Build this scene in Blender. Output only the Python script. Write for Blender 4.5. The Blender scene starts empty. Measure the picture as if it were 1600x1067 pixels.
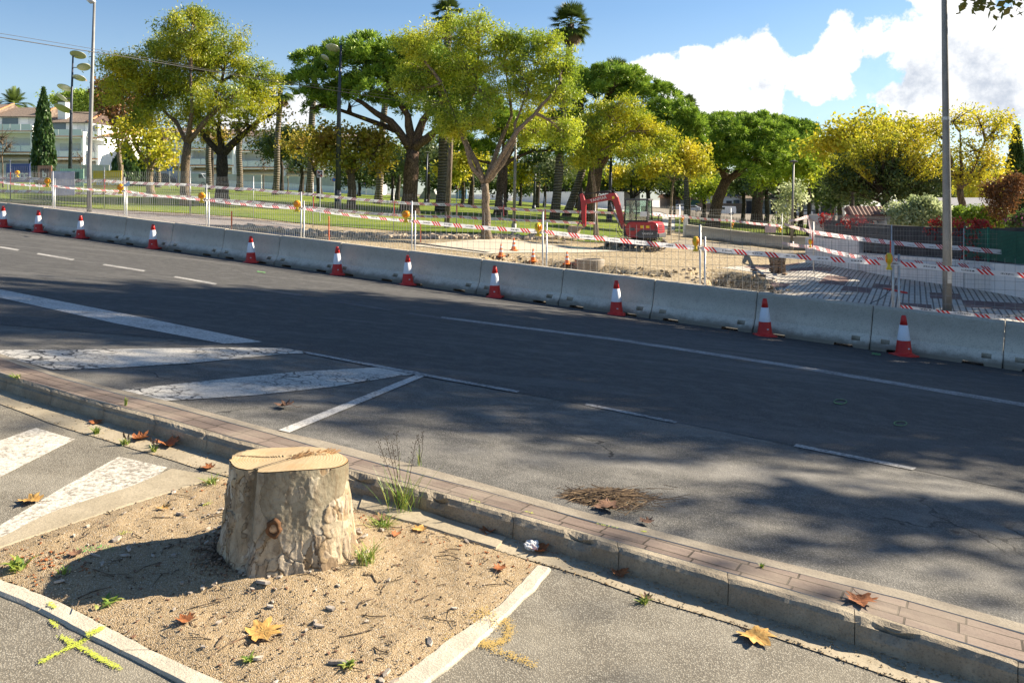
import bpy, bmesh, math, random
import numpy as np
from mathutils import Vector, Matrix, noise as mnoise
R = math.radians
random.seed(7); rng = np.random.default_rng(7)
C = bpy.context.scene.collection
sc = bpy.context.scene
# ---------------------------------------------------------------- camera
F = 1300.0; YH = 310.0; CZ = 1.7          # focal length and horizon in pixels of the 1600 px photograph, eye height
cam = bpy.data.cameras.new('camera'); camo = bpy.data.objects.new('camera', cam); C.objects.link(camo)
camo.location = (0, 0, CZ); camo.rotation_euler = (R(90), 0, 0)
cam.sensor_width = 36; cam.sensor_fit = 'HORIZONTAL'; cam.lens = 36*F/1600; cam.shift_y = (YH-533.5)/1600
cam.clip_start = 0.05; cam.clip_end = 3000
sc.camera = camo
# ---------------------------------------------------------------- sun, sky, exposure
SAZ = R(21); SEL = R(30)                  # sun azimuth from +X towards +Y, elevation
sdir = Vector((math.cos(SEL)*math.cos(SAZ), math.cos(SEL)*math.sin(SAZ), math.sin(SEL)))
sl = bpy.data.lights.new('sun', 'SUN'); sl.energy = 5.0; sl.angle = R(0.55); sl.color = (1.0, 0.87, 0.68)
so = bpy.data.objects.new('sun', sl); C.objects.link(so); so.rotation_euler = sdir.to_track_quat('Z', 'Y').to_euler()
w = bpy.data.worlds.new("World"); sc.world = w; w.use_nodes = True
def world():
    nt = w.node_tree; nt.nodes.clear(); L = nt.links.new
    def nd(t, **k):
        n = nt.nodes.new(t)
        for a, v in k.items(): setattr(n, a, v)
        return n
    def mth(op, a, b=None, clamp=False):
        n = nd('ShaderNodeMath', operation=op); n.use_clamp = clamp
        for i, v in enumerate((a, b)):
            if v is None: continue
            if isinstance(v, (int, float)): n.inputs[i].default_value = v
            else: L(v, n.inputs[i])
        return n.outputs[0]
    out = nd('ShaderNodeOutputWorld'); bg = nd('ShaderNodeBackground')
    sky = nd('ShaderNodeTexSky', sky_type='NISHITA'); sky.sun_disc = False
    sky.sun_elevation = SEL; sky.sun_rotation = R(90)-SAZ
    sky.air_density = 1.0; sky.dust_density = 0.3; sky.ozone_density = 2.2; sky.altitude = 10
    tc = nd('ShaderNodeTexCoord')
    def nz(scale, det, rough, vec=None):
        n = nd('ShaderNodeTexNoise'); n.inputs['Scale'].default_value = scale; n.inputs['Detail'].default_value = det
        n.inputs['Roughness'].default_value = rough; L(vec or tc.outputs['Generated'], n.inputs['Vector']); return n.outputs[0]
    blobs = [(1030,100,45),(1090,95,50),(1140,80,45),(1185,85,40),(1070,140,55),(1130,150,60),(1210,110,45),(1260,125,55),
             (1300,110,50),(1330,95,36),(1370,88,40),(1425,75,50),(1500,50,66),(1560,90,70),(1600,60,60),(1480,110,80),(1550,150,60),(1420,140,55),
             (1200,160,50),(1270,150,40),(1640,130,80),(1390,140,40),(1700,80,80),(1000,110,25),(1160,185,40),(1400,95,50),
             (450,190,40),(420,160,25),(360,200,30)]
    acc = None
    for px, py, r in blobs:
        v = Vector(((px-800)/F, 1, (YH-py)/F)); k = v.length; v.normalize()
        s = nd('ShaderNodeVectorMath', operation='DISTANCE'); L(tc.outputs['Generated'], s.inputs[0]); s.inputs[1].default_value = v
        d = mth('SUBTRACT', 1.0, mth('DIVIDE', s.outputs['Value'], r*1.25/F/k))
        acc = d if acc is None else mth('MAXIMUM', acc, d)
    holes = [(1368,108,40),(1265,195,50),(1000,60,40),(1120,20,60),(1250,40,38),(1350,200,40)]
    for px, py, r in holes:
        v = Vector(((px-800)/F, 1, (YH-py)/F)); k = v.length; v.normalize()
        s = nd('ShaderNodeVectorMath', operation='DISTANCE'); L(tc.outputs['Generated'], s.inputs[0]); s.inputs[1].default_value = v
        d = mth('MAXIMUM', mth('SUBTRACT', 1.0, mth('DIVIDE', s.outputs['Value'], r*1.3/F/k)), 0.0)
        acc = mth('SUBTRACT', acc, mth('MULTIPLY', d, 1.1))
    n1 = nz(15, 11, .62); n2 = nz(5, 4, .55)
    acc = mth('MAXIMUM', acc, -0.6)
    dens = mth('ADD', acc, mth('MULTIPLY', mth('SUBTRACT', n1, .5), 3.0))
    ramp = nd('ShaderNodeMapRange', interpolation_type='SMOOTHSTEP'); L(dens, ramp.inputs[0])
    ramp.inputs[1].default_value = 0.03; ramp.inputs[2].default_value = 0.33
    # thin veil low over the trees
    veil = nd('ShaderNodeMapRange'); sp = nd('ShaderNodeSeparateXYZ'); L(tc.outputs['Generated'], sp.inputs[0])
    L(sp.outputs[2], veil.inputs[0]); veil.inputs[1].default_value = .22; veil.inputs[2].default_value = .0; veil.inputs[3].default_value = 0; veil.inputs[4].default_value = .26
    fac = mth('MAXIMUM', ramp.outputs[0], veil.outputs[0], True)
    shade = nd('ShaderNodeMapRange', interpolation_type='SMOOTHSTEP'); n3 = nz(13, 8, .65)
    hgt = mth('ADD', mth('MULTIPLY', sp.outputs[2], 2.6), mth('MULTIPLY', n3, 2.0))
    L(hgt, shade.inputs[0]); shade.inputs[1].default_value = .9; shade.inputs[2].default_value = 1.4
    cc = nd('ShaderNodeMix', data_type='RGBA'); L(shade.outputs[0], cc.inputs[0])
    cc.inputs[6].default_value = (3.9, 4.3, 5.0, 1); cc.inputs[7].default_value = (7.6, 7.65, 7.7, 1)
    tint = nd('ShaderNodeMix', data_type='RGBA', blend_type='MULTIPLY'); tint.inputs[0].default_value = 1; L(sky.outputs[0], tint.inputs[6]); tint.inputs[7].default_value = (.78, .89, .99, 1)
    mx = nd('ShaderNodeMix', data_type='RGBA'); L(fac, mx.inputs[0]); L(tint.outputs[2], mx.inputs[6]); L(cc.outputs[2], mx.inputs[7])
    L(mx.outputs[2], bg.inputs[0]); bg.inputs[1].default_value = 0.056; L(bg.outputs[0], out.inputs[0])
world()
sc.view_settings.view_transform = 'Standard'; sc.view_settings.look = 'None'; sc.view_settings.gamma = 1
sc.view_settings.exposure = 1.48; sc.view_settings.use_curve_mapping = False
sc.cycles.max_bounces = 5; sc.cycles.transparent_max_bounces = 12; sc.cycles.diffuse_bounces = 3
# ---------------------------------------------------------------- geometry of the place
def P(px, py, Y): return Vector(((px-800)/F*Y, Y, CZ+(YH-py)/F*Y))
DX, DY, SL = -0.878, 0.479, 0.0664        # the street runs this way (horizontal unit vector) and climbs by SL
NX, NY = 0.479, 0.878                     # away across the street
A0 = Vector((6.92, 14.7, -1.07))          # a point at the foot of the traffic cones
S0 = Vector((-0.955, 3.6, 0.094))
def zN(X, Y): return S0.z + SL*((X-S0.x)*DX+(Y-S0.y)*DY)
def hitN(px, py, dz=0):
    dx = (px-800)/F; dz_ = (YH-py)/F      # CZ + dz_*t = zN(dx t, t)+dz
    a = S0.z - SL*(S0.x*DX+S0.y*DY) + dz; b = SL*(dx*DX+DY)
    t = (CZ-a)/(b-dz_); return Vector((dx*t, t, CZ+dz_*t))
K0 = hitN(800, 842); K0.z += 0.10
_o = (A0.x-K0.x)*NX+(A0.y-K0.y)*NY; _t = (A0.x-K0.x)*DX+(A0.y-K0.y)*DY
CS = (A0.z-K0.z-SL*_t)/_o                 # crossfall of the carriageway
def zR(X, Y): return K0.z + SL*((X-K0.x)*DX+(Y-K0.y)*DY) + CS*((X-K0.x)*NX+(Y-K0.y)*NY)
def hitR(px, py, dz=0):
    dx = (px-800)/F; dz_ = (YH-py)/F
    a = K0.z + SL*(-K0.x*DX-K0.y*DY)+CS*(-K0.x*NX-K0.y*NY)+dz; b = SL*(dx*DX+DY)+CS*(dx*NX+NY)
    t = (CZ-a)/(b-dz_); return Vector((dx*t, t, CZ+dz_*t))
def bl(t, o=0.0):                          # point along the cone line, o metres beyond it
    X = A0.x+DX*t+NX*o; Y = A0.y+DY*t+NY*o; return Vector((X, Y, zR(X, Y)))
def t_at(px, o=0.0):                       # where that line crosses a picture column
    u = (px-800)/F; x0 = A0.x+NX*o; y0 = A0.y+NY*o
    return (u*y0-x0)/(DX-u*DY)
def interp(x, xs, ys): return float(np.interp(x, xs, ys))
_px1 = [-900,0,163,300,396,489,615,713,786,900,1020,1220,1270,1400,1600,1900,3000]
_z1 = [3.2,1.46,1.07,.86,.65,.32,.05,-.04,-.1,-.46,-.66,-1.15,-1.0,-1.15,-1.17,-1.4,-2.2]
_y1 = [39,39,39,39,39,39,39,39,39,38,37,37,35,27,24.3,22,20]
_px2 = [-900,0,288,480,640,800,950,1070,1220,1400,1600,3000]
_r2 = [285,300,304,314,331,340,353,366,381,392,400,420]
_px3 = [-900,0,200,400,585,800,1130,1600,3000]
_r3 = [270,282,285,292,302,309,335,345,350]
PITS = [(0.6,28.4,1.6,1.5,.45),(2.2,27.8,1.9,1.6,.45),(4.0,27.4,1.2,1.1,.4),(7.3,28.2,1.2,2.0,.95),(7.0,25.4,1.1,1.4,.8)]
def zT(X, Y):
    if Y < 1: Y = 1
    px = 800+F*X/Y
    px = max(-899, min(2999, px))
    u = (px-800)/F; o = .9
    t = t_at(px, o); b = bl(t, o); Yb = b.y
    y1 = interp(px, _px1, _y1); z1 = interp(px, _px1, _z1)
    if Yb > y1-2: y1 = Yb+6; z1 = b.z+.3
    z2 = CZ-(interp(px, _px2, _r2)-YH)/F*55; z3 = CZ-(interp(px, _px3, _r3)-YH)/F*150
    if Y <= Yb: return zR(X, Y)
    z = interp(Y, [Yb, y1, max(55, y1+8), 150, 400], [b.z, z1, z2, z3, z3])
    if Y < 45:
        for cx, cy, rx, ry, d in PITS:
            q = ((X-cx)/rx)**2+((Y-cy)/ry)**2
            if q < 1: z -= d*min(1, (1-q)*2.2)
    return z
def hitT(px, py, y0=14, y1=160):
    u = (px-800)/F; Y = y0
    while Y < y1:
        if CZ+(YH-py)/F*Y <= zT(u*Y, Y): break
        Y *= 1.004
    return Vector((u*Y, Y, zT(u*Y, Y)))
def onT(px, Y): X = (px-800)/F*Y; return Vector((X, Y, zT(X, Y)))
# ---------------------------------------------------------------- object helpers
def tag(o, label=None, cat=None, group=None, kind=None):
    if label: o['label'] = label
    if cat: o['category'] = cat
    if group: o['group'] = group
    if kind: o['kind'] = kind
    return o
def thing(name, label, cat, loc=(0,0,0), rz=0, group=None):
    o = bpy.data.objects.new(name, None); C.objects.link(o); o.empty_display_size = .1
    o.location = loc; o.rotation_euler = (0, 0, rz); return tag(o, label, cat, group)
KIDS = {}
def link(o, parent=None):
    C.objects.link(o)
    if parent is not None: o.parent = parent; KIDS.setdefault(parent.name, []).append(o)
    return o
def copy_tree(o, parent=None):
    c = o.copy(); link(c, parent)
    for ch in list(KIDS.get(o.name, [])): copy_tree(ch, c)
    return c
def place(proto, used, loc, rz=0, label=None, scale=None):
    o = proto if not used[0] else copy_tree(proto)
    used[0] = True; o.location = loc; o.rotation_euler = (0, 0, rz)
    if label: o['label'] = label
    if scale is not None: o.scale = scale if hasattr(scale, '__len__') else (scale,)*3
    return o
class MB:
    def __init__(s): s.v = []; s.f = []; s.m = []; s.uv = None
    def add(s, vs, fs, mi=0):
        b = len(s.v); s.v += [tuple(v) for v in vs]; s.f += [tuple(b+i for i in f) for f in fs]; s.m += [mi]*len(fs); return s
    def box(s, c, d, rz=0, mi=0, M=None):
        x, y, z = d[0]/2, d[1]/2, d[2]/2
        vs = [Vector((i*x, j*y, k*z)) for k in (-1,1) for j in (-1,1) for i in (-1,1)]
        m = M if M is not None else Matrix.Rotation(rz, 3, 'Z'); c = Vector(c)
        return s.add([m@v+c for v in vs], [(0,2,3,1),(4,5,7,6),(0,1,5,4),(2,6,7,3),(0,4,6,2),(1,3,7,5)], mi)
    def bar(s, a, b, wd, h=None, mi=0):
        a = Vector(a); b = Vector(b); d = b-a; L = d.length
        if L < 1e-6: return s
        h = h or wd; q = d.to_track_quat('X', 'Z').to_matrix()
        return s.box((a+b)/2, (L, wd, h), M=q, mi=mi)
    def tube(s, pts, rad, n=8, cap=True, mi=0):
        pts = [Vector(p) for p in pts]; k = len(pts)
        if not hasattr(rad, '__len__'): rad = [rad]*k
        b = len(s.v); ref = None
        for i, p in enumerate(pts):
            d = (pts[min(i+1, k-1)]-pts[max(i-1, 0)]).normalized()
            if ref is None: ref = d.orthogonal().normalized()
            ref = (ref-d*ref.dot(d)); ref = ref.normalized() if ref.length > 1e-6 else d.orthogonal().normalized()
            e = d.cross(ref)
            for j in range(n):
                a = 2*math.pi*j/n; s.v.append(tuple(p+(ref*math.cos(a)+e*math.sin(a))*rad[i]))
        for i in range(k-1):
            for j in range(n):
                s.f.append((b+i*n+j, b+i*n+(j+1)%n, b+(i+1)*n+(j+1)%n, b+(i+1)*n+j)); s.m.append(mi)
        if cap:
            s.f.append(tuple(b+j for j in reversed(range(n)))); s.m.append(mi)
            s.f.append(tuple(b+(k-1)*n+j for j in range(n))); s.m.append(mi)
        return s
    def lathe(s, prof, n=24, c=(0,0,0), mi=0, sx=1, sy=1, cap=True):
        b = len(s.v); c = Vector(c)
        for r, z in prof:
            for j in range(n):
                a = 2*math.pi*j/n; s.v.append(tuple(c+Vector((r*sx*math.cos(a), r*sy*math.sin(a), z))))
        for i in range(len(prof)-1):
            for j in range(n):
                s.f.append((b+i*n+j, b+i*n+(j+1)%n, b+(i+1)*n+(j+1)%n, b+(i+1)*n+j)); s.m.append(mi)
        if cap:
            s.f.append(tuple(b+j for j in reversed(range(n)))); s.m.append(mi)
            k = len(prof)-1; s.f.append(tuple(b+k*n+j for j in range(n))); s.m.append(mi)
        return s
    def prism(s, poly, y0, y1, mi=0, M=None, c=(0,0,0)):   # poly in x,z extruded along y
        n = len(poly); c = Vector(c)
        vs = [Vector((x, y0, z)) for x, z in poly]+[Vector((x, y1, z)) for x, z in poly]
        if M is not None: vs = [M@v for v in vs]
        return s.add([v+c for v in vs], [tuple(range(n)), tuple(range(2*n-1, n-1, -1))]+[(i, n+i, n+(i+1)%n, (i+1)%n) for i in range(n)], mi)
    def build(s, name, mat, parent=None, w=False, smooth=False, bevel=0, fix=True):
        me = bpy.data.meshes.new(name); off = parent.location if (w and parent is not None) else Vector((0,0,0))
        me.from_pydata([Vector(v)-off for v in s.v] if w and parent is not None else s.v, [], s.f)
        ms = mat if isinstance(mat, (list, tuple)) else [mat]
        for m_ in ms: me.materials.append(m_)
        if len(ms) > 1: me.polygons.foreach_set('material_index', s.m)
        if s.uv is not None:
            uvl = me.uv_layers.new(name='UVMap'); 
            for lp in me.loops: uvl.data[lp.index].uv = s.uv[lp.vertex_index]
        if fix:
            bm = bmesh.new(); bm.from_mesh(me); bmesh.ops.recalc_face_normals(bm, faces=bm.faces)
            if bevel: bmesh.ops.bevel(bm, geom=bm.edges, offset=bevel, segments=2, affect='EDGES', profile=.6)
            bm.to_mesh(me); bm.free()
        if smooth: me.polygons.foreach_set('use_smooth', [True]*len(me.polygons))
        me.update(); o = bpy.data.objects.new(name, me); link(o, parent); return o
def npmesh(name, V, nper, mat, parent=None, rnd=None, off=None):
    """V: (k*nper,3) array, k polygons of nper corners"""
    me = bpy.data.meshes.new(name); k = len(V)//nper
    if off is not None: V = V-np.array(off)
    me.vertices.add(len(V)); me.vertices.foreach_set('co', V.astype(np.float32).ravel())
    me.loops.add(len(V)); me.loops.foreach_set('vertex_index', np.arange(len(V), dtype=np.int32))
    me.polygons.add(k); me.polygons.foreach_set('loop_start', np.arange(0, len(V), nper, dtype=np.int32))
    if rnd is not None:
        a = me.attributes.new('rnd', 'FLOAT', 'FACE'); a.data.foreach_set('value', rnd.astype(np.float32))
    me.materials.append(mat); me.update(calc_edges=True)
    o = bpy.data.objects.new(name, me); link(o, parent); return o
ORD = ['first','second','third','fourth','fifth','sixth','seventh','eighth','ninth','tenth','eleventh','twelfth','thirteenth','fourteenth','fifteenth','sixteenth','seventeenth','eighteenth','nineteenth','twentieth']
# ---------------------------------------------------------------- materials
class NT:
    def __init__(s, name):
        s.m = bpy.data.materials.new(name); s.m.use_nodes = True; s.nt = s.m.node_tree; s.nt.nodes.clear()
        s.out = s.n('ShaderNodeOutputMaterial'); s.tc = s.n('ShaderNodeTexCoord')
    def n(s, t, **k):
        x = s.nt.nodes.new(t)
        for a, v in k.items(): setattr(x, a, v)
        return x
    def L(s, a, b): s.nt.links.new(a, b)
    def set(s, sock, v):
        if hasattr(v, 'links') or isinstance(v, bpy.types.NodeSocket): s.L(v, sock)
        else: sock.default_value = v
    def map(s, scale=(1,1,1), rot=(0,0,0), src='Object', loc=(0,0,0)):
        m = s.n('ShaderNodeMapping'); s.L(s.tc.outputs[src], m.inputs[0]); m.inputs[1].default_value = loc
        m.inputs[2].default_value = rot; m.inputs[3].default_value = scale; return m.outputs[0]
    def noise(s, sc_, det=4, rough=.55, vec=None, dist=0):
        x = s.n('ShaderNodeTexNoise'); s.L(vec or s.tc.outputs['Object'], x.inputs['Vector'])
        x.inputs['Scale'].default_value = sc_; x.inputs['Detail'].default_value = det; x.inputs['Roughness'].default_value = rough; x.inputs['Distortion'].default_value = dist
        return x.outputs[0]
    def vor(s, sc_, feat='F1', vec=None, out=0, rnd=1):
        x = s.n('ShaderNodeTexVoronoi', feature=feat); s.L(vec or s.tc.outputs['Object'], x.inputs['Vector']); x.inputs['Scale'].default_value = sc_
        x.inputs['Randomness'].default_value = rnd
        return x.outputs[out]
    def math(s, op, a, b=0.0, clamp=False):
        x = s.n('ShaderNodeMath', operation=op); x.use_clamp = clamp; s.set(x.inputs[0], a); s.set(x.inputs[1], b); return x.outputs[0]
    def rng(s, v, a, b, c=0., d=1., smooth=True):
        x = s.n('ShaderNodeMapRange'); x.interpolation_type = 'SMOOTHSTEP' if smooth else 'LINEAR'
        s.L(v, x.inputs[0])
        for i, q in enumerate((a, b, c, d)): x.inputs[i+1].default_value = q
        return x.outputs[0]
    def mix(s, f, a, b, mode='MIX'):
        x = s.n('ShaderNodeMix', data_type='RGBA', blend_type=mode); s.set(x.inputs[0], f)
        for i, c in ((6, a), (7, b)): s.set(x.inputs[i], (*c, 1) if isinstance(c, tuple) and len(c) == 3 else c)
        return x.outputs[2]
    def ramp(s, v, stops):
        x = s.n('ShaderNodeValToRGB'); s.L(v, x.inputs[0]); e = x.color_ramp.elements
        while len(e) < len(stops): e.new(.5)
        for i, (p, c) in enumerate(stops): e[i].position = p; e[i].color = (*c, 1)
        return x.outputs[0]
    def bump(s, h, st=.3, dist=.01):
        x = s.n('ShaderNodeBump'); s.L(h, x.inputs['Height']); x.inputs['Strength'].default_value = st; x.inputs['Distance'].default_value = dist; return x.outputs[0]
    def pbr(s, col, rough=.8, metal=0., nrm=None, spec=.4, **k):
        x = s.n('ShaderNodeBsdfPrincipled'); s.set(x.inputs['Base Color'], (*col, 1) if isinstance(col, tuple) else col)
        s.set(x.inputs['Roughness'], rough); s.set(x.inputs['Metallic'], metal); x.inputs['Specular IOR Level'].default_value = spec
        for a, v in k.items(): s.set(x.inputs[a.replace('_', ' ')], v)
        if nrm is not None: s.L(nrm, x.inputs['Normal'])
        s.L(x.outputs[0], s.out.inputs[0]); return s.m
def var(name, c1, c2, s1=2., s2=40., rough=.8, metal=0., bst=.2, bd=.01, spec=.4, fine=.25):
    t = NT(name); a = t.noise(s1, 5); b = t.noise(s2, 3, .6)
    col = t.mix(t.rng(a, .3, .7), c1, c2); col = t.mix(t.rng(b, .35, .7, 0, fine), col, tuple(x*.45 for x in c1))
    return t.pbr(col, rough, metal, t.bump(b, bst, bd) if bst else None, spec)
M = {}
def asphalt(name, cbase, cstone, size=110, worn=.0, patch=.3, tint=None, cracks=0, bst=.6):
    t = NT(name)
    v = t.n('ShaderNodeTexVoronoi'); t.L(t.tc.outputs['Object'], v.inputs['Vector']); v.inputs['Scale'].default_value = size
    sep = t.n('ShaderNodeSeparateColor'); t.L(v.outputs['Color'], sep.inputs[0])
    st = t.rng(sep.outputs[0], .35, .95); edge = t.rng(v.outputs['Distance'], .2, .62)
    col = t.mix(st, cbase, cstone); col = t.mix(t.math('MULTIPLY', edge, .75), col, tuple(x*.28 for x in cbase))
    big = t.noise(.55, 5, .6); mid = t.noise(5, 4, .6)
    col = t.mix(t.rng(big, .35, .7, 0, patch), col, tuple(x*.6 for x in cbase))
    col = t.mix(t.rng(mid, .4, .75, 0, patch), col, tuple(min(1, x*1.35) for x in cstone))
    if tint: col = t.mix(t.rng(t.noise(1.2, 4), .45, .75, 0, .6), col, tint)
    stn = t.noise(1.9, 5, .7, dist=1.5); col = t.mix(t.rng(stn, .62, .74, 0, .35), col, tuple(x*.5 for x in cbase))
    wide = t.noise(.8, 3, .5, t.map((.25, 2.2, 1), (0, 0, .5))); col = t.mix(t.rng(wide, .5, .7, 0, .22), col, tuple(min(1, x*1.25) for x in cstone))
    if cracks:
        vv = t.n('ShaderNodeVectorMath', operation='ADD'); nz = t.n('ShaderNodeTexNoise'); nz.inputs['Scale'].default_value = 3; nz.inputs['Detail'].default_value = 6; t.L(t.tc.outputs['Object'], nz.inputs['Vector'])
        s_ = t.n('ShaderNodeVectorMath', operation='SCALE'); s_.inputs['Scale'].default_value = .5; t.L(nz.outputs['Color'], s_.inputs[0]); t.L(t.tc.outputs['Object'], vv.inputs[0]); t.L(s_.outputs[0], vv.inputs[1])
        e = t.vor(.75, 'DISTANCE_TO_EDGE', vv.outputs[0]); col = t.mix(t.math('MULTIPLY', t.rng(e, .010, .003), t.rng(t.noise(.5, 3), .52, .62)), col, (.025,.024,.022))
    h = t.math('SUBTRACT', t.math('MULTIPLY', sep.outputs[1], .5), edge)
    return t.pbr(col, .82, 0, t.bump(h, bst, .003), .35)
M['road_new'] = asphalt('road_asphalt', (.078,.077,.076), (.145,.142,.136), 95, patch=.25)
M['road_old'] = asphalt('bay_asphalt', (.135,.13,.118), (.23,.22,.20), 105, patch=.3, cracks=1)
M['path'] = asphalt('path_asphalt', (.235,.21,.165), (.36,.335,.275), 140, patch=.2, tint=(.28,.25,.19), bst=.4)
def m_sand(name, c1, c2, size=120, dark=.35):
    t = NT(name); v = t.n('ShaderNodeTexVoronoi'); t.L(t.tc.outputs['Object'], v.inputs['Vector']); v.inputs['Scale'].default_value = size
    sep = t.n('ShaderNodeSeparateColor'); t.L(v.outputs['Color'], sep.inputs[0])
    col = t.mix(sep.outputs[0], c1, c2); col = t.mix(t.rng(sep.outputs[1], .8, 1, 0, .7), col, (.62,.56,.46))
    col = t.mix(t.rng(v.outputs['Distance'], .35, .75, 0, dark+.25), col, tuple(x*.25 for x in c1))
    n = t.noise(2.5, 6, .65); col = t.mix(t.rng(n, .45, .75, 0, dark), col, tuple(x*.45 for x in c1))
    n2 = t.noise(22, 5, .7); col = t.mix(t.rng(n2, .55, .75, 0, dark), col, tuple(x*.35 for x in c1))
    h = t.math('ADD', t.math('MULTIPLY', v.outputs['Distance'], -.6), n2)
    return t.pbr(col, .95, 0, t.bump(h, .9, .006), .15)
M['soil'] = m_sand('tree_pit_sand', (.36,.265,.155), (.45,.345,.215), 210, .3)
M['site'] = m_sand('site_earth', (.36,.28,.17), (.47,.39,.26), 14, .5)
def m_conc(name, c1, c2, s1=3., speck=80, dark=.3, bst=.4, stain=.0):
    t = NT(name); a = t.noise(s1, 6, .65); b = t.noise(speck, 3, .7); c = t.noise(s1*6, 5, .7)
    col = t.mix(t.rng(a, .3, .7), c1, c2); col = t.mix(t.rng(b, .48, .72, 0, dark), col, tuple(x*.35 for x in c1))
    col = t.mix(t.rng(c, .5, .75, 0, dark), col, tuple(x*.55 for x in c1))
    if stain:
        z = t.n('ShaderNodeSeparateXYZ'); t.L(t.tc.outputs['Object'], z.inputs[0])
        k = t.math('ADD', z.outputs[2], t.math('MULTIPLY', t.math('SUBTRACT', t.noise(2.2, 5, .7), .5), .22))
        col = t.mix(t.rng(k, .10, .22, stain, 0), col, (.17,.145,.11))
        col = t.mix(t.rng(k, .36, .62, 0, stain*.55), col, (.20,.185,.155))
    return t.pbr(col, .9, 0, t.bump(t.math('ADD', b, c), bst, .006), .25)
M['barrier'] = m_conc('barrier_concrete', (.62,.56,.46), (.74,.675,.565), 2.2, 55, .5, .5, .8)
M['kerb'] = m_conc('kerb_stone', (.25,.21,.155), (.37,.32,.24), 6, 120, .5, .9)
M['gutter'] = m_conc('gutter_concrete', (.30,.255,.18), (.40,.345,.25), 4, 70, .3, .4)
M['edging'] = m_conc('edging_concrete', (.22,.19,.15), (.30,.265,.21), 6, 90, .4, .5)
M['border'] = m_conc('border_concrete', (.44,.40,.32), (.56,.50,.40), 7, 120, .35, .6)
M['wall_pale'] = m_conc('pale_render', (.70,.69,.67), (.78,.77,.75), 1.2, 20, .1, .1)
M['wall_dark'] = m_conc('dark_blocks', (.045,.045,.047), (.075,.075,.078), 2, 20, .3, .3)
M['wall_grey'] = m_conc('grey_render', (.46,.46,.43), (.54,.53,.50), 2, 20, .3, .3)
def m_paint(name, c, under, wear=.5, crack=0., csc=9, rot=0):
    t = NT(name); a = t.noise(38, 6, .75); b = t.noise(3, 4, .6)
    f = t.rng(t.math('ADD', a, t.math('MULTIPLY', b, .35)), .62-.2*wear+.1, .86-.2*wear+.1)
    v = t.n('ShaderNodeTexVoronoi'); t.L(t.tc.outputs['Object'], v.inputs['Vector']); v.inputs['Scale'].default_value = 150
    f = t.math('MAXIMUM', f, t.math('MULTIPLY', t.rng(v.outputs['Distance'], .45, .7), wear*.8))
    if crack:
        vv = t.n('ShaderNodeVectorMath', operation='ADD'); nz = t.n('ShaderNodeTexNoise'); nz.inputs['Scale'].default_value = 9; t.L(t.tc.outputs['Object'], nz.inputs['Vector'])
        s_ = t.n('ShaderNodeVectorMath', operation='SCALE'); s_.inputs['Scale'].default_value = .09; t.L(nz.outputs['Color'], s_.inputs[0])
        t.L(t.tc.outputs['Object'], vv.inputs[0]); t.L(s_.outputs[0], vv.inputs[1])
        e = t.vor(csc, 'DISTANCE_TO_EDGE', vv.outputs[0]); g = t.rng(t.noise(1.4, 3), .35, .6)
        f = t.math('MAXIMUM', f, t.math('MULTIPLY', t.rng(e, .085, .03), t.math('MULTIPLY', g, crack)))
    col = t.mix(f, c, under)
    return t.pbr(col, .8, 0, t.bump(a, .3, .003), .3)
M['mark'] = m_paint('marking_paint', (.62,.60,.56), (.12,.115,.11), .55)
M['mark_thin'] = m_paint('worn_marking_paint', (.48,.47,.45), (.10,.10,.10), .8)
M['mark_faint'] = m_paint('faded_marking_paint', (.22,.22,.21), (.08,.08,.082), 1.1)
M['mark_crack'] = m_paint('cracked_marking_paint', (.60,.575,.52), (.06,.058,.055), .45, 1.0, 7.5)
M['zebra'] = m_paint('zebra_paint', (.66,.62,.54), (.22,.20,.165), .7)
def flatc(name, c):
    t = NT(name); return t.pbr(c, .8, 0, None, .2)
M['sp_y'] = flatc('yellow_spray_dots', (.46,.52,.07)); M['sp_o'] = flatc('ochre_spray_dots', (.46,.32,.10)); M['sp_g'] = flatc('green_spray_dots', (.08,.45,.08))
M['spray_y'] = m_paint('yellow_spray', (.78,.85,.06), (.25,.23,.18), .9)
M['spray_g'] = m_paint('green_spray', (.10,.60,.12), (.12,.11,.09), 1.0)
M['spray_o'] = m_paint('orange_spray', (.40,.30,.14), (.25,.22,.17), 1.25)
def m_brick():
    t = NT('brick_pavers'); b = t.n('ShaderNodeTexBrick'); t.L(t.map((1,1,1), src='UV'), b.inputs[0]); b.offset = 0.12; b.offset_frequency = 2
    b.inputs['Scale'].default_value = 1; b.inputs['Brick Width'].default_value = .215; b.inputs['Row Height'].default_value = .108
    b.inputs['Mortar Size'].default_value = .0048; b.inputs['Mortar Smooth'].default_value = .2; b.inputs['Bias'].default_value = 0
    b.inputs[1].default_value = (.15,.112,.093,1); b.inputs[2].default_value = (.225,.175,.145,1); b.inputs[3].default_value = (.045,.035,.025,1)
    n = t.noise(60, 5, .7); n2 = t.noise(2.2, 4, .6)
    col = t.mix(t.rng(n, .45, .75, 0, .6), b.outputs[0], (.10,.075,.06)); col = t.mix(t.rng(n2, .42, .7, 0, .7), col, (.25,.21,.165))
    h = t.math('SUBTRACT', t.math('MULTIPLY', n, .35), b.outputs[1])
    return t.pbr(col, .85, 0, t.bump(h, .7, .008), .3)
M['brick'] = m_brick()
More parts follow.
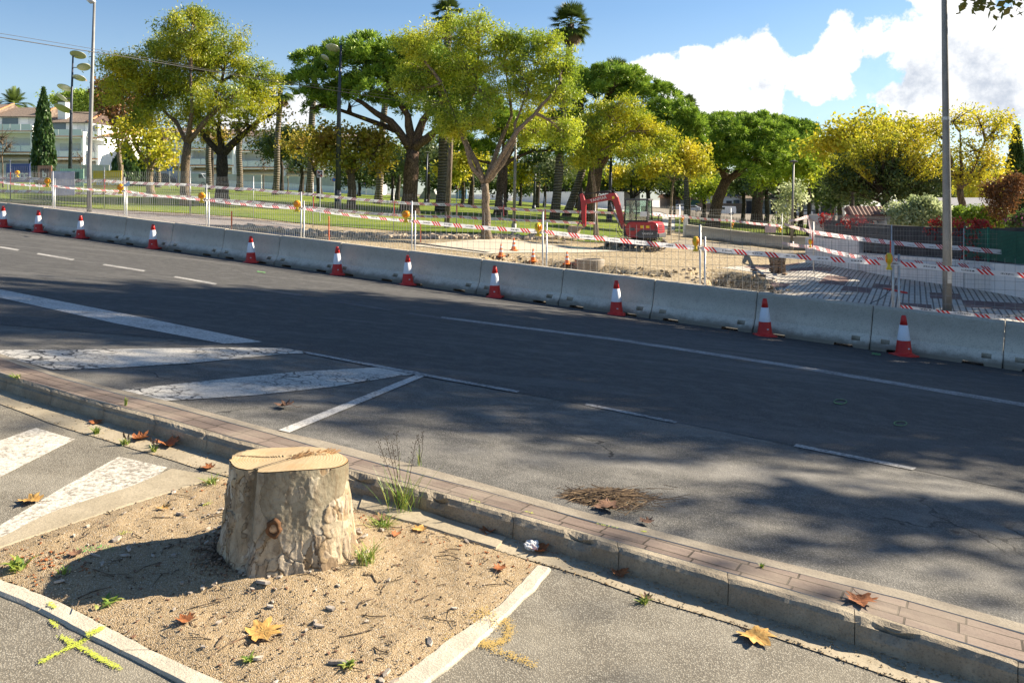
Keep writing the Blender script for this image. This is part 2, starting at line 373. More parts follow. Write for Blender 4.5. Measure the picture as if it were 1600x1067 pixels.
def m_tiles(name, light, dark, red, sc_=1.):
    t = NT(name); uv = t.map((sc_, sc_, 1), src='UV')
    b = t.n('ShaderNodeTexBrick'); t.L(uv, b.inputs[0]); b.offset = 0; b.inputs['Scale'].default_value = 1
    b.inputs['Brick Width'].default_value = .8; b.inputs['Row Height'].default_value = .15; b.inputs['Mortar Size'].default_value = .022; b.inputs['Mortar Smooth'].default_value = .1
    b.inputs[1].default_value = (*light,1); b.inputs[2].default_value = tuple(x*.85 for x in light)+(1,); b.inputs[3].default_value = (*dark,1)
    cs_ = t.n('ShaderNodeSeparateColor'); t.L(t.vor(1, 'F1', t.map((.62, 1.25, 1), src='UV'), 1, 0), cs_.inputs[0])
    r = t.mix(t.rng(t.vor(4, vec=uv), .1, .6), red, tuple(x*.55 for x in red))
    col = t.mix(t.math('LESS_THAN', cs_.outputs[0], .17), b.outputs[0], r); col = t.mix(t.rng(t.noise(1.3, 4), .45, .75, 0, .35), col, (.34,.27,.18))
    return t.pbr(col, .85, 0, t.bump(b.outputs[1], -.4, .01), .3)
M['tiles'] = m_tiles('pavement_tiles', (.56,.53,.47), (.16,.14,.12), (.27,.17,.155))
M['paving'] = m_tiles('sidewalk_tiles', (.27,.25,.25), (.17,.15,.15), (.22,.18,.18))  # tile colour darkened overall to stand in for tree shadows on the sidewalk
def m_grass():
    t = NT('lawn_grass'); a = t.noise(.35, 5, .6); b = t.noise(4, 5, .7); c = t.noise(30, 3, .7)
    col = t.mix(t.rng(a, .35, .7), (.15,.215,.03), (.26,.29,.05)); col = t.mix(t.rng(b, .4, .7, 0, .6), col, (.075,.13,.02))
    col = t.mix(t.rng(c, .45, .7, 0, .5), col, (.05,.08,.015))
    return t.pbr(col, .95, 0, t.bump(c, 1, .03), .1)
M['grass'] = m_grass()
def m_leaf(name, cols, trans=.35, clump=.6, cs=.45):
    t = NT(name); at = t.n('ShaderNodeAttribute', attribute_name='rnd')
    n = t.noise(cs, 4, .6); f = t.math('ADD', t.math('MULTIPLY', at.outputs['Fac'], 1-clump), t.math('MULTIPLY', t.rng(n, .3, .7, 0, 1, False), clump))
    k = len(cols); col = t.ramp(f, [(.1+.8*i/(k-1), c) for i, c in enumerate(cols)])
    d = t.n('ShaderNodeBsdfDiffuse'); tr = t.n('ShaderNodeBsdfTranslucent'); t.L(col, d.inputs[0]); t.L(t.mix(.5, col, (.4,.45,.05), 'ADD') if False else col, tr.inputs[0])
    mx = t.n('ShaderNodeMixShader'); mx.inputs[0].default_value = trans; t.L(d.outputs[0], mx.inputs[1]); t.L(tr.outputs[0], mx.inputs[2])
    g = t.n('ShaderNodeBsdfGlossy'); g.inputs['Roughness'].default_value = .45; g.inputs[0].default_value = (.9,.9,.9,1)
    m2 = t.n('ShaderNodeMixShader'); m2.inputs[0].default_value = .035; t.L(mx.outputs[0], m2.inputs[1]); t.L(g.outputs[0], m2.inputs[2])
    t.L(m2.outputs[0], t.out.inputs[0]); return t.m
M['lf_soph'] = m_leaf('pagoda_leaves', [(.055,.10,.01),(.20,.28,.02),(.46,.46,.025),(.74,.62,.03)], .42)
M['lf_soph_g'] = m_leaf('green_pagoda_leaves', [(.07,.13,.015),(.25,.35,.03),(.50,.55,.04),(.74,.64,.035)], .42)
M['lf_yel'] = m_leaf('yellow_leaves', [(.20,.26,.03),(.42,.43,.03),(.60,.52,.035),(.66,.48,.035)], .42)
M['lf_or'] = m_leaf('autumn_leaves', [(.16,.20,.03),(.36,.34,.03),(.42,.30,.04),(.32,.18,.05)], .4)
M['lf_pine'] = m_leaf('pine_needles', [(.04,.085,.012),(.13,.23,.025),(.32,.46,.055),(.52,.64,.10)], .28, .3, 1.2)
M['lf_dark'] = m_leaf('dark_leaves', [(.035,.06,.015),(.07,.11,.025),(.12,.17,.04)], .25)
M['lf_olive'] = m_leaf('olive_leaves', [(.07,.10,.04),(.14,.18,.07),(.24,.28,.13)], .25)
M['lf_cyp'] = m_leaf('cypress_foliage', [(.025,.06,.018),(.05,.10,.025),(.09,.16,.035)], .15)
M['lf_palm'] = m_leaf('palm_fronds', [(.05,.08,.02),(.10,.15,.03),(.17,.21,.05)], .25)
M['lf_palmdry'] = m_leaf('dry_palm_fronds', [(.12,.08,.04),(.25,.16,.07),(.35,.25,.11)], .25)
M['lf_hedge'] = m_leaf('hedge_leaves', [(.13,.21,.03),(.27,.38,.04),(.42,.50,.06)], .3)
M['lf_white'] = m_leaf('pale_shrub_leaves', [(.14,.20,.06),(.50,.56,.30),(.88,.9,.7)], .45)
M['lf_red'] = m_leaf('creeper_leaves', [(.28,.02,.02),(.45,.035,.03),(.22,.03,.02)], .3)
M['lf_brown'] = m_leaf('russet_leaves', [(.12,.06,.03),(.24,.11,.04),(.13,.13,.03)], .3)
M['lf_pink'] = m_leaf('bougainvillea_flowers', [(.10,.2,.04),(.12,.2,.04),(.42,.08,.30)], .3, .3)
M['lf_plane'] = m_leaf('plane_leaves', [(.10,.15,.03),(.28,.24,.04),(.40,.22,.04)], .4)
M['lf_weed'] = m_leaf('weed_blades', [(.10,.20,.03),(.26,.36,.06),(.45,.44,.12)], .35, .2)
M['lf_straw'] = m_leaf('straw', [(.06,.04,.025),(.14,.095,.055),(.26,.18,.10)], .1, .2)
def m_bark(name, c1, c2, sx=14, sz=3):
    t = NT(name); v = t.map((sx, sx, sz)); a = t.noise(1, 6, .7, v); b = t.vor(1.3, 'DISTANCE_TO_EDGE', v)
    col = t.mix(t.rng(a, .3, .7), c1, c2); col = t.mix(t.rng(b, .15, .02, 0, .7), col, tuple(x*.3 for x in c1))
    return t.pbr(col, .95, 0, t.bump(t.math('ADD', a, b), .8, .03), .15)
M['bark'] = m_bark('brown_bark', (.12,.09,.065), (.23,.175,.125))
M['bark_pale'] = m_bark('pale_bark', (.20,.155,.11), (.34,.27,.20))
M['bark_pine'] = m_bark('pine_bark', (.10,.065,.05), (.21,.14,.10), 8, 3)
M['bark_dark'] = m_bark('dark_bark', (.05,.042,.035), (.10,.085,.07))
def m_palmbark():
    t = NT('palm_bark'); z = t.map((1,1,1)); a = t.noise(9, 4, .7, t.map((1,1,2.5))); wv = t.n('ShaderNodeTexWave', wave_type='BANDS', bands_direction='Z'); t.L(z, wv.inputs[0])
    wv.inputs['Scale'].default_value = 1.6; wv.inputs['Distortion'].default_value = 5; wv.inputs['Detail'].default_value = 3
    col = t.mix(t.rng(wv.outputs[1], .3, .7), (.10,.085,.068), (.22,.19,.15)); col = t.mix(t.rng(a, .5, .7, 0, .6), col, (.06,.05,.04))
    return t.pbr(col, .95, 0, t.bump(wv.outputs[1], .9, .05), .1)
M['palmbark'] = m_palmbark()
M['steel'] = var('galvanised_steel', (.42,.43,.44), (.56,.57,.58), 6, 40, .45, .55, .1, .002, .5, .2)
M['wire'] = var('galvanised_wire', (.26,.265,.26), (.34,.345,.34), 6, 40, .5, .3, 0)
M['wire_dark'] = var('weathered_wire', (.26,.26,.255), (.34,.34,.33), 6, 40, .6, .2, 0)
M['pole'] = var('lamp_post_steel', (.20,.20,.195), (.28,.28,.27), 2, 30, .55, .3, .15, .003)
M['pole_dark'] = var('dark_lamp_post', (.04,.05,.075), (.07,.08,.11), 2, 30, .45, .3, .05, .003)
M['metal_pale'] = var('lamp_disc_metal', (.52,.53,.50), (.62,.62,.6), 3, 30, .4, .2, .0)
M['disc_under'] = var('lamp_disc_underside', (.36,.37,.27), (.42,.42,.32), 3, 30, .5, .1, .0)
M['white'] = var('white_plastic', (.72,.72,.70), (.80,.80,.78), 3, 40, .5, 0, .0, fine=.1)
M['wood_post'] = m_bark('wooden_post', (.17,.13,.10), (.29,.23,.18), 20, 1.5)
M['cable'] = var('cable_rubber', (.03,.03,.035), (.05,.05,.055), 2, 30, .5, 0, 0)
M['cone_red'] = var('cone_red_plastic', (.58,.022,.018), (.66,.035,.025), 3, 60, .45, 0, .05, .002, .4, .15)
M['cone_white'] = var('cone_white_sleeve', (.76,.76,.80), (.84,.84,.86), 5, 160, .35, 0, .12, .001, .5, .12)
M['cone_orange'] = var('cone_orange_plastic', (.90,.16,.02), (.95,.22,.03), 3, 60, .45, 0, .05, .002)
M['orange'] = var('stake_orange_paint', (.85,.13,.02), (.92,.18,.03), 3, 60, .6, 0, 0)
M['red_paint'] = var('red_paint', (.55,.03,.025), (.62,.045,.03), 3, 40, .35, 0, 0, spec=.5)
M['lamp_yellow'] = var('lamp_yellow_plastic', (.85,.55,.03), (.90,.62,.04), 3, 60, .4, 0, 0)
def glass(name, c, rough=.1, a=.0):
    t = NT(name); return t.pbr(c, rough, 0, None, .6)
M['lens'] = glass('amber_lens', (.95,.30,.01), .15)
M['black'] = var('black_plastic', (.025,.025,.028), (.045,.045,.05), 3, 40, .5, 0, 0)
M['dgrey'] = var('dark_grey_plastic', (.06,.06,.065), (.09,.09,.095), 3, 40, .5, 0, 0)
M['rubber'] = var('track_rubber', (.05,.045,.04), (.15,.12,.09), 6, 60, .85, 0, .3, .01)
M['exred'] = var('excavator_red_paint', (.34,.008,.016), (.42,.012,.022), 2, 40, .3, 0, 0, spec=.5, fine=.2)
M['exred_dusty'] = var('bucket_steel', (.30,.23,.16), (.42,.34,.26), 4, 40, .7, 0, .2)
M['glass_dark'] = glass('dark_glass', (.02,.03,.035), .05)
M['glass_cab'] = None
def m_cabglass():
    t = NT('cab_glass'); tr = t.n('ShaderNodeBsdfTransparent'); tr.inputs[0].default_value = (.72,.82,.78,1); g = t.n('ShaderNodeBsdfGlossy'); g.inputs['Roughness'].default_value = .05
    mx = t.n('ShaderNodeMixShader'); mx.inputs[0].default_value = .14; t.L(tr.outputs[0], mx.inputs[1]); t.L(g.outputs[0], mx.inputs[2]); t.L(mx.outputs[0], t.out.inputs[0]); return t.m
M['glass_cab'] = m_cabglass()
def m_balc():
    t = NT('balcony_glass'); return t.pbr((.62,.68,.67), .2, 0, None, .6)
M['balc'] = m_balc()
M['house'] = m_conc('white_render', (.86,.855,.84), (.90,.895,.88), .5, 12, .12, .05)
M['house2'] = m_conc('cream_render', (.60,.57,.50), (.68,.65,.57), .5, 12, .12, .05)
M['terra'] = var('terracotta', (.50,.22,.10), (.62,.30,.15), 2, 20, .85, 0, .1)
def m_roof(name, c1, c2, rot=0, sc_=1.6):
    t = NT(name); wv = t.n('ShaderNodeTexWave', wave_type='BANDS', bands_direction='X'); t.L(t.map((1,1,1), (0,0,rot)), wv.inputs[0]); wv.inputs['Scale'].default_value = sc_; wv.inputs['Distortion'].default_value = .3
    col = t.mix(t.rng(wv.outputs[1], .35, .65), c1, c2); col = t.mix(t.rng(t.noise(3, 4), .5, .7, 0, .4), col, c2)
    return t.pbr(col, .9, 0, t.bump(wv.outputs[1], .8, .05), .2)
M['roof'] = m_roof('roof_tiles', (.09,.06,.05), (.36,.29,.23))
M['roof_grey'] = m_roof('grey_roof_tiles', (.22,.22,.23), (.38,.38,.40))
M['awning'] = var('awning_cloth', (.70,.55,.30), (.76,.62,.38), 3, 20, .8, 0, 0)
M['shutter'] = var('shutter_slats', (.68,.68,.66), (.76,.76,.74), 3, 20, .7, 0, 0)
M['window'] = glass('window_glass', (.10,.13,.15), .08)
M['signblue'] = var('navy_banner', (.07,.10,.32), (.09,.12,.38), 3, 20, .6, 0, 0)
M['signbrown'] = var('brown_banner', (.48,.19,.12), (.55,.23,.15), 3, 20, .6, 0, 0)
M['signbrown2'] = var('dark_brown_banner', (.10,.05,.04), (.12,.06,.05), 3, 20, .6, 0, 0)
M['signgreen'] = var('green_banner', (.50,.74,.55), (.56,.8,.6), 3, 20, .6, 0, 0)
M['signyellow'] = var('ochre_banner', (.85,.58,.03), (.9,.62,.04), 3, 20, .6, 0, 0)
M['signpanel'] = var('banner_panel', (.05,.13,.09), (.07,.16,.11), 3, 20, .6, 0, 0)
M['pblue'] = var('parking_blue', (.02,.16,.62), (.03,.18,.66), 3, 20, .5, 0, 0)
M['plastic_sheet'] = var('grey_plastic_sheet', (.42,.43,.47), (.56,.57,.60), 3.5, 25, .6, 0, .5, .02)
M['pinksheet'] = var('pink_notice', (.55,.42,.45), (.62,.50,.52), 8, 25, .6, 0, 0)
M['navy'] = var('dark_blue_car_paint', (.015,.025,.055), (.02,.03,.07), 2, 20, .25, 0, 0, spec=.6)
M['silver'] = var('silver_car_paint', (.40,.43,.47), (.46,.49,.53), 2, 20, .3, .1, 0, spec=.6)
M['vanwhite'] = var('white_car_paint', (.68,.70,.72), (.74,.75,.76), 2, 20, .3, 0, 0, spec=.6)
M['binblue'] = var('blue_container_paint', (.10,.22,.38), (.14,.27,.44), 2, 20, .5, 0, 0)
M['railing'] = var('dark_railing_paint', (.025,.03,.03), (.04,.045,.045), 2, 20, .5, 0, 0)
M['greenmesh'] = var('green_net', (.03,.19,.13), (.05,.23,.16), 3, 40, .8, 0, 0)
M['rubble'] = m_conc('broken_rubble', (.34,.27,.19), (.56,.48,.38), 3, 30, .4, .8)
M['chips'] = m_conc('bark_chips', (.26,.21,.16), (.55,.49,.42), 18, 60, .3, .4)
M['stone'] = m_conc('manhole_concrete', (.30,.25,.19), (.42,.37,.30), 3, 30, .4, .6)
M['pallet'] = m_bark('stacked_brick', (.22,.15,.10), (.36,.27,.20), 4, 12)
def m_dleaf(name, c1, c2):
    t = NT(name); a = t.noise(60, 4, .6); col = t.mix(t.rng(a, .35, .7), c1, c2)
    return t.pbr(col, .7, 0, t.bump(a, .5, .004), .25)
M['dl_or'] = m_dleaf('rust_dry_leaf', (.36,.13,.045), (.20,.075,.03)); M['dl_ye'] = m_dleaf('golden_dry_leaf', (.56,.35,.11), (.42,.22,.06)); M['dl_br'] = m_dleaf('brown_dry_leaf', (.22,.12,.07), (.12,.07,.05))
def m_tape(name, red, slope=1.):
    t = NT(name); s = t.n('ShaderNodeSeparateXYZ'); t.L(t.tc.outputs['UV'], s.inputs[0])
    u = t.math('ADD', s.outputs[0], t.math('MULTIPLY', s.outputs[1], slope))
    grp = t.math('FRACT', t.math('DIVIDE', u, .62)); st = t.math('FRACT', t.math('DIVIDE', u, .62/8))
    f = t.math('MULTIPLY', t.math('LESS_THAN', grp, .375), t.math('GREATER_THAN', st, .42))
    g2 = t.math('FRACT', t.math('DIVIDE', s.outputs[0], .62)); txt = t.math('MULTIPLY', t.math('GREATER_THAN', g2, .52), t.math('LESS_THAN', g2, .86))
    band = t.math('MULTIPLY', t.math('GREATER_THAN', s.outputs[1], .032), t.math('LESS_THAN', s.outputs[1], .062))
    tx = t.math('MULTIPLY', t.math('MULTIPLY', txt, band), t.math('GREATER_THAN', t.noise(1, 2, .5, t.map((110, 30, 1), src='UV')), .5))
    col = t.mix(f, (.74,.74,.76), red); col = t.mix(tx, col, (.04,.04,.05))
    d = t.n('ShaderNodeBsdfDiffuse'); tr = t.n('ShaderNodeBsdfTranslucent'); t.L(col, d.inputs[0]); t.L(col, tr.inputs[0])
    mx = t.n('ShaderNodeMixShader'); mx.inputs[0].default_value = .4; t.L(d.outputs[0], mx.inputs[1]); t.L(tr.outputs[0], mx.inputs[2]); t.L(mx.outputs[0], t.out.inputs[0]); return t.m
M['tape'] = m_tape('barrier_tape_red', (.62,.03,.03)); M['tape2'] = m_tape('barrier_tape_maroon', (.28,.02,.07), -1.)
# ---------------------------------------------------------------- ground sheets
def struct(mb, name, mat, **k): return tag(mb.build(name, mat, **k), kind='structure')
def strip(name, mat, lines, along=60, uvs=False, sub=None, dz=0):
    """lines: polylines in world space with the same count, stitched into a sheet"""
    m = MB(); n = len(lines[0])
    for ln in lines: m.v += [tuple(Vector(p)+Vector((0,0,dz))) for p in ln]
    for r in range(len(lines)-1):
        for i in range(n-1):
            m.f.append((r*n+i, r*n+i+1, (r+1)*n+i+1, (r+1)*n+i)); m.m.append(0)
    if uvs: m.uv = [(v[0]*-DX+v[1]*-DY, v[0]*NX+v[1]*NY) for v in m.v]
    return m
def pl(pts, n=160, x0=0, x1=1600):
    xs = np.linspace(x0, x1, n); px = [p[0] for p in pts]; py = [p[1] for p in pts]
    return [(x, float(np.interp(x, px, py))) for x in xs]
def extend(line, left, right):              # carry a street-parallel line on beyond the frame
    a = line[0]; b = line[-1]; d = Vector((DX, DY, SL))
    return [a+d*left*(1-i/12)**2 for i in range(12)]+line+[b-d*right*((i+1)/12)**2 for i in range(12)]
kb = [(0,608),(62,629),(131,649),(194,668),(256,687),(359,718),(520,764),(676,804),(780,836),(900,873),(1100,936),(1187,962),(1375,1021),(1525,1067),(1600,1090)]
kf = [(0,594),(134,633),(269,668),(362,697),(520,738),(688,782),(900,840),(1096,898),(1262,945),(1430,996),(1600,1052)]
kt = [(0,582),(134,621),(269,655),(362,683),(500,719),(688,767),(1000,855),(1300,939),(1600,1033)]
eb = [(0,559),(84,588),(187,616),(262,634),(434,681),(500,700),(636,736),(748,765),(900,808),(1100,860),(1200,885),(1412,937),(1600,990)]
er = [(0,553),(84,583),(187,610),(262,627),(434,674),(500,688),(636,724),(748,754),(900,797),(1100,849),(1200,874),(1412,924),(1600,976)]
gn = [(0,632),(125,677),(294,728),(480,780),(668,828),(780,862),(952,916),(1037,944),(1210,996),(1412,1067),(1600,1128)]
n_ = 200
L_kb = [hitN(x, y) for x, y in pl(kb, n_)]
L_kf = []
for (x, y), b in zip(pl(kf, n_), L_kb):
    u = (YH-y)/F; L_kf.append(Vector((b.x+NX*.012, b.y+NY*.012, max(b.z+.06, min(b.z+.16, CZ+u*b.y)))))
# the back of the kerb top lies on the carriageway plane
L_kt = [hitR(x, y) for x, y in pl(kt, n_)]; L_eb = [hitR(x, y) for x, y in pl(eb, n_)]; L_er = [hitR(x, y) for x, y in pl(er, n_)]
L_gn = [hitN(x, y) for x, y in pl(gn, n_)]
L_kb, L_kf, L_kt, L_eb, L_er, L_gn = [extend(l, 60, 40) for l in (L_kb, L_kf, L_kt, L_eb, L_er, L_gn)]
def jog(l, amp, f, seed, z=0):
    out = []
    for i, p in enumerate(l):
        a = mnoise.noise(Vector((p.x*f, p.y*f, seed))); b = mnoise.noise(Vector((p.x*f, p.y*f, seed+9)))
        out.append(Vector((p.x+NX*a*amp, p.y+NY*a*amp, p.z+b*z)))
    return out
# near path: one sheet from the gutter to well behind the viewer
off = Vector((-NX, -NY, 0)); m = strip('p', None, [[p+off*d for p in L_gn] for d in (-.02, 1, 3, 9)]); struct(m, 'path', M['path'], fix=False)
m = strip('g', None, [jog(L_gn, .02, 2.2, 3), [p*.5+q*.5 for p, q in zip(L_gn, L_kb)], L_kb], dz=.004); struct(m, 'gutter', M['gutter'], fix=False)
# kerb: single stones with chipped arrises
def resample(line, step):
    out = [line[0]]; acc = 0
    for a, b in zip(line, line[1:]):
        seg = (b-a).length; pos = 0
        while acc+seg-pos >= step: pos += step-acc; out.append(a.lerp(b, pos/seg)); acc = 0
        acc += seg-pos
    return out
def at_s(line, ref, s):                     # point of a line above/below arclength s of ref
    acc = 0
    for i in range(len(ref)-1):
        d = (ref[i+1]-ref[i]).length
        if acc+d >= s: return line[i].lerp(line[i+1], (s-acc)/d)
        acc += d
    return line[-1].copy()
ref = L_kb; tot = sum((ref[i+1]-ref[i]).length for i in range(len(ref)-1))
m = MB(); s = 52.0; rs = random.Random(4)
broken = [(1395,45),(560,22),(905,25),(682,14)]
while s < tot-30:
    ln = rs.choice([.46,.5,.55,.5,.6]); k = 26; rows = []
    for i in range(k+1):
        q = s+.0015+(ln-.003)*i/k
        b, f, t_ = at_s(L_kb, ref, q), at_s(L_kf, ref, q), at_s(L_kt, ref, q); d3 = Vector((0,0,-.06))
        e = min(i, k-i)/k; rd = .009*max(0, 1-e*12)**2
        px = 800+F*b.x/max(b.y, .5); brk = 0
        for bx, bw in broken:
            if abs(px-bx) < bw: brk = .055*(1-abs(px-bx)/bw)
        g = lambda sd: mnoise.noise(Vector((b.x*9, b.y*9, sd)))
        g2 = lambda sd: mnoise.noise(Vector((b.x*45, b.y*45, sd)))
        row = [b+d3, b.lerp(f, .4)+Vector((-NX, -NY, 0))*(g(1)*.006-rd), b.lerp(f, .8)+Vector((-NX, -NY, 0))*(g(2)*.006+g2(1)*.003-rd-brk*.6)-Vector((0,0,brk*.3)),
               f+Vector((NX, NY, 0))*(.012+brk*.8+g2(3)*.005)-Vector((0,0,.004+rd+brk+abs(g(3))*.010+abs(g2(4))*.005)), f.lerp(t_, .35)+Vector((0,0,g2(7)*.003-rd*.5-brk*.5+.003)), f.lerp(t_, .7)+Vector((0,0,g2(8)*.003-rd*.4)), t_+Vector((0,0,-.002)), t_+d3]
        rows.append(row)
    b0 = len(m.v); w_ = len(rows[0])
    for r in rows: m.v += [tuple(v) for v in r]
    for i in range(k):
        for j in range(w_-1): m.f.append((b0+i*w_+j, b0+(i+1)*w_+j, b0+(i+1)*w_+j+1, b0+i*w_+j+1)); m.m.append(0)
    m.f.append(tuple(b0+j for j in range(w_))); m.m.append(0); m.f.append(tuple(b0+k*w_+j for j in reversed(range(w_)))); m.m.append(0)
    s += ln
struct(m, 'kerb', M['kerb'])
m = strip('u', None, [[p+Vector((NX*.035,NY*.035,-.05)) for p in L_kb], [p+Vector((NX*.04,NY*.04,-.015)) for p in L_kf], [p+Vector((NX*.03,NY*.03,-.02)) for p in L_kt]]); struct(m, 'kerb_bedding', M['kerb'], fix=False)
rows = [[a.lerp(b, i/6)+Vector((0,0,mnoise.noise(Vector((a.x*2.5+i, a.y*2.5, i*.4)))*.004)) for a, b in zip(L_kt, L_eb)] for i in range(7)]
m = strip('b', None, rows, uvs=True); struct(m, 'brick_strip', M['brick'], fix=False)
m = strip('e', None, [L_eb, L_er], dz=.004); struct(m, 'edging', M['edging'], fix=False)
# carriageway
d = Vector((DX, DY, SL)); far = lambda o: [bl(t, o) for t in np.linspace(75, -45, len(L_er))]
bay_edge = [(-200,480),(0,507),(440,543),(655,583),(812,613),(1058,659),(1430,733),(1600,768),(2200,900)]
be = [hitR(x, y) for x, y in pl(bay_edge, 120, -200, 2200)]; be = extend(be, 60, 30); er2 = be
far1 = []
for p in be:
    t = (p.x-A0.x)*DX+(p.y-A0.y)*DY; far1.append(bl(t, 1.5))
er_for = []
for p in be:
    t = (p.x-A0.x)*DX+(p.y-A0.y)*DY
    best = min(L_er, key=lambda q: abs((q.x-A0.x)*DX+(q.y-A0.y)*DY-t)); er_for.append(best)
m = strip('o', None, [L_er]+[[Vector((p.x+NX*k, p.y+NY*k, zR(p.x+NX*k, p.y+NY*k))) for p in L_er] for k in (2.5, 6, 12)], dz=-.0055); struct(m, 'bay_road', M['road_old'], fix=False)
m = strip('r', None, [be, far1], dz=-.003); struct(m, 'road', M['road_new'], fix=False)
def mark(name, poly, mat, dz=.004, hit=hitR, sub=0):
    m = MB(); m.add([hit(x, y, dz) for x, y in poly], [tuple(range(len(poly)))]); return struct(m, name, mat, fix=False)
def band(name, up, lo, mat, dz=.0, hit=hitR):   # up/lo polylines, same length
    m = MB(); n = len(up)
    for x, y in list(up)+list(lo): m.v.append(tuple(hit(x, y, dz)))
    for i in range(n-1): m.f.append((i, i+1, n+i+1, n+i)); m.m.append(0)
    return struct(m, name, mat, fix=False)
band('road_marking', [(-160,419),(0,452),(204,492),(410,534)], [(-160,429),(0,465),(180,505),(350,537)], M['mark'])
band('road_marking', [(-40,548),(0,546.5),(125,546),(250,544),(370,543),(440,543.5),(482,550)], [(-40,549),(0,556),(85,577.5),(170,575),(300,567),(440,553),(482,551.5)], M['mark_crack'], -.0005)
band('road_marking', [(190,609),(330,594),(460,581),(600,573),(655,581)], [(260,626),(400,617),(520,604),(620,587.5),(655,584)], M['mark_crack'], -.0005)
band('road_marking', [(435,671.5),(655,583.5)], [(452,675.5),(667,586)], M['mark'], .0015)
band('road_marking', [(478,549),(655,582),(812,610.5)], [(478,552),(655,586),(808,613.5)], M['mark_thin'], .003)
band('road_marking', [(916,629.5),(1059,658)], [(914,632.5),(1055,661)], M['mark_thin'])
band('road_marking', [(1244,693),(1432,730.5)], [(1240,697),(1426,734)], M['mark_thin'])
band('road_marking', [(1640,778),(1850,822)], [(1634,782),(1842,827)], M['mark_thin'])
for a, b in (((-40,378.5),(31,390)),((60,395.5),(117,405)),((163,412.5),(228,422.5)),((274,431.5),(340,443))):
    band('lane_marking', [a, b], [(a[0]-3,a[1]+1.7),(b[0]-4,b[1]+1.9)], M['mark_thin'])
for a, b in (((410,451.5),(474,460.5)),((530,470.5),(612,483.5)),((640,488.5),(690,495.5))):
    band('lane_marking', [a, b], [(a[0]-5,a[1]+1.8),(b[0]-4,b[1]+2.0)], M['mark_faint'])
band('lane_marking', [(690,494.5),(960,528),(1230,568.5),(1600,629.5),(1900,680)], [(688,497),(955,531),(1225,572),(1592,633.5),(1890,685)], M['mark_thin'])
band('road_joint', [(1320,545),(1355,562),(1338,582)], [(1322,545.6),(1356.5,562),(1339.5,582.6)], M['mark_faint']) if False else None
band('zebra_stripe', [(-60,672),(56,668)], [(-60,720),(116,687)], M['zebra'], .004, hitN) if False else None
mark('zebra_stripe', [(-80,712),(0,688),(56,668),(117,686),(0,745),(-80,786)], M['zebra'], .004, hitN)
mark('zebra_stripe', [(-60,850),(0,820),(100,760),(186,713),(262,730),(224,760),(120,800),(0,851),(-60,880)], M['zebra'], .004, hitN)
# sandy tree pit with its own relief, concrete border round it
pit = [(-60,874),(0,858),(100,824),(236,780),(344,746),(480,776),(662,826),(790,866),(846,884),(780,948),(692,1008),(600,1085),(540,1130),(400,1110),(340,1066),(244,1021),(168,980),(80,936),(0,906),(-60,880)]
def inside(x, y, poly):
    c = False; j = len(poly)-1
    for i in range(len(poly)):
        xi, yi = poly[i]; xj, yj = poly[j]
        if (yi > y) != (yj > y) and x < (xj-xi)*(y-yi)/(yj-yi)+xi: c = not c
        j = i
    return c
pw = [(v.x, v.y) for v in (hitN(x, y) for x, y in pit)]
def seg_d(x, y, poly):
    best = 9
    for i in range(len(poly)):
        ax, ay = poly[i]; bx, by = poly[(i+1) % len(poly)]; vx, vy = bx-ax, by-ay
        t = max(0, min(1, ((x-ax)*vx+(y-ay)*vy)/(vx*vx+vy*vy))); best = min(best, math.hypot(x-ax-t*vx, y-ay-t*vy))
    return best
STC = Vector((-1.0, 3.715, 0))
def soil_z(x, y):
    e = seg_d(x, y, pw); b = zN(x, y); k = min(1, e/.12)
    z = b+.006+k*.012+k*(mnoise.noise(Vector((x*3, y*3, 0)))*.016+mnoise.noise(Vector((x*11, y*11, 4)))*.007+mnoise.noise(Vector((x*38, y*38, 7)))*.003)
    r = math.hypot(x-STC.x, y-STC.y); z += .035*math.exp(-((r-.3)/.13)**2)*k
    return z
m = MB(); st = .0135; x0 = min(p[0] for p in pw)-.02; x1 = max(p[0] for p in pw)+.02; y0 = min(p[1] for p in pw)-.02; y1 = max(p[1] for p in pw)+.02
ix = {}; nx = int((x1-x0)/st)+2; ny = int((y1-y0)/st)+2
def gi(i, j):
    if (i, j) not in ix:
        x = x0+i*st; y = y0+j*st; z = soil_z(x, y) if inside(x, y, pw) else zN(x, y)+.003
        ix[(i, j)] = len(m.v); m.v.append((x, y, z))
    return ix[(i, j)]
for i in range(nx):
    for j in range(ny):
        if inside(x0+(i+.5)*st, y0+(j+.5)*st, pw):
            m.f.append((gi(i,j), gi(i+1,j), gi(i+1,j+1), gi(i,j+1))); m.m.append(0)
struct(m, 'soil', M['soil'], smooth=True, fix=False)
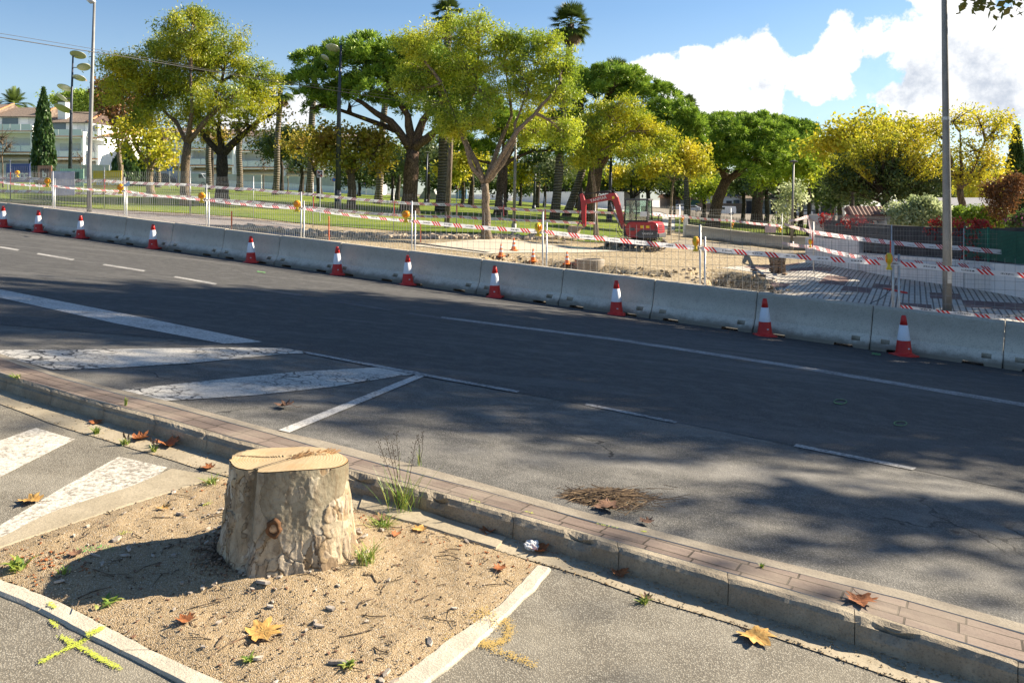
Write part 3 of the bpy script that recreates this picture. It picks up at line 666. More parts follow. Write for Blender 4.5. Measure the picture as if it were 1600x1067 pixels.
def slabs(name, inner, outer, h, mat, seed=0, gap=.006, n=40, ln=.5):
    """border stones between two pixel polylines"""
    a = [hitN(*p) for p in pl2(inner, n)]; b = [hitN(*p) for p in pl2(outer, n)]
    m = MB(); L = sum((a[i+1]-a[i]).length for i in range(n-1)); k = max(1, round(L/ln)); r = random.Random(seed)
    for q in range(k):
        s0 = q*L/k+gap; s1 = (q+1)*L/k-gap; mm = 12; b0 = len(m.v)
        for i in range(mm+1):
            s = s0+(s1-s0)*i/mm; p = at_s(a, a, s); o = at_s(b, a, s)
            w1 = mnoise.noise(Vector((p.x*14, p.y*14, seed)))*.008; w2 = mnoise.noise(Vector((o.x*14, o.y*14, seed+5)))*.008; dd = (o-p).normalized()
            up = Vector((0,0,h+.003*mnoise.noise(Vector((p.x*8, p.y*8, 2))))); ch = Vector((0,0,.008))
            for v in (p+dd*w1-Vector((0,0,.05)), p+dd*w1+up-ch, p+dd*(w1+.01)+up, o+dd*(w2-.01)+up, o+dd*w2+up-ch, o+dd*w2-Vector((0,0,.05))): m.v.append(tuple(v))
        for i in range(mm):
            for j in range(5): m.f.append((b0+i*6+j, b0+(i+1)*6+j, b0+(i+1)*6+j+1, b0+i*6+j+1)); m.m.append(0)
        m.f.append(tuple(b0+j for j in range(6))); m.m.append(0); m.f.append(tuple(b0+mm*6+j for j in reversed(range(6)))); m.m.append(0)
    return struct(m, name, mat)
def pl2(pts, n):
    d = [0]
    for a, b in zip(pts, pts[1:]): d.append(d[-1]+math.hypot(b[0]-a[0], b[1]-a[1]))
    return [(float(np.interp(s, d, [p[0] for p in pts])), float(np.interp(s, d, [p[1] for p in pts]))) for s in np.linspace(0, d[-1], n)]
slabs('pit_border', [(-60,879),(0,858),(100,824),(236,780),(344,747)], [(-60,862),(0,841),(80,800),(200,762),(266,733)], .008, M['gutter'], 1, .001, ln=1.0)
slabs('pit_border', [(-40,888),(0,906),(80,936),(168,980),(244,1021),(340,1066),(420,1105)], [(-60,903),(0,930),(60,956),(136,996),(200,1027),(272,1064),(340,1100)], .012, M['border'], 2, .003)
slabs('pit_border', [(838,886),(780,948),(692,1008),(600,1080)], [(861,891),(832,926),(745,1010),(650,1085)], .014, M['border'], 3, .0015)
slabs('gutter_slab', [(560,797),(668,827),(775,860)], [(570,768),(690,809),(792,842)], .012, M['gutter'], 5, .002, ln=.9)
def spray(path, spread, n, mat, hit=hitN, dz=.005, seed=1, sz=.0026):
    r = random.Random(seed); m = MB()
    for i in range(n):
        f = r.random()*(len(path)-1); k = min(int(f), len(path)-2); f -= k; x = path[k][0]+(path[k+1][0]-path[k][0])*f+r.gauss(0, spread); y = path[k][1]+(path[k+1][1]-path[k][1])*f+r.gauss(0, spread*.6)
        p = hit(x, y); 
        if hit is hitN and inside(p.x, p.y, pw): p.z = soil_z(p.x, p.y)
        p.z += dz; q = sz*r.uniform(.4, 1.3); a = r.uniform(0, 6.28); m.add([p+Vector((math.cos(a+b)*q, math.sin(a+b)*q, 0)) for b in (0,1.3,2.6,3.9,5.2)], [(0,1,2,3,4)])
    return struct(m, 'paint_mark', mat, fix=False)
# paint marks
def stroke(name, a, b, wpx, mat, hit=hitN, dz=.017):
    (ax, ay), (bx, by) = a, b; L = math.hypot(bx-ax, by-ay); nx_, ny_ = -(by-ay)/L*wpx/2, (bx-ax)/L*wpx/2; up = []; lo = []
    for i in range(9):
        f = i/8; x = ax+(bx-ax)*f; y = ay+(by-ay)*f; g = 1+.25*math.sin(i*2.3+ax); up.append((x+nx_*g, y+ny_*g)); lo.append((x-nx_*g, y-ny_*g))
    return band(name, up, lo, mat, dz, hit)


for a, b in (((736,782),(750,786)),((820,800),(834,803)),((932,819),(966,826)),((1002,831),(1010,832)),((585,795),(600,796))):
    spray([a, b], .8, 60, M['sp_y'], hitR if a[0] > 600 else hitN, .006, seed=int(a[0]), sz=.002)
def ring(name, c, rx, ry, wd, mat, hit, a0=0, a1=6.28, dz=.006):
    n = 22; up = []; lo = []
    for i in range(n+1):
        a = a0+(a1-a0)*i/n; up.append((c[0]+(rx+wd)*math.cos(a), c[1]+(ry+wd*.6)*math.sin(a))); lo.append((c[0]+rx*math.cos(a), c[1]+ry*math.sin(a)))
    return band(name, up, lo, mat, dz, hit)
ring('paint_mark', (1313,627), 9, 3, 2, M['spray_g'], hitR); ring('paint_mark', (1407,661), 9, 3, 2, M['spray_g'], hitR)
stroke('paint_mark', (1362,552),(1376,554), 3, M['spray_g'], hitR, .005); stroke('paint_mark', (402,424),(415,426), 1.6, M['spray_g'], hitR, .005)
arc = [(770+26*math.cos(a), 985+22*math.sin(a)) for a in np.linspace(-1.5, 2.6, 14)]
spray(arc, 5, 900, M['sp_o'], dz=.006, seed=2); spray([(700,1000),(745,1005),(790,1022),(838,1042)], 5, 700, M['sp_o'], dz=.006, seed=3); spray([(780,985),(760,960),(740,975)], 6, 300, M['sp_o'], dz=.018, seed=4)
spray([(96,996),(184,1045)], 3.4, 800, M['sp_y'], dz=.006, seed=5); spray([(62,1037),(134,1001)], 2.4, 430, M['sp_y'], dz=.007, seed=6); spray([(136,999),(162,986)], 2.6, 260, M['sp_y'], dz=.018, seed=16); spray([(77,948),(86,955)], 2.5, 90, M['sp_y'], dz=.018, seed=17); spray([(80,972),(90,981)], 2.5, 90, M['sp_y'], dz=.006, seed=18)
spray([(120,868),(150,862),(175,864)], 4, 110, M['sp_g'], dz=.004, seed=7); spray([(120,882),(130,880)], 3, 30, M['sp_g'], dz=.004, seed=8); spray([(185,842),(200,838)], 2, 40, M['sp_y'], dz=.004, seed=9); spray([(315,792),(330,791)], 2, 40, M['sp_y'], dz=.004, seed=10)
# ---------------------------------------------------------------- terrain beyond the barriers
def patch(name, mat, px0, px1, f0, f1, nx, ny, dz=0, uv=False, uvrot=0, clip=None):
    m = MB()
    for i in range(nx+1):
        px = px0+(px1-px0)*i/nx; a = f0(px) if callable(f0) else f0; b = f1(px) if callable(f1) else f1
        for j in range(ny+1):
            f = j/ny; Y = a+(b-a)*f**1.35; X = (px-800)/F*Y; m.v.append((X, Y, zT(X, Y)+dz))
    for i in range(nx):
        for j in range(ny): m.f.append((i*(ny+1)+j, (i+1)*(ny+1)+j, (i+1)*(ny+1)+j+1, i*(ny+1)+j+1)); m.m.append(0)
    if uv:
        c, s_ = math.cos(uvrot), math.sin(uvrot); m.uv = [(v[0]*c+v[1]*s_, -v[0]*s_+v[1]*c) for v in m.v]
    return struct(m, name, mat, smooth=True, fix=False)
Yb = lambda px: bl(t_at(px, .85), .85).y
patch('site_ground', M['site'], -700, 2900, Yb, lambda px: 60, 420, 90, 0)
patch('far_ground', M['wall_grey'], -900, 2900, lambda px: 56, lambda px: 900, 120, 60, -.02)
patch('lawn', M['grass'], -800, 1035, lambda px: 40.3 if px < 980 else 41, lambda px: interp(px, [-900,600,900,1100], [134,128,110,100]), 160, 60, .03)
patch('lawn', M['grass'], 1055, 1290, lambda px: 57, lambda px: 100, 60, 30, .03)
patch('sidewalk', M['paving'], -700, 470, lambda px: bl(t_at(px, .88), .88).y, lambda px: interp(px, [0,330,400,470], [40,40,39.5,39.3]) if px < 380 else 39.6, 120, 40, .008, True, .5)
edge = lambda px: interp(px, [1195,1210,1235,1290,1345,1400,3000], [27.5,19.5,17.6,16.4,15.4,10,0])
patch('tile_pavement', M['tiles'], 1120, 2600, lambda px: max(Yb(px), interp(px, [1120,1190,1202,1220,1245,1300], [31.4,30.4,27,23.6,18.8,0])), lambda px: interp(px, [1120,1200,1270,1600,1900], [31,35,36,26,24]), 260, 60, .012, True, 1.12)
patch('street', M['edging'], 640, 1400, lambda px: 104 if px > 1040 else 122, lambda px: 175, 60, 10, .05)
patch('street', M['edging'], -800, 640, lambda px: 135, lambda px: 142, 60, 6, .05)
# broken edge of the old footpath, gravel in the pits
def stones(name, mat, pts, label, cat='rubble', smin=.04, smax=.16, seed=1):
    r = random.Random(seed); m = MB()
    for (X, Y, z, k) in pts:
        for _ in range(k):
            s_ = r.uniform(smin, smax)*r.uniform(.5, 1); x = X+r.gauss(0, .28); y = Y+r.gauss(0, .28); zz = zT(x, y)+s_*.2
            vs = [Vector((r.uniform(.6, 1)*a, r.uniform(.6, 1)*b, r.uniform(.4, .8)*c))*s_ for a in (-1,1) for b in (-1,1) for c in (-1,1)]
            q = Matrix.Rotation(r.uniform(0, 6.28), 3, 'Z') @ Matrix.Rotation(r.uniform(-.6, .6), 3, 'X')
            m.add([q@v+Vector((x, y, zz)) for v in vs], [(0,2,3,1),(4,5,7,6),(0,1,5,4),(2,6,7,3),(0,4,6,2),(1,3,7,5)])
    o = m.build(name, mat); tag(o, label, cat, kind='stuff'); return o
pts = []
for px in range(380, 1000, 5):
    c = hitT(px, interp(px, [380,480,620,800,1000], [358,366,372,372,377])); pts.append((c.x, c.y, c.z, 12))
stones('rubble', M['rubble'], pts, 'line of broken paving rubble along the edge of the dug-up footpath', smin=.05, smax=.2)
pts = []
for cx, cy, rx, ry, d_ in PITS[:3]:
    for _ in range(30): a = random.uniform(0, 6.28); q = random.uniform(0, 1); pts.append((cx+rx*q*math.cos(a), cy+ry*q*math.sin(a), 0, 8))
stones('gravel', M['site'], pts, 'loose gravel filling the dug pit around the manhole', 'gravel', .03, .1, 3)
pts = []
for cx, cy, rx, ry, d_ in PITS[3:]:
    for k in range(36): a = k/36*6.28; pts.append((cx+rx*.92*math.cos(a), cy+ry*.92*math.sin(a), 0, 3))
stones('rubble', M['rubble'], pts, 'broken earth and tile lumps round the deep hole by the tiled pavement', 'rubble', .02, .09, 5)
pts = [(hitT(px, 388+ (px-950)*.05).x, hitT(px, 388+(px-950)*.05).y-.7, 0, 14) for px in range(945, 1000, 5)]
stones('spoil', M['site'], pts, 'small heap of spoil in front of the excavator tracks', 'soil heap', .04, .14, 6)
# asphalt remnants on the site
def sheet(name, mat, poly, dz, n=14):
    m = MB(); c = [hitT(x, y) for x, y in poly]; a, b, c_, d_ = c[:4]
    for i in range(n+1):
        for j in range(n+1):
            p = a.lerp(b, i/n).lerp(d_.lerp(c_, i/n), j/n); m.v.append((p.x, p.y, zT(p.x, p.y)+dz))
    for i in range(n):
        for j in range(n): m.f.append((i*(n+1)+j, (i+1)*(n+1)+j, (i+1)*(n+1)+j+1, i*(n+1)+j+1)); m.m.append(0)
    return struct(m, name, mat, fix=False)
sheet('old_asphalt', M['border'], [(640,384),(760,374),(1000,392),(760,398)], .02)
sheet('old_asphalt', M['edging'], [(1062,374),(1240,392),(1240,402),(1040,386)], .02)
sheet('black_strip', M['black'], [(620,378.6),(640,378.6),(766,395.5),(760,396.5)], .03, 20)  # flat black strip laid just above the site ground
# ---------------------------------------------------------------- concrete barriers
def barrier_mesh(L=2.06):
    prof = [(-.29,0),(.29,0),(.29,.09),(.155,.28),(.10,.76),(.07,.80),(-.07,.80),(-.10,.76),(-.155,.28),(-.29,.09)]
    bm = bmesh.new(); xs = [-L/2, -L/2+.022, L/2-.022, L/2]; rings = []
    for x in xs:
        k = .90 if abs(x) > L/2-.01 else 1
        rings.append([bm.verts.new((x, y*k, z if k == 1 else (z*.985+.004 if z else 0))) for y, z in prof])
    n = len(prof)
    for a, b in zip(rings, rings[1:]):
        for j in range(n): bm.faces.new((a[j], a[(j+1)%n], b[(j+1)%n], b[j]))
    bm.faces.new(rings[0]); bm.faces.new(rings[-1]); bmesh.ops.recalc_face_normals(bm, faces=bm.faces)
    me = bpy.data.meshes.new('concrete_barrier'); bm.to_mesh(me); bm.free(); me.materials.append(M['barrier'])
    o = bpy.data.objects.new('concrete_barrier', me); C.objects.link(o)
    cut = MB()
    for x in (-.60, .60):
        cut.add([(x+dx*(1 if z < 0 else .82), y, z) for dx, z in ((-.2,-.1),(.2,-.1),(.19,.07),(-.19,.07)) for y in (-.5, .5)], [(0,2,4,6),(1,7,5,3),(0,1,3,2),(2,3,5,4),(4,5,7,6),(6,7,1,0)])
        for s_ in (1, -1):
            q = Matrix.Rotation(-s_*.57, 3, 'X'); cut.box((x*1.33, s_*.222, .19), (.15, .09, .19), M=q)
    co = cut.build('cutter', M['barrier']); md = o.modifiers.new('b', 'BOOLEAN'); md.object = co; md.operation = 'DIFFERENCE'; md.solver = 'EXACT'
    bpy.context.view_layer.update(); ev = o.evaluated_get(bpy.context.evaluated_depsgraph_get()); new = bpy.data.meshes.new_from_object(ev)
    o.modifiers.clear(); o.data = new; bpy.data.objects.remove(co); new.name = 'concrete_barrier'
    return o
bar0 = barrier_mesh(2.078); used = [False]
slope = math.atan(SL); RB = (Matrix.Rotation(math.atan2(DY, DX), 3, 'Z') @ Matrix.Rotation(-slope, 3, 'Y'))
eul = RB.to_euler()
BT0 = -1.51; BSP = 2.087
for k in range(-2, 17):
    t = BT0+BSP*(k+.5); p = bl(t, .45)
    lab = 'grey concrete road barrier in the row, %s' % {-2:'beyond the right edge of the view', -1:'cut off by the right edge of the photo', 0:'first full block from the right'}.get(k, '%s full block from the right' % ORD[min(k, 19)])
    o = place(bar0, used, p+Vector((0,0,.004)), 0, lab); o.rotation_euler = eul; o.scale = (1, 1, 1+.008*math.sin(k*3)); tag(o, lab, 'concrete barrier', 'concrete barriers along the road')
# ---------------------------------------------------------------- traffic cones
def cone():
    t = thing('traffic_cone', '', 'traffic cone', group='red and white cones in front of the barriers')
    b = MB(); b.lathe([(.19,0),(.195,.012),(.185,.03),(.16,.036),(.135,.06),(.11,.27),(.106,.28)], 28); b.box((0,0,.012),(.36,.36,.024)); b.build('base', M['cone_red'], t, smooth=False)
    s_ = MB(); s_.lathe([(.1095,.272),(.110,.276),(.070,.538),(.066,.540)], 28); s_.build('sleeve', M['cone_white'], t, smooth=True)
    u = MB(); u.lathe([(.0645,.535),(.045,.665),(.040,.672),(.038,.70),(.030,.706),(.026,.68)], 28); u.build('tip', M['cone_red'], t, smooth=True)
    l = MB(); l.box((.02,-.128,.14),(.035,.006,.02)); l.build('sticker', M['balc'], t)
    return t
c0 = cone(); used = [False]
cpx = [(5,353),(60,363),(126,372),(239,389),(392,411),(527,431),(637,447),(773,467),(963,497),(1195,527),(1412,555)]
for i, (px, py) in enumerate(cpx):
    p = bl(t_at(px, -.07), -.07); lab = 'red and white traffic cone by the concrete barriers, %s from the left' % ORD[i]
    if i == 0: lab = 'red and white traffic cone half cut off by the left edge of the photo'
    if i == 10: lab = 'red and white traffic cone nearest the viewer, in front of the far right barrier'
    o = place(c0, used, p, (i*.7) % .6-.3, lab); o.rotation_euler = (0, 0, (i*.7) % .6-.3)
def cone2():
    t = thing('work_cone', '', 'traffic cone', group='small orange striped cones by the pit')
    b = MB(); b.lathe([(.17,0),(.19,.02),(.17,.035),(.12,.05),(.085,.18)], 20); b.build('base', M['cone_orange'], t)
    for a, c_, nm, mt in ((.18,.26,'white_band','cone_white'),(.26,.35,'orange_band','cone_orange'),(.35,.42,'white_band','cone_white'),(.42,.52,'tip','cone_orange')):
        f = lambda z: .085-(z-.18)*.19
        b = MB(); b.lathe([(f(a),a),(f(c_),c_)], 20); b.build(nm, M[mt], t)
    return t
c0 = cone2(); used = [False]
for (px, py), lab in zip([(783,405),(803,393),(833,413),(886,415)], ['small orange and white cone at the left end of the pit','small orange and white cone behind the pit, farthest of the four','small orange and white cone just left of the double fence post','small orange and white cone on a wide collar beside the manhole ring']):
    c = hitT(px, py); c.z += .02; place(c0, used, c, 0, lab, c.y*19/F/.52*1.05)
c0['category'] = 'traffic cone'
# ---------------------------------------------------------------- fence panels
def fence_panel(kind, L, H=1.92, name='site_fence'):
    """local: x along, z up. kind 'fold' = folded wires, 'grid' = flat grid"""
    t = thing(name, '', 'fence')
    for x in (0, L): fr = MB(); fr.tube([(x,0,0),(x,0,H)], .021, 8); fr.build('post', M['steel'], t, smooth=True)
    wr = MB(); r = .0026
    if kind == 'fold':
        n = int(L/.08); folds = (.28, .92, 1.62)
        for i in range(1, n):
            x = L*i/n; pts = [(x,0,.08)]
            for f in folds: pts += [(x,0,f-.05),(x,-.05,f),(x,0,f+.05)]
            pts.append((x,0,H-.02))
            for a, b in zip(pts, pts[1:]): wr.bar(a, b, r*2)
        for z in (.08,.23,.28,.33,.6,.87,.92,.97,1.3,1.57,1.62,1.67,H-.04): wr.bar((0,-.05 if z in folds else 0,z),(L,-.05 if z in folds else 0,z), r*2)
    else:
        n = int(L/.15)
        for i in range(1, n): wr.bar((L*i/n,0,.06),(L*i/n,0,H-.02), r*2.0)
        z = .1
        while z < H: wr.bar((0,.004,z),(L,.004,z), r*2.0); z += .155
    wr.build('wire_mesh', M['wire'] if kind == 'fold' else M['wire_dark'], t, fix=False)
    return t
posts = [28.3, 25.7] + [25.89-3.67*k for k in range(1, 12)]
posts = [29.6]+[25.89-3.672*k for k in range(0, 12)]
pf = fence_panel('fold', 3.56); pg = fence_panel('grid', 3.56); uf = [False]; ug = [False]
def span(proto, used, a, b, L, label, group):
    d_ = b-a; o = place(proto, used, a, math.atan2(d_.y, d_.x), label)
    hl = math.hypot(d_.x, d_.y); o.rotation_euler = (0, 0, math.atan2(d_.y, d_.x)); o.scale = (hl/L, 1, 1); o['group'] = group; o['category'] = 'fence'
    return o
FO = .92
for k in range(len(posts)-1):
    a = bl(posts[k]-.05, FO); b = bl(posts[k+1]+.05, FO); zz = (a.z+b.z)/2-.0; a.z = b.z = zz+.12*0
    lab = 'wire mesh site fence panel right behind the barriers, %s from the left' % ORD[k]
    # the panels follow the slope: sheared copies stay upright
    span(pf if k < 5 else pg, uf if k < 5 else ug, a, b, 3.56, lab, 'site fence panels behind the barriers')
for k, t in enumerate(posts):
    p = bl(t, FO)
    fb = MB(); fb.box((0,0,.065),(.62,.24,.13)); fb.box((0,0,.15),(.3,.16,.05)) ; o = fb.build('concrete_block', M['barrier'], bevel=.015)
    o.location = p; o.rotation_euler = (0,0,math.atan2(DY, DX)+1.57); tag(o, 'concrete foot under the %s fence post from the left behind the barriers' % ORD[k], 'concrete block', 'concrete blocks under the fence posts')
def ribbon(name, pts, mat, label, wd=.1, sag=.03, twist=0., group=None):
    m = MB(); m.uv = []; u = 0; pts = [Vector(p) for p in pts]; r = random.Random(len(pts)+int(pts[0].x*10))
    for a, b in zip(pts, pts[1:]):
        n = 14; L = (b-a).length; tw0 = r.uniform(-.3, .3)*twist; tw1 = r.uniform(-1, 1)*twist
        for i in range(n+1):
            f = i/n; p = a.lerp(b, f)-Vector((0,0,4*sag*f*(1-f))); dr = (b-a).normalized(); nn = Vector((-dr.y, dr.x, 0)).normalized()
            an = (tw0+tw1*math.sin(f*3.14)); up = Vector((0,0,1))*math.cos(an)+nn*math.sin(an); h = wd/2*(.82 if i in (0, n) else 1)
            m.v += [tuple(p-up*h), tuple(p+up*h)]; m.uv += [(u+L*f, 0), (u+L*f, wd)]
        b0 = len(m.v)-2*(n+1)
        for i in range(n): m.f.append((b0+2*i, b0+2*i+2, b0+2*i+3, b0+2*i+1)); m.m.append(0)
        u += L
    o = m.build(name, mat, fix=False); return tag(o, label, 'barrier tape', group or 'red and white barrier tape')
def fp(t, h): p = bl(t, FO-.04); p.z += h; return p
tp = [(0,285,),(83,291),(197,299),(324,313),(472,326),(645,346),(850,362),(1095,388),(1404,412),(1800,446)]
hs = [1.63, 1.60, 1.50, 1.50, 1.50, 1.46, 1.46, 1.50, 1.5]
pp = [fp(t, 1.52) for t in posts[:9]]
pp = []
for px, py in tp:
    t = t_at(px, FO-.04); b = bl(t, FO-.04); pp.append(Vector((b.x, b.y, CZ+(YH-py)/F*b.y)))
ribbon('barrier_tape', pp[:6], M['tape'], 'red and white tape strung along the left part of the front fence', .07, .03, 1.1)
ribbon('barrier_tape', pp[5:], M['tape'], 'red and white tape along the right part of the front fence, wide stripes', .095, .02, .35)
ribbon('barrier_tape', [bl(.1, FO-.1)+Vector((0,0,.83)), bl(-1.6, FO+.1)+Vector((0,0,.85)), bl(-4, FO)+Vector((0,0,.93))], M['tape'], 'low loose strip of red and white tape across the tiled pavement at the right edge', .07, .03, 1.2)
# warning lamps hung on the fence posts
def wlamp():
    t = thing('warning_lamp', '', 'warning lamp', group='yellow warning lamps on the site fences')
    b = MB(); b.lathe([(.045,-.2),(.05,-.19),(.045,-.15),(.038,-.13),(.036,-.09),(.06,-.07)], 14, sy=.75); b.box((0,0,-.19),(.12,.09,.035)); b.build('body', M['lamp_yellow'], t)
    q = Matrix.Rotation(R(90), 3, 'X'); h = MB(); h.lathe([(.098,-.035),(.104,-.02),(.104,.02),(.098,.035)], 24); h.v = [tuple(q@Vector(v)) for v in h.v]; h.build('housing', M['lamp_yellow'], t)
    for s_ in (1, -1):
        l = MB(); l.lathe([(.082,.03),(.078,.05),(.05,.062),(.02,.066)], 20); l.v = [tuple((q@Vector((v[0], v[1], v[2]*s_)))) for v in l.v]; l.build('lens', M['lens'], t, smooth=True)
    k = MB(); k.bar((.06,0,-.12),(.12,0,-.10),.02); k.build('bracket', M['black'], t)
    return t
wl = wlamp(); used = [False]
for i, (px, py, rz, Yy) in enumerate([(27,270,.2,39),(74,283,.1,None),(188,293,.1,None),(315,306,0,None),(464,319,0,None),(634,335,.1,None),(841,355,1.0,None),(1087,377,1.15,None),(1389,404,1.25,None),(1266,378,1.3,30),(1066,342,.3,50),(1144,351,.3,50),(1219,357,.5,45)]):
    if Yy is None: b = bl(t_at(px, FO-.1), FO-.1); Yy = b.y
    lab = 'yellow warning lamp on the site fences, %s from the left' % ORD[[0,1,2,3,4,5,6,8,12,11,7,9,10][i]]
    place(wl, used, P(px, py, Yy), rz, lab, 1.0 if i < 10 else 1.0)
# ---------------------------------------------------------------- vegetation builders
def unit(a): return a/np.maximum(np.linalg.norm(a, axis=1, keepdims=True), 1e-9)
def diamonds(c, l, w, bias=(0,0,0), flat=0.):
    n = len(c); a = rng.normal(size=(n,3)); a[:,2] *= (1-flat); a = unit(unit(a)+np.array(bias)); b = unit(np.cross(a, rng.normal(size=(n,3))))
    ll = l*rng.uniform(.6, 1.25, (n,1))/2; ww = w*rng.uniform(.6, 1.25, (n,1))/2
    V = np.stack([c-a*ll, c+b*ww-a*ll*.1, c+a*ll, c-b*ww-a*ll*.1], 1); return V.reshape(-1, 3)
def clusters(cent, k, sig, l, w, bias=(0,0,0), zs=.8):
    cent = np.asarray(cent); n = len(cent); off = rng.normal(size=(n,k,3))*sig; off[:,:,2] *= zs
    c = (cent[:,None,:]+off).reshape(-1,3); cr = np.repeat(rng.uniform(0, 1, n), k); r = np.clip(cr*.7+rng.uniform(0, 1, n*k)*.3, 0, 1)
    return diamonds(c, l, w, bias), r
def tufts(cent, k, rad, w, out=None):
    cent = np.asarray(cent); n = len(cent); d = rng.normal(size=(n,k,3))
    if out is not None: d = d*.75+np.asarray(out)[:,None,:]*1.1
    d[:,:,2] += .25
    d = d/np.linalg.norm(d, axis=2, keepdims=True); L = rad*rng.uniform(.6, 1.15, (n,k,1)); s = np.cross(d.reshape(-1,3), rng.normal(size=(n*k,3))); s = unit(s).reshape(n,k,3)*w/2
    c = cent[:,None,:]; b = c+d*L*.12; t = c+d*L
    V = np.stack([b-s*.6, b+s*.6, t+s, t-s], 2).reshape(-1,3); r = np.clip(np.repeat(rng.uniform(0, 1, n), k)*.6+rng.uniform(0, .4, n*k), 0, 1); return V, r
def in_ell(n, surf=.6):
    d = unit(rng.normal(size=(n,3))); r = rng.uniform(0, 1, (n,1))**(1/3); r = r*(1-surf)+surf*np.maximum(r, .75); return d*r
def curve(a, b, n, wob, sag=0, up=0):
    a = Vector(a); b = Vector(b); L = (b-a).length; o = []
    s1 = Vector(rng.normal(size=3))*wob*L; 
    for i in range(n+1):
        f = i/n; p = a.lerp(b, f)+s1*math.sin(f*math.pi)+Vector((0,0,up*L*math.sin(f*math.pi)))+Vector(rng.normal(size=3))*wob*.25*L*(0 < i < n); o.append(p)
    return o
def tree(name, label, cat, Y, trunk, blobs, leaf, bark='bark', kind='leaf', nsub=24, k=42, sig=.3, ls=(.24,.10), rt=.2, dz=None, group=None, mains=None, bias=(0,0,-.3), thin=1., dd=.55, limb_r=.4, tuft_r=.34, under=.35, ground=True, tufts_n=1.):
    s = F/Y; px, py = trunk[0]; b = onT(px, Y) if ground else P(px, py, Y)
    t = thing(name, label, cat, b, 0, group)
    pts = [b-Vector((0,0,.15))]+[P(x, y, Y) for x, y in trunk[1:]]; n = len(pts); fine = []
    for i in range(n-1):
        for q in range(3): fine.append(pts[i].lerp(pts[i+1], q/3)+Vector((rng.normal()*.02, rng.normal()*.02, 0))*(i+q > 0))
    fine.append(pts[-1]); m = MB(); nf = len(fine)
    m.tube(fine, [rt*(1.4 if i == 0 else 1.12 if i == 1 else 1-.22*i/nf)*rng.uniform(.92, 1.08) for i in range(nf)], 10)
    fork = pts[-1]; C_ = []; outs = []
    cx = sum(q[0] for q in blobs)/len(blobs); spread = max(q[2] for q in blobs)/s
    ml = mains or []; mainpts = []
    for path in ml:
        pp = [fork]+[P(x, y, Y+(q[0] if q else 0)) for x, y, *q in path]; f2 = []
        for i in range(len(pp)-1):
            for q in range(3): f2.append(pp[i].lerp(pp[i+1], q/3)+Vector(rng.normal(size=3))*.03*(i+q > 0))
        f2.append(pp[-1]); m.tube(f2, [rt*.66*(1-.74*i/(len(f2)-1))*rng.uniform(.86, 1.14) for i in range(len(f2))], 8); mainpts += f2[2:]
    allsub = []
    for bi, q in enumerate(blobs):
        bx, by, rx, ry = q[:4]; dy = q[4] if len(q) > 4 else (rng.uniform(-1, 1)*dd*spread)
        c = P(bx, by, Y+dy); R_ = np.array([rx/s, max(rx, ry)/s*.9, ry/s])
        src = min(mainpts, key=lambda p: (p-c).length) if mainpts else fork
        lp = curve(src, c, 5, .05, up=.08); m.tube(lp, [max(.02, rt*limb_r*(1-.8*i/5)) for i in range(6)], 6, cap=False)
        ns = int(nsub*thin*max(.4, rx*ry/s/s/3)); e = in_ell(ns)*R_*(rng.uniform(.78, 1.28, (ns,1)) if kind == 'leaf' else 1)+np.array(c)
        if kind == 'pine': e[:,2] = np.where(e[:,2] < c.z-R_[2]*.2, c.z-R_[2]*.2+rng.uniform(0, .3, ns), e[:,2])
        for p in e:
            p = Vector(p); a = lp[rng.integers(2, 6)]; sp = curve(a, p, 3, .06, up=.05); m.tube(sp, [.035,.024,.015,.007], 4, cap=False)
            allsub.append(sp)
            if kind == 'leaf':
                C_.append(sp[3]); C_.append(sp[3].lerp(sp[2], .5)); C_.append(sp[2])
        if kind == 'pine':
            nt = int(260*tufts_n*max(.4, rx*ry/s/s/3)); d = unit(rng.normal(size=(nt,3))); d[:,2] = np.where(d[:,2] < -under, -d[:,2], d[:,2]); bump = 1+.10*np.sin(d[:,0:1]*7+bi)*np.cos(d[:,1:2]*6)
            nl = max(6, nt//11); li = rng.integers(0, nl, nt); lc = d[:nl]*R_*bump[:nl]*rng.uniform(.82, 1.06, (nl,1))+np.array(c); e2 = unit(rng.normal(size=(nt,3))+d[li]*.5); e2[:,2] = np.abs(e2[:,2])*.9-.1
            pos = lc[li]+e2*np.array([.62,.62,.42])*rng.uniform(.75, 1.1, (nt,1)); C_ += [tuple(x) for x in pos]; outs += [tuple(x) for x in unit(e2+.3*d[li])]
    m.build('trunk', M[bark], t, w=True, smooth=True, fix=False)
    if leaf:
        if kind == 'leaf': V, r = clusters([tuple(x) for x in C_], k, sig, ls[0], ls[1], bias)
        else: V, r = tufts(C_, k, tuft_r, ls[1], outs)
        npmesh('crown', V, 4, M[leaf], t, r, tuple(b))
    return t
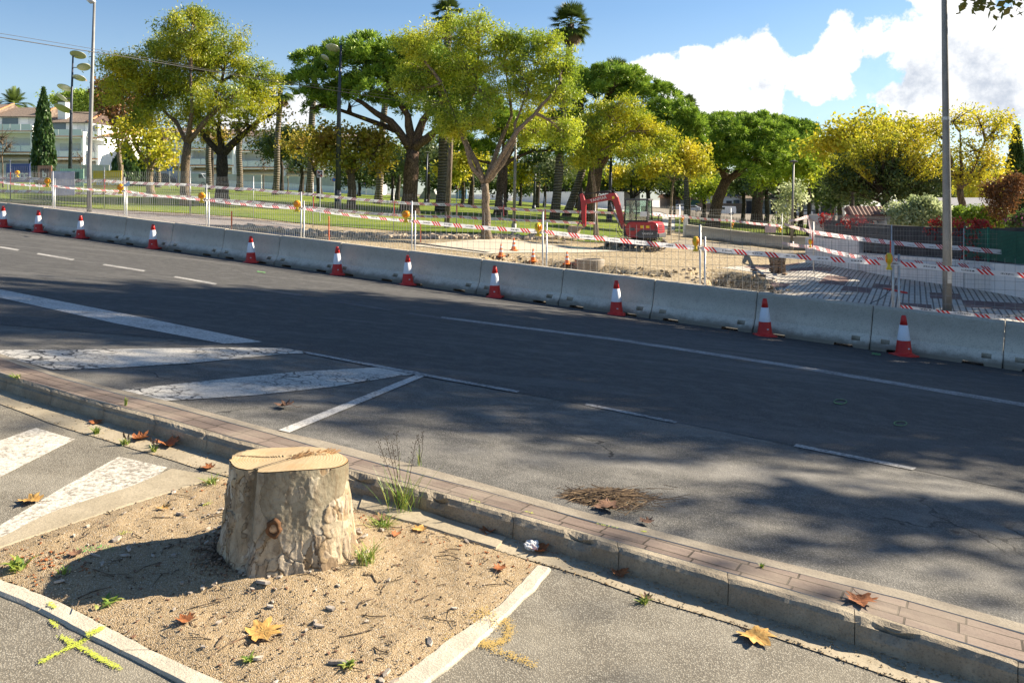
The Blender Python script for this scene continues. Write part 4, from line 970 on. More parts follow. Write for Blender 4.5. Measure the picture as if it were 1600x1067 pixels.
def bush(name, label, cat, Y, blobs, leaf, dens=160, ls=(.14,.07), k=14, sig=.12, base=None, group=None, stem='bark_dark', bias=(0,0,.2), kind=None):
    s = F/Y; bx = sum(q[0] for q in blobs)/len(blobs) if base is None else base; b = onT(bx, Y); t = thing(name, label, cat, b, 0, group); C_ = []; m = MB(); outs = []
    for q in blobs:
        px, py, rx, ry = q[:4]; dy = q[4] if len(q) > 4 else 0; c = P(px, py, Y+dy); R_ = np.array([rx/s, max(rx*.7, ry)/s, ry/s]); n = int(dens*max(.3, rx*ry/s/s)); e = in_ell(n, .75)*R_
        C_ += [tuple(x) for x in e+np.array(c)]; outs += [tuple(x) for x in unit(e)]
        for x in e[:max(3, n//40)]: m.tube(curve(b, Vector(x)+c, 3, .06), [.03,.02,.012,.006], 4, cap=False)
    m.build('stems', M[stem], t, w=True, fix=False)
    V, r = clusters(C_, k, sig, ls[0], ls[1], bias) if kind is None else tufts(C_, k, ls[0], ls[1], outs)
    npmesh('foliage', V, 4, M[leaf], t, r, tuple(b)); return t
def cypress(label, Y, px, ptop, pbot, hw, group='cypresses', n=5200):
    s = F/Y; b = onT(px, Y); H = (b.z*0+(CZ+(YH-ptop)/F*Y))-b.z; t = thing('cypress_tree', label, 'tree', b, 0, group); r0 = hw/s
    u = rng.uniform(0, 1, n)**.8; a = rng.uniform(0, 6.283, n); f = np.interp(u, [0,.06,.3,.6,.85,1], [.55,.9,1,.75,.38,.03]); lump = 1+.13*np.sin(a*4+u*23)+.08*np.sin(a*9-u*31)
    rr = r0*f*lump*rng.uniform(.72, 1.02, n); c = np.stack([rr*np.cos(a), rr*np.sin(a), .15+u*(H-.2)], 1); V = diamonds(c, .62, .2, (0,0,1.6)); npmesh('crown', V, 4, M['lf_cyp'], t, np.clip(rng.uniform(0, 1, n), 0, 1))
    m = MB(); m.tube([(0,0,-.1),(0,0,H*.7)], [r0*.3, .04], 8); m.lathe([(r0*.4,.2),(r0*.72,H*.12),(r0*.74,H*.35),(r0*.5,H*.62),(r0*.12,H*.95)], 10); m.build('trunk', M['bark_dark'], t); return t
def palm(label, Y, px, base_py, top_py, crown_r, rt=.2, date=False, skirt=True, n=34, group='palm trees', leans=0, H=None, nm='palm_tree'):
    s = F/Y; b = onT(px, Y); top = P(px+leans, top_py, Y); t = thing(nm, label, 'palm tree', b, 0, group); L = top-b; m = MB()
    pts = [b+L*(i/8)+Vector((.05*math.sin(i*1.1)*(0 < i < 8), 0, 0)) for i in range(9)]; pts[0] -= Vector((0,0,.1))
    m.tube(pts, [rt*(1.35 if i == 0 else 1.05-.03*i) for i in range(9)], 12); m.build('trunk', M['palmbark'], t, w=True, smooth=True)
    R0 = crown_r/s; V = []; rr = []; Vd = []; rd = []
    for i in range(n+(16 if skirt else 0)):
        dry = i >= n; az = i*2.399+rng.uniform(-.2, .2); el = (-1.25+rng.uniform(-.15, .35)) if dry else R(80)-(i/n)*R(125)+rng.uniform(-.12, .12)
        h = Vector((math.cos(az), math.sin(az), 0)); d = h*math.cos(el)+Vector((0,0,1))*math.sin(el); side = Vector((-h.y, h.x, 0)); up = side.cross(d)*-1
        o = top; Vt, rt_ = (Vd, rd) if dry else (V, rr); q = rng.uniform(0, 1)
        if date:
            pr = None; K = 11
            for j in range(K):
                f = (j+1)/K; c = o+d*R0*f*1.0-Vector((0,0,1))*R0*.62*f*f*max(.2, math.cos(el)); 
                if pr is not None:
                    for sg in (1, -1):
                        l = R0*.30*math.sin(max(.25, f)*2.6+.3); tip = c+side*sg*l*.8+d*l*.75-Vector((0,0,l*.35)); wv = (c-pr)*.32
                        Vt += [c-wv, c+wv, tip, tip-wv*.2]; rt_.append(q)
                        c2 = pr.lerp(c, .5); tip = tip-(c-pr)*.5; Vt += [c2-wv, c2+wv, tip, tip-wv*.2]; rt_.append(q)
                    Vt += [pr+side*.03, pr-side*.03, c-side*.02, c+side*.02]; rt_.append(q)
                pr = c
        else:
            pet = R0*(.5 if not dry else .4)*rng.uniform(.85, 1.1); hub = o+d*pet; Vt += [o+side*.03, o-side*.03, hub-side*.02, hub+side*.02]; rt_.append(q)
            fr = R0*.52; K = 15
            for j in range(K):
                a = (j/(K-1)-.5)*R(150 if not dry else 70); dr = d*math.cos(a)+side*math.sin(a); dr = (dr-Vector((0,0,.25*(1+.6*q)))*.8).normalized(); sw = side.cross(dr)
                sw = dr.cross(up).normalized()*fr*.055; l = fr*(.75+.25*math.cos(a))*rng.uniform(.9, 1.08); Vt += [hub-sw*.4, hub+sw*.4, hub+dr*l*.6+sw, hub+dr*l]; rt_.append(q)
                Vt += [hub-sw*.2, hub+dr*l*.6+sw*.9, hub+dr*l-Vector((0,0,l*.12)), hub+dr*l*.6-sw*.9]; rt_.append(q)
    npmesh('crown', np.array([tuple(v) for v in V]), 4, M['lf_palm'], t, np.array(rr), tuple(b))
    if Vd: npmesh('dry_skirt', np.array([tuple(v) for v in Vd]), 4, M['lf_palmdry'], t, np.array(rd), tuple(b))
    return t
# ---------------------------------------------------------------- park trees
GT = 'trees in the park'
tree('pagoda_tree', 'tall yellow-green tree with leaning trunk behind the left lamp post and fence', 'tree', 45, [(290,308),(289,262),(293,224)],
     [(300,50,52,36),(300,88,60,38),(235,112,58,44),(352,86,60,42),(398,122,44,42),(200,140,46,42),(280,140,64,40),(345,155,52,30),(232,178,48,24),(300,178,40,18),(402,160,34,26),(308,24,18,12),(186,102,28,18),(255,70,32,22)],
     'lf_soph', 'bark', rt=.25, nsub=46, k=50, sig=.24, bias=(0,0,-.6), ls=(.20,.055), mains=[[(276,190),(240,160)],[(300,170,-1),(298,110,-1)],[(322,190,.5),(345,130,1)],[(330,178,-.6),(375,140,-1.4)]])
tree('park_tree', 'squat half-bare tree with sooty thick trunk and few yellow leaves', 'tree', 50, [(347,310),(347,275),(347,242)],
     [(300,190,26,26),(340,195,34,34),(385,195,34,34),(425,180,26,26),(360,165,40,20)], 'lf_or', 'bark_dark', rt=.38, nsub=46, k=4, sig=.35, ls=(.22,.14), mains=[[(322,215),(302,190)],[(343,215),(340,180)],[(372,215),(400,190)],[(385,205,.8),(438,165,1)]], limb_r=.2)
tree('plane_tree', 'small tree with pale forked trunk, lime below and rust-brown leaves at top left', 'tree', 55, [(235,300),(234,283),(234,264)],
     [(215,228,38,24),(255,215,34,26),(238,240,30,18),(190,205,28,22),(262,245,22,14),(220,195,30,18)], 'lf_yel', 'bark_pale', rt=.26, nsub=34, k=11, sig=.34, ls=(.24,.17), mains=[[(215,235),(203,205)],[(232,235),(222,200)],[(244,245),(262,215)]])
tree('plane_tree', 'rust-brown autumn tree rising behind the tall left lamp post', 'tree', 62, [(188,300),(188,260),(186,235)],
     [(178,150,26,26),(165,135,20,14),(190,180,30,26),(215,160,22,30),(160,160,12,12)], 'lf_brown', 'bark_pale', rt=.2, nsub=30, k=16, sig=.35, ls=(.26,.2))
tree('stone_pine', 'big dark stone pine with umbrella crown, left of the tallest yellow-green tree', 'tree', 53, [(640,333),(641,290),(645,235)],
     [(560,118,62,34),(500,145,42,34),(640,110,66,32),(595,95,70,28),(700,120,50,30),(490,105,26,18,2),(545,160,50,22),(620,145,70,28),(690,150,60,30),(730,170,44,26),(570,80,45,14),(640,82,50,14),(485,170,26,22),(660,172,40,16)],
     'lf_pine', 'bark_pine', 'pine', rt=.52, nsub=7, k=24, ls=(.3,.05), tuft_r=.42, mains=[[(610,190),(545,150)],[(636,180),(610,140)],[(660,190),(690,150)],[(622,205,1),(510,165,1)],[(680,205,-1),(730,170,-1)]], group='stone pines')
tree('pagoda_tree', 'tallest yellow-green tree with twisting limbs and a fresh pruning scar, centre of the park', 'tree', 37, [(761,357),(760,320),(757,287)],
     [(700,60,56,34),(745,45,40,26),(640,70,32,22),(660,110,50,32),(720,105,60,40),(780,90,52,40),(840,100,56,40),(870,150,40,36),(640,140,28,26),(690,165,46,34),(760,150,56,36),(830,150,54,40),(880,205,34,28),(840,205,44,28),(740,195,40,22),(700,200,26,20),(850,70,34,22),(880,110,28,26),(798,62,26,14)],
     'lf_soph_g', 'bark_pale', rt=.2, nsub=48, k=48, sig=.2, bias=(0,0,-.6), ls=(.17,.05), mains=[[(735,255),(722,215),(705,170),(690,130)],[(718,200,.5),(742,140,.8),(748,80,1)],[(785,258),(803,222),(806,196),(820,150)],[(808,205,-.8),(850,165,-1),(875,130,-1.2)],[(800,180,1),(790,110,1)]])
tree('stone_pine', 'dark stone pine mostly hidden behind the centre tree, left of the excavator', 'tree', 58, [(782,335),(783,300),(786,262)],
     [(760,225,60,26),(820,220,56,28),(870,235,44,24),(790,205,70,20),(735,245,30,16)], 'lf_pine', 'bark_pine', 'pine', rt=.42, nsub=6, k=22, ls=(.3,.05), tuft_r=.42, group='stone pines')
tree('stone_pine', 'broad stone pine behind the excavator with thick reddish leaning trunk', 'tree', 60, [(918,338),(925,300),(932,262)],
     [(955,138,58,26),(905,142,34,22),(1000,165,54,32),(1045,200,44,34),(1030,235,50,28),(970,210,60,30),(900,160,36,24),(960,130,40,16),(1060,235,34,22),(940,235,60,24),(1000,235,50,26),(1080,215,22,20),(890,210,34,28)], 'lf_pine', 'bark_pine', 'pine', rt=.6, nsub=6, k=24, ls=(.3,.05), tuft_r=.45, tufts_n=1.35, group='stone pines',
     mains=[[(960,230),(1000,200)],[(925,230),(905,190)],[(940,220,1),(950,160,1)]])
tree('pagoda_tree', 'yellow-green tree hanging over the excavator, thin trunk behind its boom', 'tree', 42, [(932,362),(929,300),(926,262)],
     [(960,190,50,30),(1005,205,42,30),(940,225,44,22),(990,240,46,20),(1030,215,24,26),(960,165,44,18),(920,200,30,30),(915,250,26,14)], 'lf_soph', 'bark_pale', rt=.12, nsub=46, k=44, sig=.22, bias=(0,0,-.6), ls=(.18,.058), mains=[[(925,240),(945,205)],[(935,238),(985,205)],[(918,240),(905,215)]])
tree('pagoda_tree', 'small golden tree with spindly pale trunk just right of the excavator', 'tree', 52, [(1045,366),(1048,320),(1052,285)],
     [(1060,250,40,22),(1090,262,28,20),(1030,258,26,16),(1075,235,30,14),(1015,262,18,12)], 'lf_yel', 'bark_pale', rt=.09, nsub=34, k=28, sig=.28, ls=(.26,.11))
tree('stone_pine', 'bright green stone pine above the parked white van, trunk leaning right', 'tree', 68, [(1112,348),(1122,310),(1135,282)],
     [(1130,212,54,24),(1180,222,54,26),(1105,240,48,26),(1170,250,54,26),(1215,248,40,26),(1140,268,46,16),(1085,212,30,20),(1200,275,34,14),(1095,268,30,14)], 'lf_pine', 'bark_pine', 'pine', rt=.5, nsub=6, k=22, ls=(.3,.06), tuft_r=.5, group='stone pines',
     mains=[[(1165,262),(1190,240)],[(1125,262),(1115,235)]])
tree('stone_pine', 'farther stone pine forming the dark green dome right of the palm tops', 'tree', 85, [(1182,345),(1184,310),(1186,280)],
     [(1180,203,60,18),(1225,213,42,20),(1140,198,42,13),(1250,245,28,30),(1200,230,54,22),(1235,232,34,24)], 'lf_pine', 'bark_pine', 'pine', rt=.6, nsub=6, k=22, ls=(.3,.07), tuft_r=.6, group='stone pines')
tree('park_tree', 'small round olive-green tree with slim dark trunk before the white houses', 'tree', 75, [(506,0),(507,262),(505,245)] if False else [(440,297),(441,262),(436,240)],
     [(420,222,26,20),(450,212,28,22),(478,225,24,20),(435,240,24,12)], 'lf_dark', 'bark_dark', rt=.16, nsub=34, k=24, sig=.4, ls=(.3,.15))
tree('park_tree', 'orange and lime tree just right of the dark double lamp post', 'tree', 52, [(549,325),(550,295),(548,272)],
     [(520,215,34,24),(560,215,40,26),(595,225,30,24),(545,245,44,18),(580,250,26,16),(505,240,24,20)], 'lf_or', 'bark', rt=.28, nsub=34, k=20, sig=.35, ls=(.26,.17), mains=[[(530,252),(510,225)],[(555,245),(560,215)],[(562,258),(590,235)]])
tree('park_tree', 'small dark tree with spreading twisted limbs left of the dark lamp post', 'tree', 66, [(500,300),(498,280),(490,262)],
     [(480,215,34,22),(510,225,34,20),(455,225,22,16),(530,240,22,14)], 'lf_or', 'bark_dark', rt=.22, nsub=26, k=10, sig=.4, ls=(.28,.17))
for i, (px, Y, bs, lf, lab) in enumerate([
    (668, 78, [(668,235,30,24),(700,250,26,20),(640,255,24,18)], 'lf_olive', 'grey-green tree seen to the right of the big pine trunk'),
    (722, 72, [(720,262,26,22),(742,245,24,20),(700,270,20,14)], 'lf_yel', 'lime-yellow young tree between the telephone pole and the centre tree'),
    (812, 88, [(812,275,24,18),(835,265,22,18),(795,262,20,16)], 'lf_yel', 'far yellow tree to the right of the thin grey post'),
    (850, 92, [(850,262,26,22),(880,272,24,18)], 'lf_olive', 'far dark leafy tree left of the excavator arm'),
    (985, 84, [(985,275,34,16),(1020,282,30,14),(955,280,24,14)], 'lf_yel', 'low yellow tree behind the excavator cab'),
    (1052, 96, [(1050,285,28,14),(1085,290,24,12)], 'lf_dark', 'dark low tree in front of the far houses'),
    (1262, 70, [(1255,262,34,26),(1285,250,34,26),(1240,285,26,18)], 'lf_soph_g', 'green tree behind the grey garden wall corner'),
    (1330, 62, [(1320,215,44,28),(1360,200,40,26),(1290,225,34,26),(1400,205,36,26),(1340,240,44,22),(1430,215,30,30)], 'lf_yel', 'orange-gold tree rising behind the spiky dark tree'),
    (1215, 78, [(1215,272,30,16),(1240,262,24,22),(1190,280,22,12)], 'lf_soph_g', 'yellow-green tree over the far parked cars'),
    (612, 82, [(610,250,30,22),(585,265,24,16),(635,268,24,14)], 'lf_dark', 'dark evergreen behind the big pine'),
    (330, 84, [(330,215,26,18)], 'lf_or', 'thin orange-leaved tree before the white houses'),
]):
    by = 0; b = onT(px, Y); bp = YH-(b.z-CZ)*F/Y
    tree('park_tree', lab, 'tree', Y, [(px, bp),(px+2, bp-18),(px+1, min(bp-30, max(q[1] for q in bs)))], bs, lf, 'bark_dark', rt=.17, nsub=22, k=20, sig=.45, ls=(.36,.2))
tree('spreading_tree', 'broad dark tree with upswept spiky yellow tips behind the tiled shelter', 'tree', 44, [(1378,348),(1380,330),(1382,318)],
     [(1340,275,44,34,0),(1390,268,48,40,0),(1435,278,38,36,0),(1310,285,26,24,0),(1390,300,60,22,0),(1370,235,34,20,1)], 'lf_dark', 'bark_dark', rt=.22, nsub=40, k=26, sig=.22, ls=(.22,.09))
def spikes():
    Y = 44; s = F/Y; b = onT(1382, Y); t = [o for o in C.objects if o.name.startswith('spreading_tree')][0]; cent = []; m = MB(); r_ = np.random.default_rng(5)
    for i in range(120):
        a = R(-78+156*i/119)+r_.normal()*.05; L = r_.uniform(62, 108)/s*(1-.12*abs(math.sin(a))); dy = r_.uniform(-.9, .9); o = P(1384, 305, Y); d = Vector((math.sin(a), dy*.7, math.cos(a)*.98)).normalized(); bend = Vector((-math.sin(a)*.1, 0, .2))*L
        pts = [o+d*L*f+bend*(f*f-f)*.0+Vector((0,0,.55))*f*f for f in (.15,.4,.65,.85,1)]; m.tube(pts, [.03,.024,.018,.012,.006], 4, cap=False)
        for f in np.linspace(.55, 1.02, 13): cent.append(tuple(pts[0].lerp(pts[-1], f)+Vector(r_.normal(size=3))*.03))
    m.build('branches', M['bark_dark'], t, w=True, fix=False); V, r = clusters(cent, 7, .055, .16, .07, (0,0,.5)); npmesh('new_growth', V, 4, M['lf_yel'], t, r, tuple(t.location))
spikes()
tree('autumn_tree', 'airy golden tree with a forked grey trunk right of the tall lamp post', 'tree', 46, [(1502,338),(1503,318),(1500,296)],
     [(1490,190,40,22),(1530,190,42,24),(1560,215,30,28),(1475,230,34,28),(1520,235,40,26),(1555,255,30,24),(1495,270,36,18),(1535,285,34,18),(1570,190,16,14),(1460,200,18,20)], 'lf_yel', 'bark', rt=.22, nsub=40, k=11, sig=.25, ls=(.2,.09),
     mains=[[(1488,265),(1478,220)],[(1503,262),(1500,205)],[(1515,270),(1540,220)],[(1510,285,.6),(1560,240,.6)]])
cypress('tall dark cypress before the white terraced houses at far left', 92, 68, 138, 275, 16.5)
cypress('cypress with rounded top behind the ochre banner', 90, 196, 222, 280, 20)
cypress('smallest cypress, between the pale forked tree and the blue parking sign', 93, 222, 246, 282, 11)
cypress('dark cypress cut off by the right edge of the photo', 48, 1588, 199, 345, 17)
palm('slender palm behind the big bright tree, golden top beside its crown', 70, 430, 293, 140, 30, .25, leans=8)
palm('palm with thick ringed trunk standing behind the far lawn edge', 74, 483, 302, 92, 24, .3, leans=9)
palm('palm with pale notched trunk left of the big stone pine', 66, 590, 311, 120, 22, .28, leans=14)
palm('palm with pale notched trunk right of the big stone pine, head above the centre tree', 56, 688, 327, 24, 32, .32, leans=12)
palm('tall fan palm with a skirt of dead fronds, above the centre tree', 58, 866, 336, 38, 38, .3, leans=26, n=52)
palm('palm whose head shows above the broad stone pine', 66, 884, 330, 116, 30, .3, leans=78, skirt=False, n=40)
palm('fan palm head poking out over the far green pine', 80, 1072, 338, 168, 24, .25)
palm('feathery date palm over the roofs at far left', 135, 22, 283, 163, 32, .3, date=True, skirt=False, n=44)
palm('short palm trunk before the light grey van', 82, 326, 292, 200, 20, .28)
palm('palm trunk right of the sooty squat tree', 80, 374, 294, 190, 20, .3)
palm('palm trunk showing above the dark blue van', 86, 247, 290, 215, 16, .25)
bt = tree('young_tree', 'leafless young tree at the far left edge before the white houses', 'tree', 70, [(5,296),(4,262),(3,245)], [(2,215,24,24,0),(-14,225,16,16,0),(16,228,12,14,0)], None, 'bark', rt=.07, nsub=60, k=1, limb_r=.45)
for (px, Y, lab) in ((412, 96, 'thin young street tree before the grey garden wall'), (450, 100, 'spindly leafless sapling before the white garage doors'), (127, 100, 'bare sapling with round twiggy head before the white house')):
    b = onT(px, Y); bp = YH-(b.z-CZ)*F/Y
    tree('young_tree', lab, 'tree', Y, [(px, bp),(px, bp-20),(px, bp-26)], [(px,bp-42,15,15,0)], 'lf_brown', 'bark', rt=.06, nsub=50, k=1, sig=.2, ls=(.15,.1), limb_r=.4)
for i, (px, Y, bs, lf, lab) in enumerate([
    (900, 98, [(885,262,34,18),(920,268,34,18),(905,285,30,12)], 'lf_dark', 'dark tree behind the broad pine trunk, above the excavator arm'),
    (1075, 92, [(1060,248,34,20),(1090,255,30,20),(1050,270,26,14)], 'lf_pine', 'green tree filling the gap between the two brighter pines'),
    (1160, 108, [(1150,280,36,14),(1185,285,32,12),(1125,284,26,12)], 'lf_dark', 'low dark tree over the white van'),
    (1275, 92, [(1262,250,30,24),(1295,255,30,24),(1280,280,34,16)], 'lf_soph_g', 'green tree right of the far pine dome'),
    (1300, 84, [(1300,232,30,22),(1325,240,30,20)], 'lf_soph', 'yellow-green tree top left of the golden one'),
    (1240, 86, [(1235,285,30,16),(1262,290,30,14),(1290,295,30,14)], 'lf_dark', 'dark low foliage behind the pale shrub'),
    (1440, 90, [(1430,270,40,26),(1470,275,36,24),(1450,300,40,16)], 'lf_dark', 'dark tree between the spiky tree and the lamp post'),
    (1545, 84, [(1530,300,40,18),(1570,290,34,24)], 'lf_yel', 'yellow tree behind the grey-roofed house'),
    (790, 104, [(775,285,36,16),(815,290,34,14)], 'lf_dark', 'dark low tree far behind the centre tree trunk'),
    (560, 100, [(545,268,34,16),(590,275,34,14),(620,280,26,12)], 'lf_dark', 'dark low tree before the far street sign'),
    (700, 106, [(680,278,36,14),(725,284,34,12)], 'lf_dark', 'dark low tree above the skate ramps'),
]):
    b = onT(px, Y); bp = YH-(b.z-CZ)*F/Y
    tree('park_tree', lab, 'tree', Y, [(px, bp),(px+2, bp-12),(px+1, min(bp-24, max(q[1] for q in bs)))], bs, lf, 'bark_dark', 'pine' if lf == 'lf_pine' else 'leaf', rt=.2, nsub=22 if lf != 'lf_pine' else 5, k=24, sig=.5, ls=(.42,.22) if lf != 'lf_pine' else (.3,.08), tuft_r=.5)
for i, (px, Y, h) in enumerate([(838,88,70),(868,74,60),(905,82,60),(955,90,50),(1010,84,60),(1098,88,50),(1160,92,60),(1196,80,66),(1250,86,60),(1310,72,60),(470,92,50),(620,88,60),(735,80,70),(1340,70,60)]):
    b = onT(px, Y); bp = YH-(b.z-CZ)*F/Y; y0 = bp-h
    tree('park_tree', 'dark-trunked tree in the shade of the park pines, %s from the left' % ORD[sorted([838,868,905,955,1010,1098,1160,1196,1250,1310,470,620,735,1340]).index(px)], 'tree', Y, [(px, bp),(px+3, bp-h*.5),(px+1, y0+8)], [(px-14,y0,22,14),(px+16,y0-3,24,15),(px,y0-12,26,14)], ['lf_dark','lf_olive','lf_soph_g'][i % 3], 'bark_dark', rt=.24, nsub=18, k=18, sig=.45, ls=(.36,.2), group='shaded park trees', mains=[[(px-10,y0+2)],[(px+11,y0)]])
# hedges and shrubs at the right
bush('hedge', 'clipped lime-green hedge right of the tall lamp post, above the dark wall', 'hedge', 34, [(1496,338,20,14),(1526,336,22,15),(1554,340,18,14),(1545,346,30,10),(1490,348,16,9)], 'lf_hedge', 420, (.13,.07), 16, .09)
bush('shrub', 'glossy pale-leaved shrub between the tiled shelter and the lamp post', 'shrub', 34, [(1400,335,16,16),(1430,332,22,18),(1460,335,20,16),(1415,350,26,9),(1460,350,20,8),(1440,318,20,10)], 'lf_white', 330, (.17,.09), 12, .12)
bush('shrub', 'russet bushy shrub beside the cypress at the right edge', 'shrub', 33, [(1570,300,20,24),(1585,285,14,14),(1565,325,20,18),(1550,300,10,12)], 'lf_brown', 260, (.12,.06), 14, .14)
bush('shrub', 'bougainvillea with magenta flowers at the right edge', 'shrub', 32, [(1590,348,10,8),(1604,340,10,10)], 'lf_pink', 160, (.12,.09), 12, .12)
bush('shrub', 'pale leafy shrub hanging beside the grey wall corner', 'shrub', 50, [(1232,318,20,16),(1222,340,12,12),(1250,305,18,12),(1238,295,16,12)], 'lf_white', 90, (.24,.12), 9, .2)
def creeper(label, px0, px1, zs, n, drop, seed):
    r_ = np.random.default_rng(seed); Yw = lambda px: interp(px, [1200,1270,1600,1900], [36,35,24,20.5]); b = onT((px0+px1)/2, Yw((px0+px1)/2)); t = thing('creeper', label, 'creeper', b, 0, 'red creepers on the dark wall'); C_ = []; m = MB()
    for k in range(n):
        px = r_.uniform(px0, px1); p = onT(px, Yw(px)); x, y = p.x+.12, p.y+.34; z = zs+r_.uniform(-.02, .1); pts = [Vector((x, y, z))]
        for q in range(7): pts.append(pts[-1]+Vector((r_.normal()*.09, r_.normal()*.015-.006, -drop*r_.uniform(.3, 1.3)/7)))
        m.tube(pts, .006, 4); C_ += [tuple(v) for v in pts if r_.random() < .75]
    m.build('stems', M['bark'], t, w=True, fix=False); V, r = clusters(C_, 5, .05, .085, .07, (0,-.3,-.4)); npmesh('foliage', V, 4, M['lf_red'], t, r, tuple(b))
creeper('red creeper trailing over the corner of the dark wall', 1284, 1298, 1.0, 9, .5, 1)
creeper('dark red creeper below the tiled shelter', 1322, 1352, .93, 14, .45, 2)
creeper('red creeper on the wall just left of the lamp post', 1458, 1472, .9, 10, .7, 3)
creeper('red creeper covering the green net right of the lamp post', 1486, 1546, .9, 26, .55, 4)
creeper('long red creeper strand hanging down the wall below the net corner', 1528, 1541, .9, 16, 1.5, 5)
# distant masses of foliage beyond the far street
for i, (px, Y, py, w_, h_) in enumerate([(520,150,238,70,40),(640,150,245,70,40),(760,155,255,70,45),(880,150,262,70,40),(990,165,268,70,34),(1110,170,275,70,34),(1240,160,280,60,34),(165,150,232,24,30),(140,260,150,34,10),(118,260,158,24,10),(1470,110,270,70,50),(1560,100,290,60,45)]):
    bl_ = [(px+w_*(-.9+.3*q)*1.0, py+12+rng.uniform(-h_, h_)*.3, w_*.34, h_*.45, rng.uniform(-3, 3)) for q in range(7)]
    if py > 200 or True:
        b = onT(px, min(Y, 175)); bp = YH-(b.z-CZ)*F/Y
        if Y > 200: bl_ = [(q[0], 150+rng.uniform(0, 14), 26, 8, 0) for q in bl_]
        tree('distant_tree', ['dark tree mass beyond the street, %s from the left' % ORD[i]][0], 'tree', Y, [(px, bp),(px+1, bp-8),(px, bp-14)], bl_, 'lf_dark' if i != 8 and i != 9 else 'lf_hedge', 'bark_dark', rt=.3, nsub=11, k=22, sig=.8, ls=(.7,.4), group='distant trees', limb_r=.5)
# ---------------------------------------------------------------- trees that shade the road from beyond the right edge
def shade_tree(label, x, y, H, rad, seed, nb=13, branch=None, k=30, sub=42, dn=1., lsz=1.):
    r_ = np.random.default_rng(seed); z0 = zT(x, y); t = thing('plane_tree', label, 'tree', (x, y, z0)); m = MB(); top = Vector((x, y, z0+H*.42))
    m.tube([Vector((x, y, z0-.1)), Vector((x+.05, y, z0+H*.2)), top], [.28,.22,.18], 10); C_ = []
    for i in range(nb):
        d = unit(r_.normal(size=(1,3)))[0]*r_.uniform(.35, 1)**.5; c = Vector((x+d[0]*rad*.8, y+d[1]*rad*.8, z0+H*.70+d[2]*H*.15)); lp = curve(top, c, 5, .05, up=.06); m.tube(lp, [.1,.08,.06,.045,.03,.02], 6, cap=False)
        for j in range(int(sub*dn*.68)):
            e = unit(r_.normal(size=(1,3)))[0]*r_.uniform(.4, 1)*np.array([rad*.42, rad*.42, H*.13]); p = c+Vector(e); sp = curve(lp[r_.integers(2, 6)], p, 3, .06); m.tube(sp, [.03,.02,.012,.006], 4, cap=False); C_ += [tuple(sp[3]), tuple(sp[2])]
    if branch:
        for pts in branch:
            pts = [top]+[Vector(p) for p in pts]; m.tube(pts, [.08]+[.03]*(len(pts)-2)+[.008], 6, cap=False)
            C_ += [tuple(pts[-1].lerp(pts[-2], f)) for f in (0,.1,.2,.35)]
    m.build('trunk', M['bark_pale'], t, w=True, smooth=True, fix=False); V, r = clusters(C_, k, .19, .22*lsz, .17*lsz, (0,0,-.2)); npmesh('crown', V, 4, M['lf_plane'], t, r, (x, y, z0)); return t
def shader(label, tx, ty, h, rad, seed, **k):
    # stands where its crown, h metres up, throws its shade round (tx, ty) on the road
    shade_tree(label, tx+h*math.cos(SAZ)/math.tan(SEL), ty+h*math.sin(SAZ)/math.tan(SEL), h/.7, rad, seed, **k)
shader('plane tree beyond the right edge whose lowest branch hangs into the top right corner', .3, 11.6, 9, 3.3, 1, nb=13, branch=[(P(1700,-80,13.5), P(1610,-18,12.6), P(1560,-10,12.4), P(1530,-6,12.2)), (P(1690,-80,13.6), P(1620,-14,13), P(1580,-4,12.8))], k=20, lsz=.62)
shader('plane tree beyond the right edge shading the left of the road', -4.4, 9.2, 12.5, 3.2, 2, nb=13, k=14)
shader('plane tree beyond the right edge shading the parking bays', -1.6, 7.4, 11, 2.8, 3, nb=11, k=13)
shader('plane tree beyond the right edge shading the near lane', 2.0, 6.6, 10, 2.6, 4, nb=8, k=12)
shader('plane tree beyond the right edge shading the middle of the road', 4.2, 9.6, 8.5, 3.2, 5, nb=12, k=14)
shader('plane tree beyond the right edge, sparse crown by the street', 5.3, 6.2, 9, 2.6, 6, nb=7, k=11)
shader('tall plane tree beyond the right edge, farthest back', -3.0, 12.6, 12, 3.2, 7, nb=12, k=13)
shader('tall plane tree beyond the right edge, behind the corner tree', -7.2, 11.0, 14, 3.0, 8, nb=12, k=14)
shader('plane tree beyond the right edge shading the far lane', 3.6, 13.0, 9, 3.0, 9, nb=9, k=12)
shader('plane tree beyond the right edge over the far footpath', 8.2, 10.5, 8, 3.0, 10, nb=9, k=12)
shader('plane tree beyond the right edge behind the dark wall', 11.5, 24.5, 8, 4.2, 11, nb=14, k=20)
shader('plane tree beyond the right edge behind the dark wall, farther right', 16.5, 22.5, 8, 4.0, 12, nb=13, k=20)
shader('low sparse plane tree beyond the right edge over the street end', 2.6, 4.9, 8.5, 2.3, 21, nb=7, k=11)
shader('sparse plane tree beyond the right edge, nearest the viewer', 5.0, 4.6, 8, 2.3, 22, nb=6, k=11)
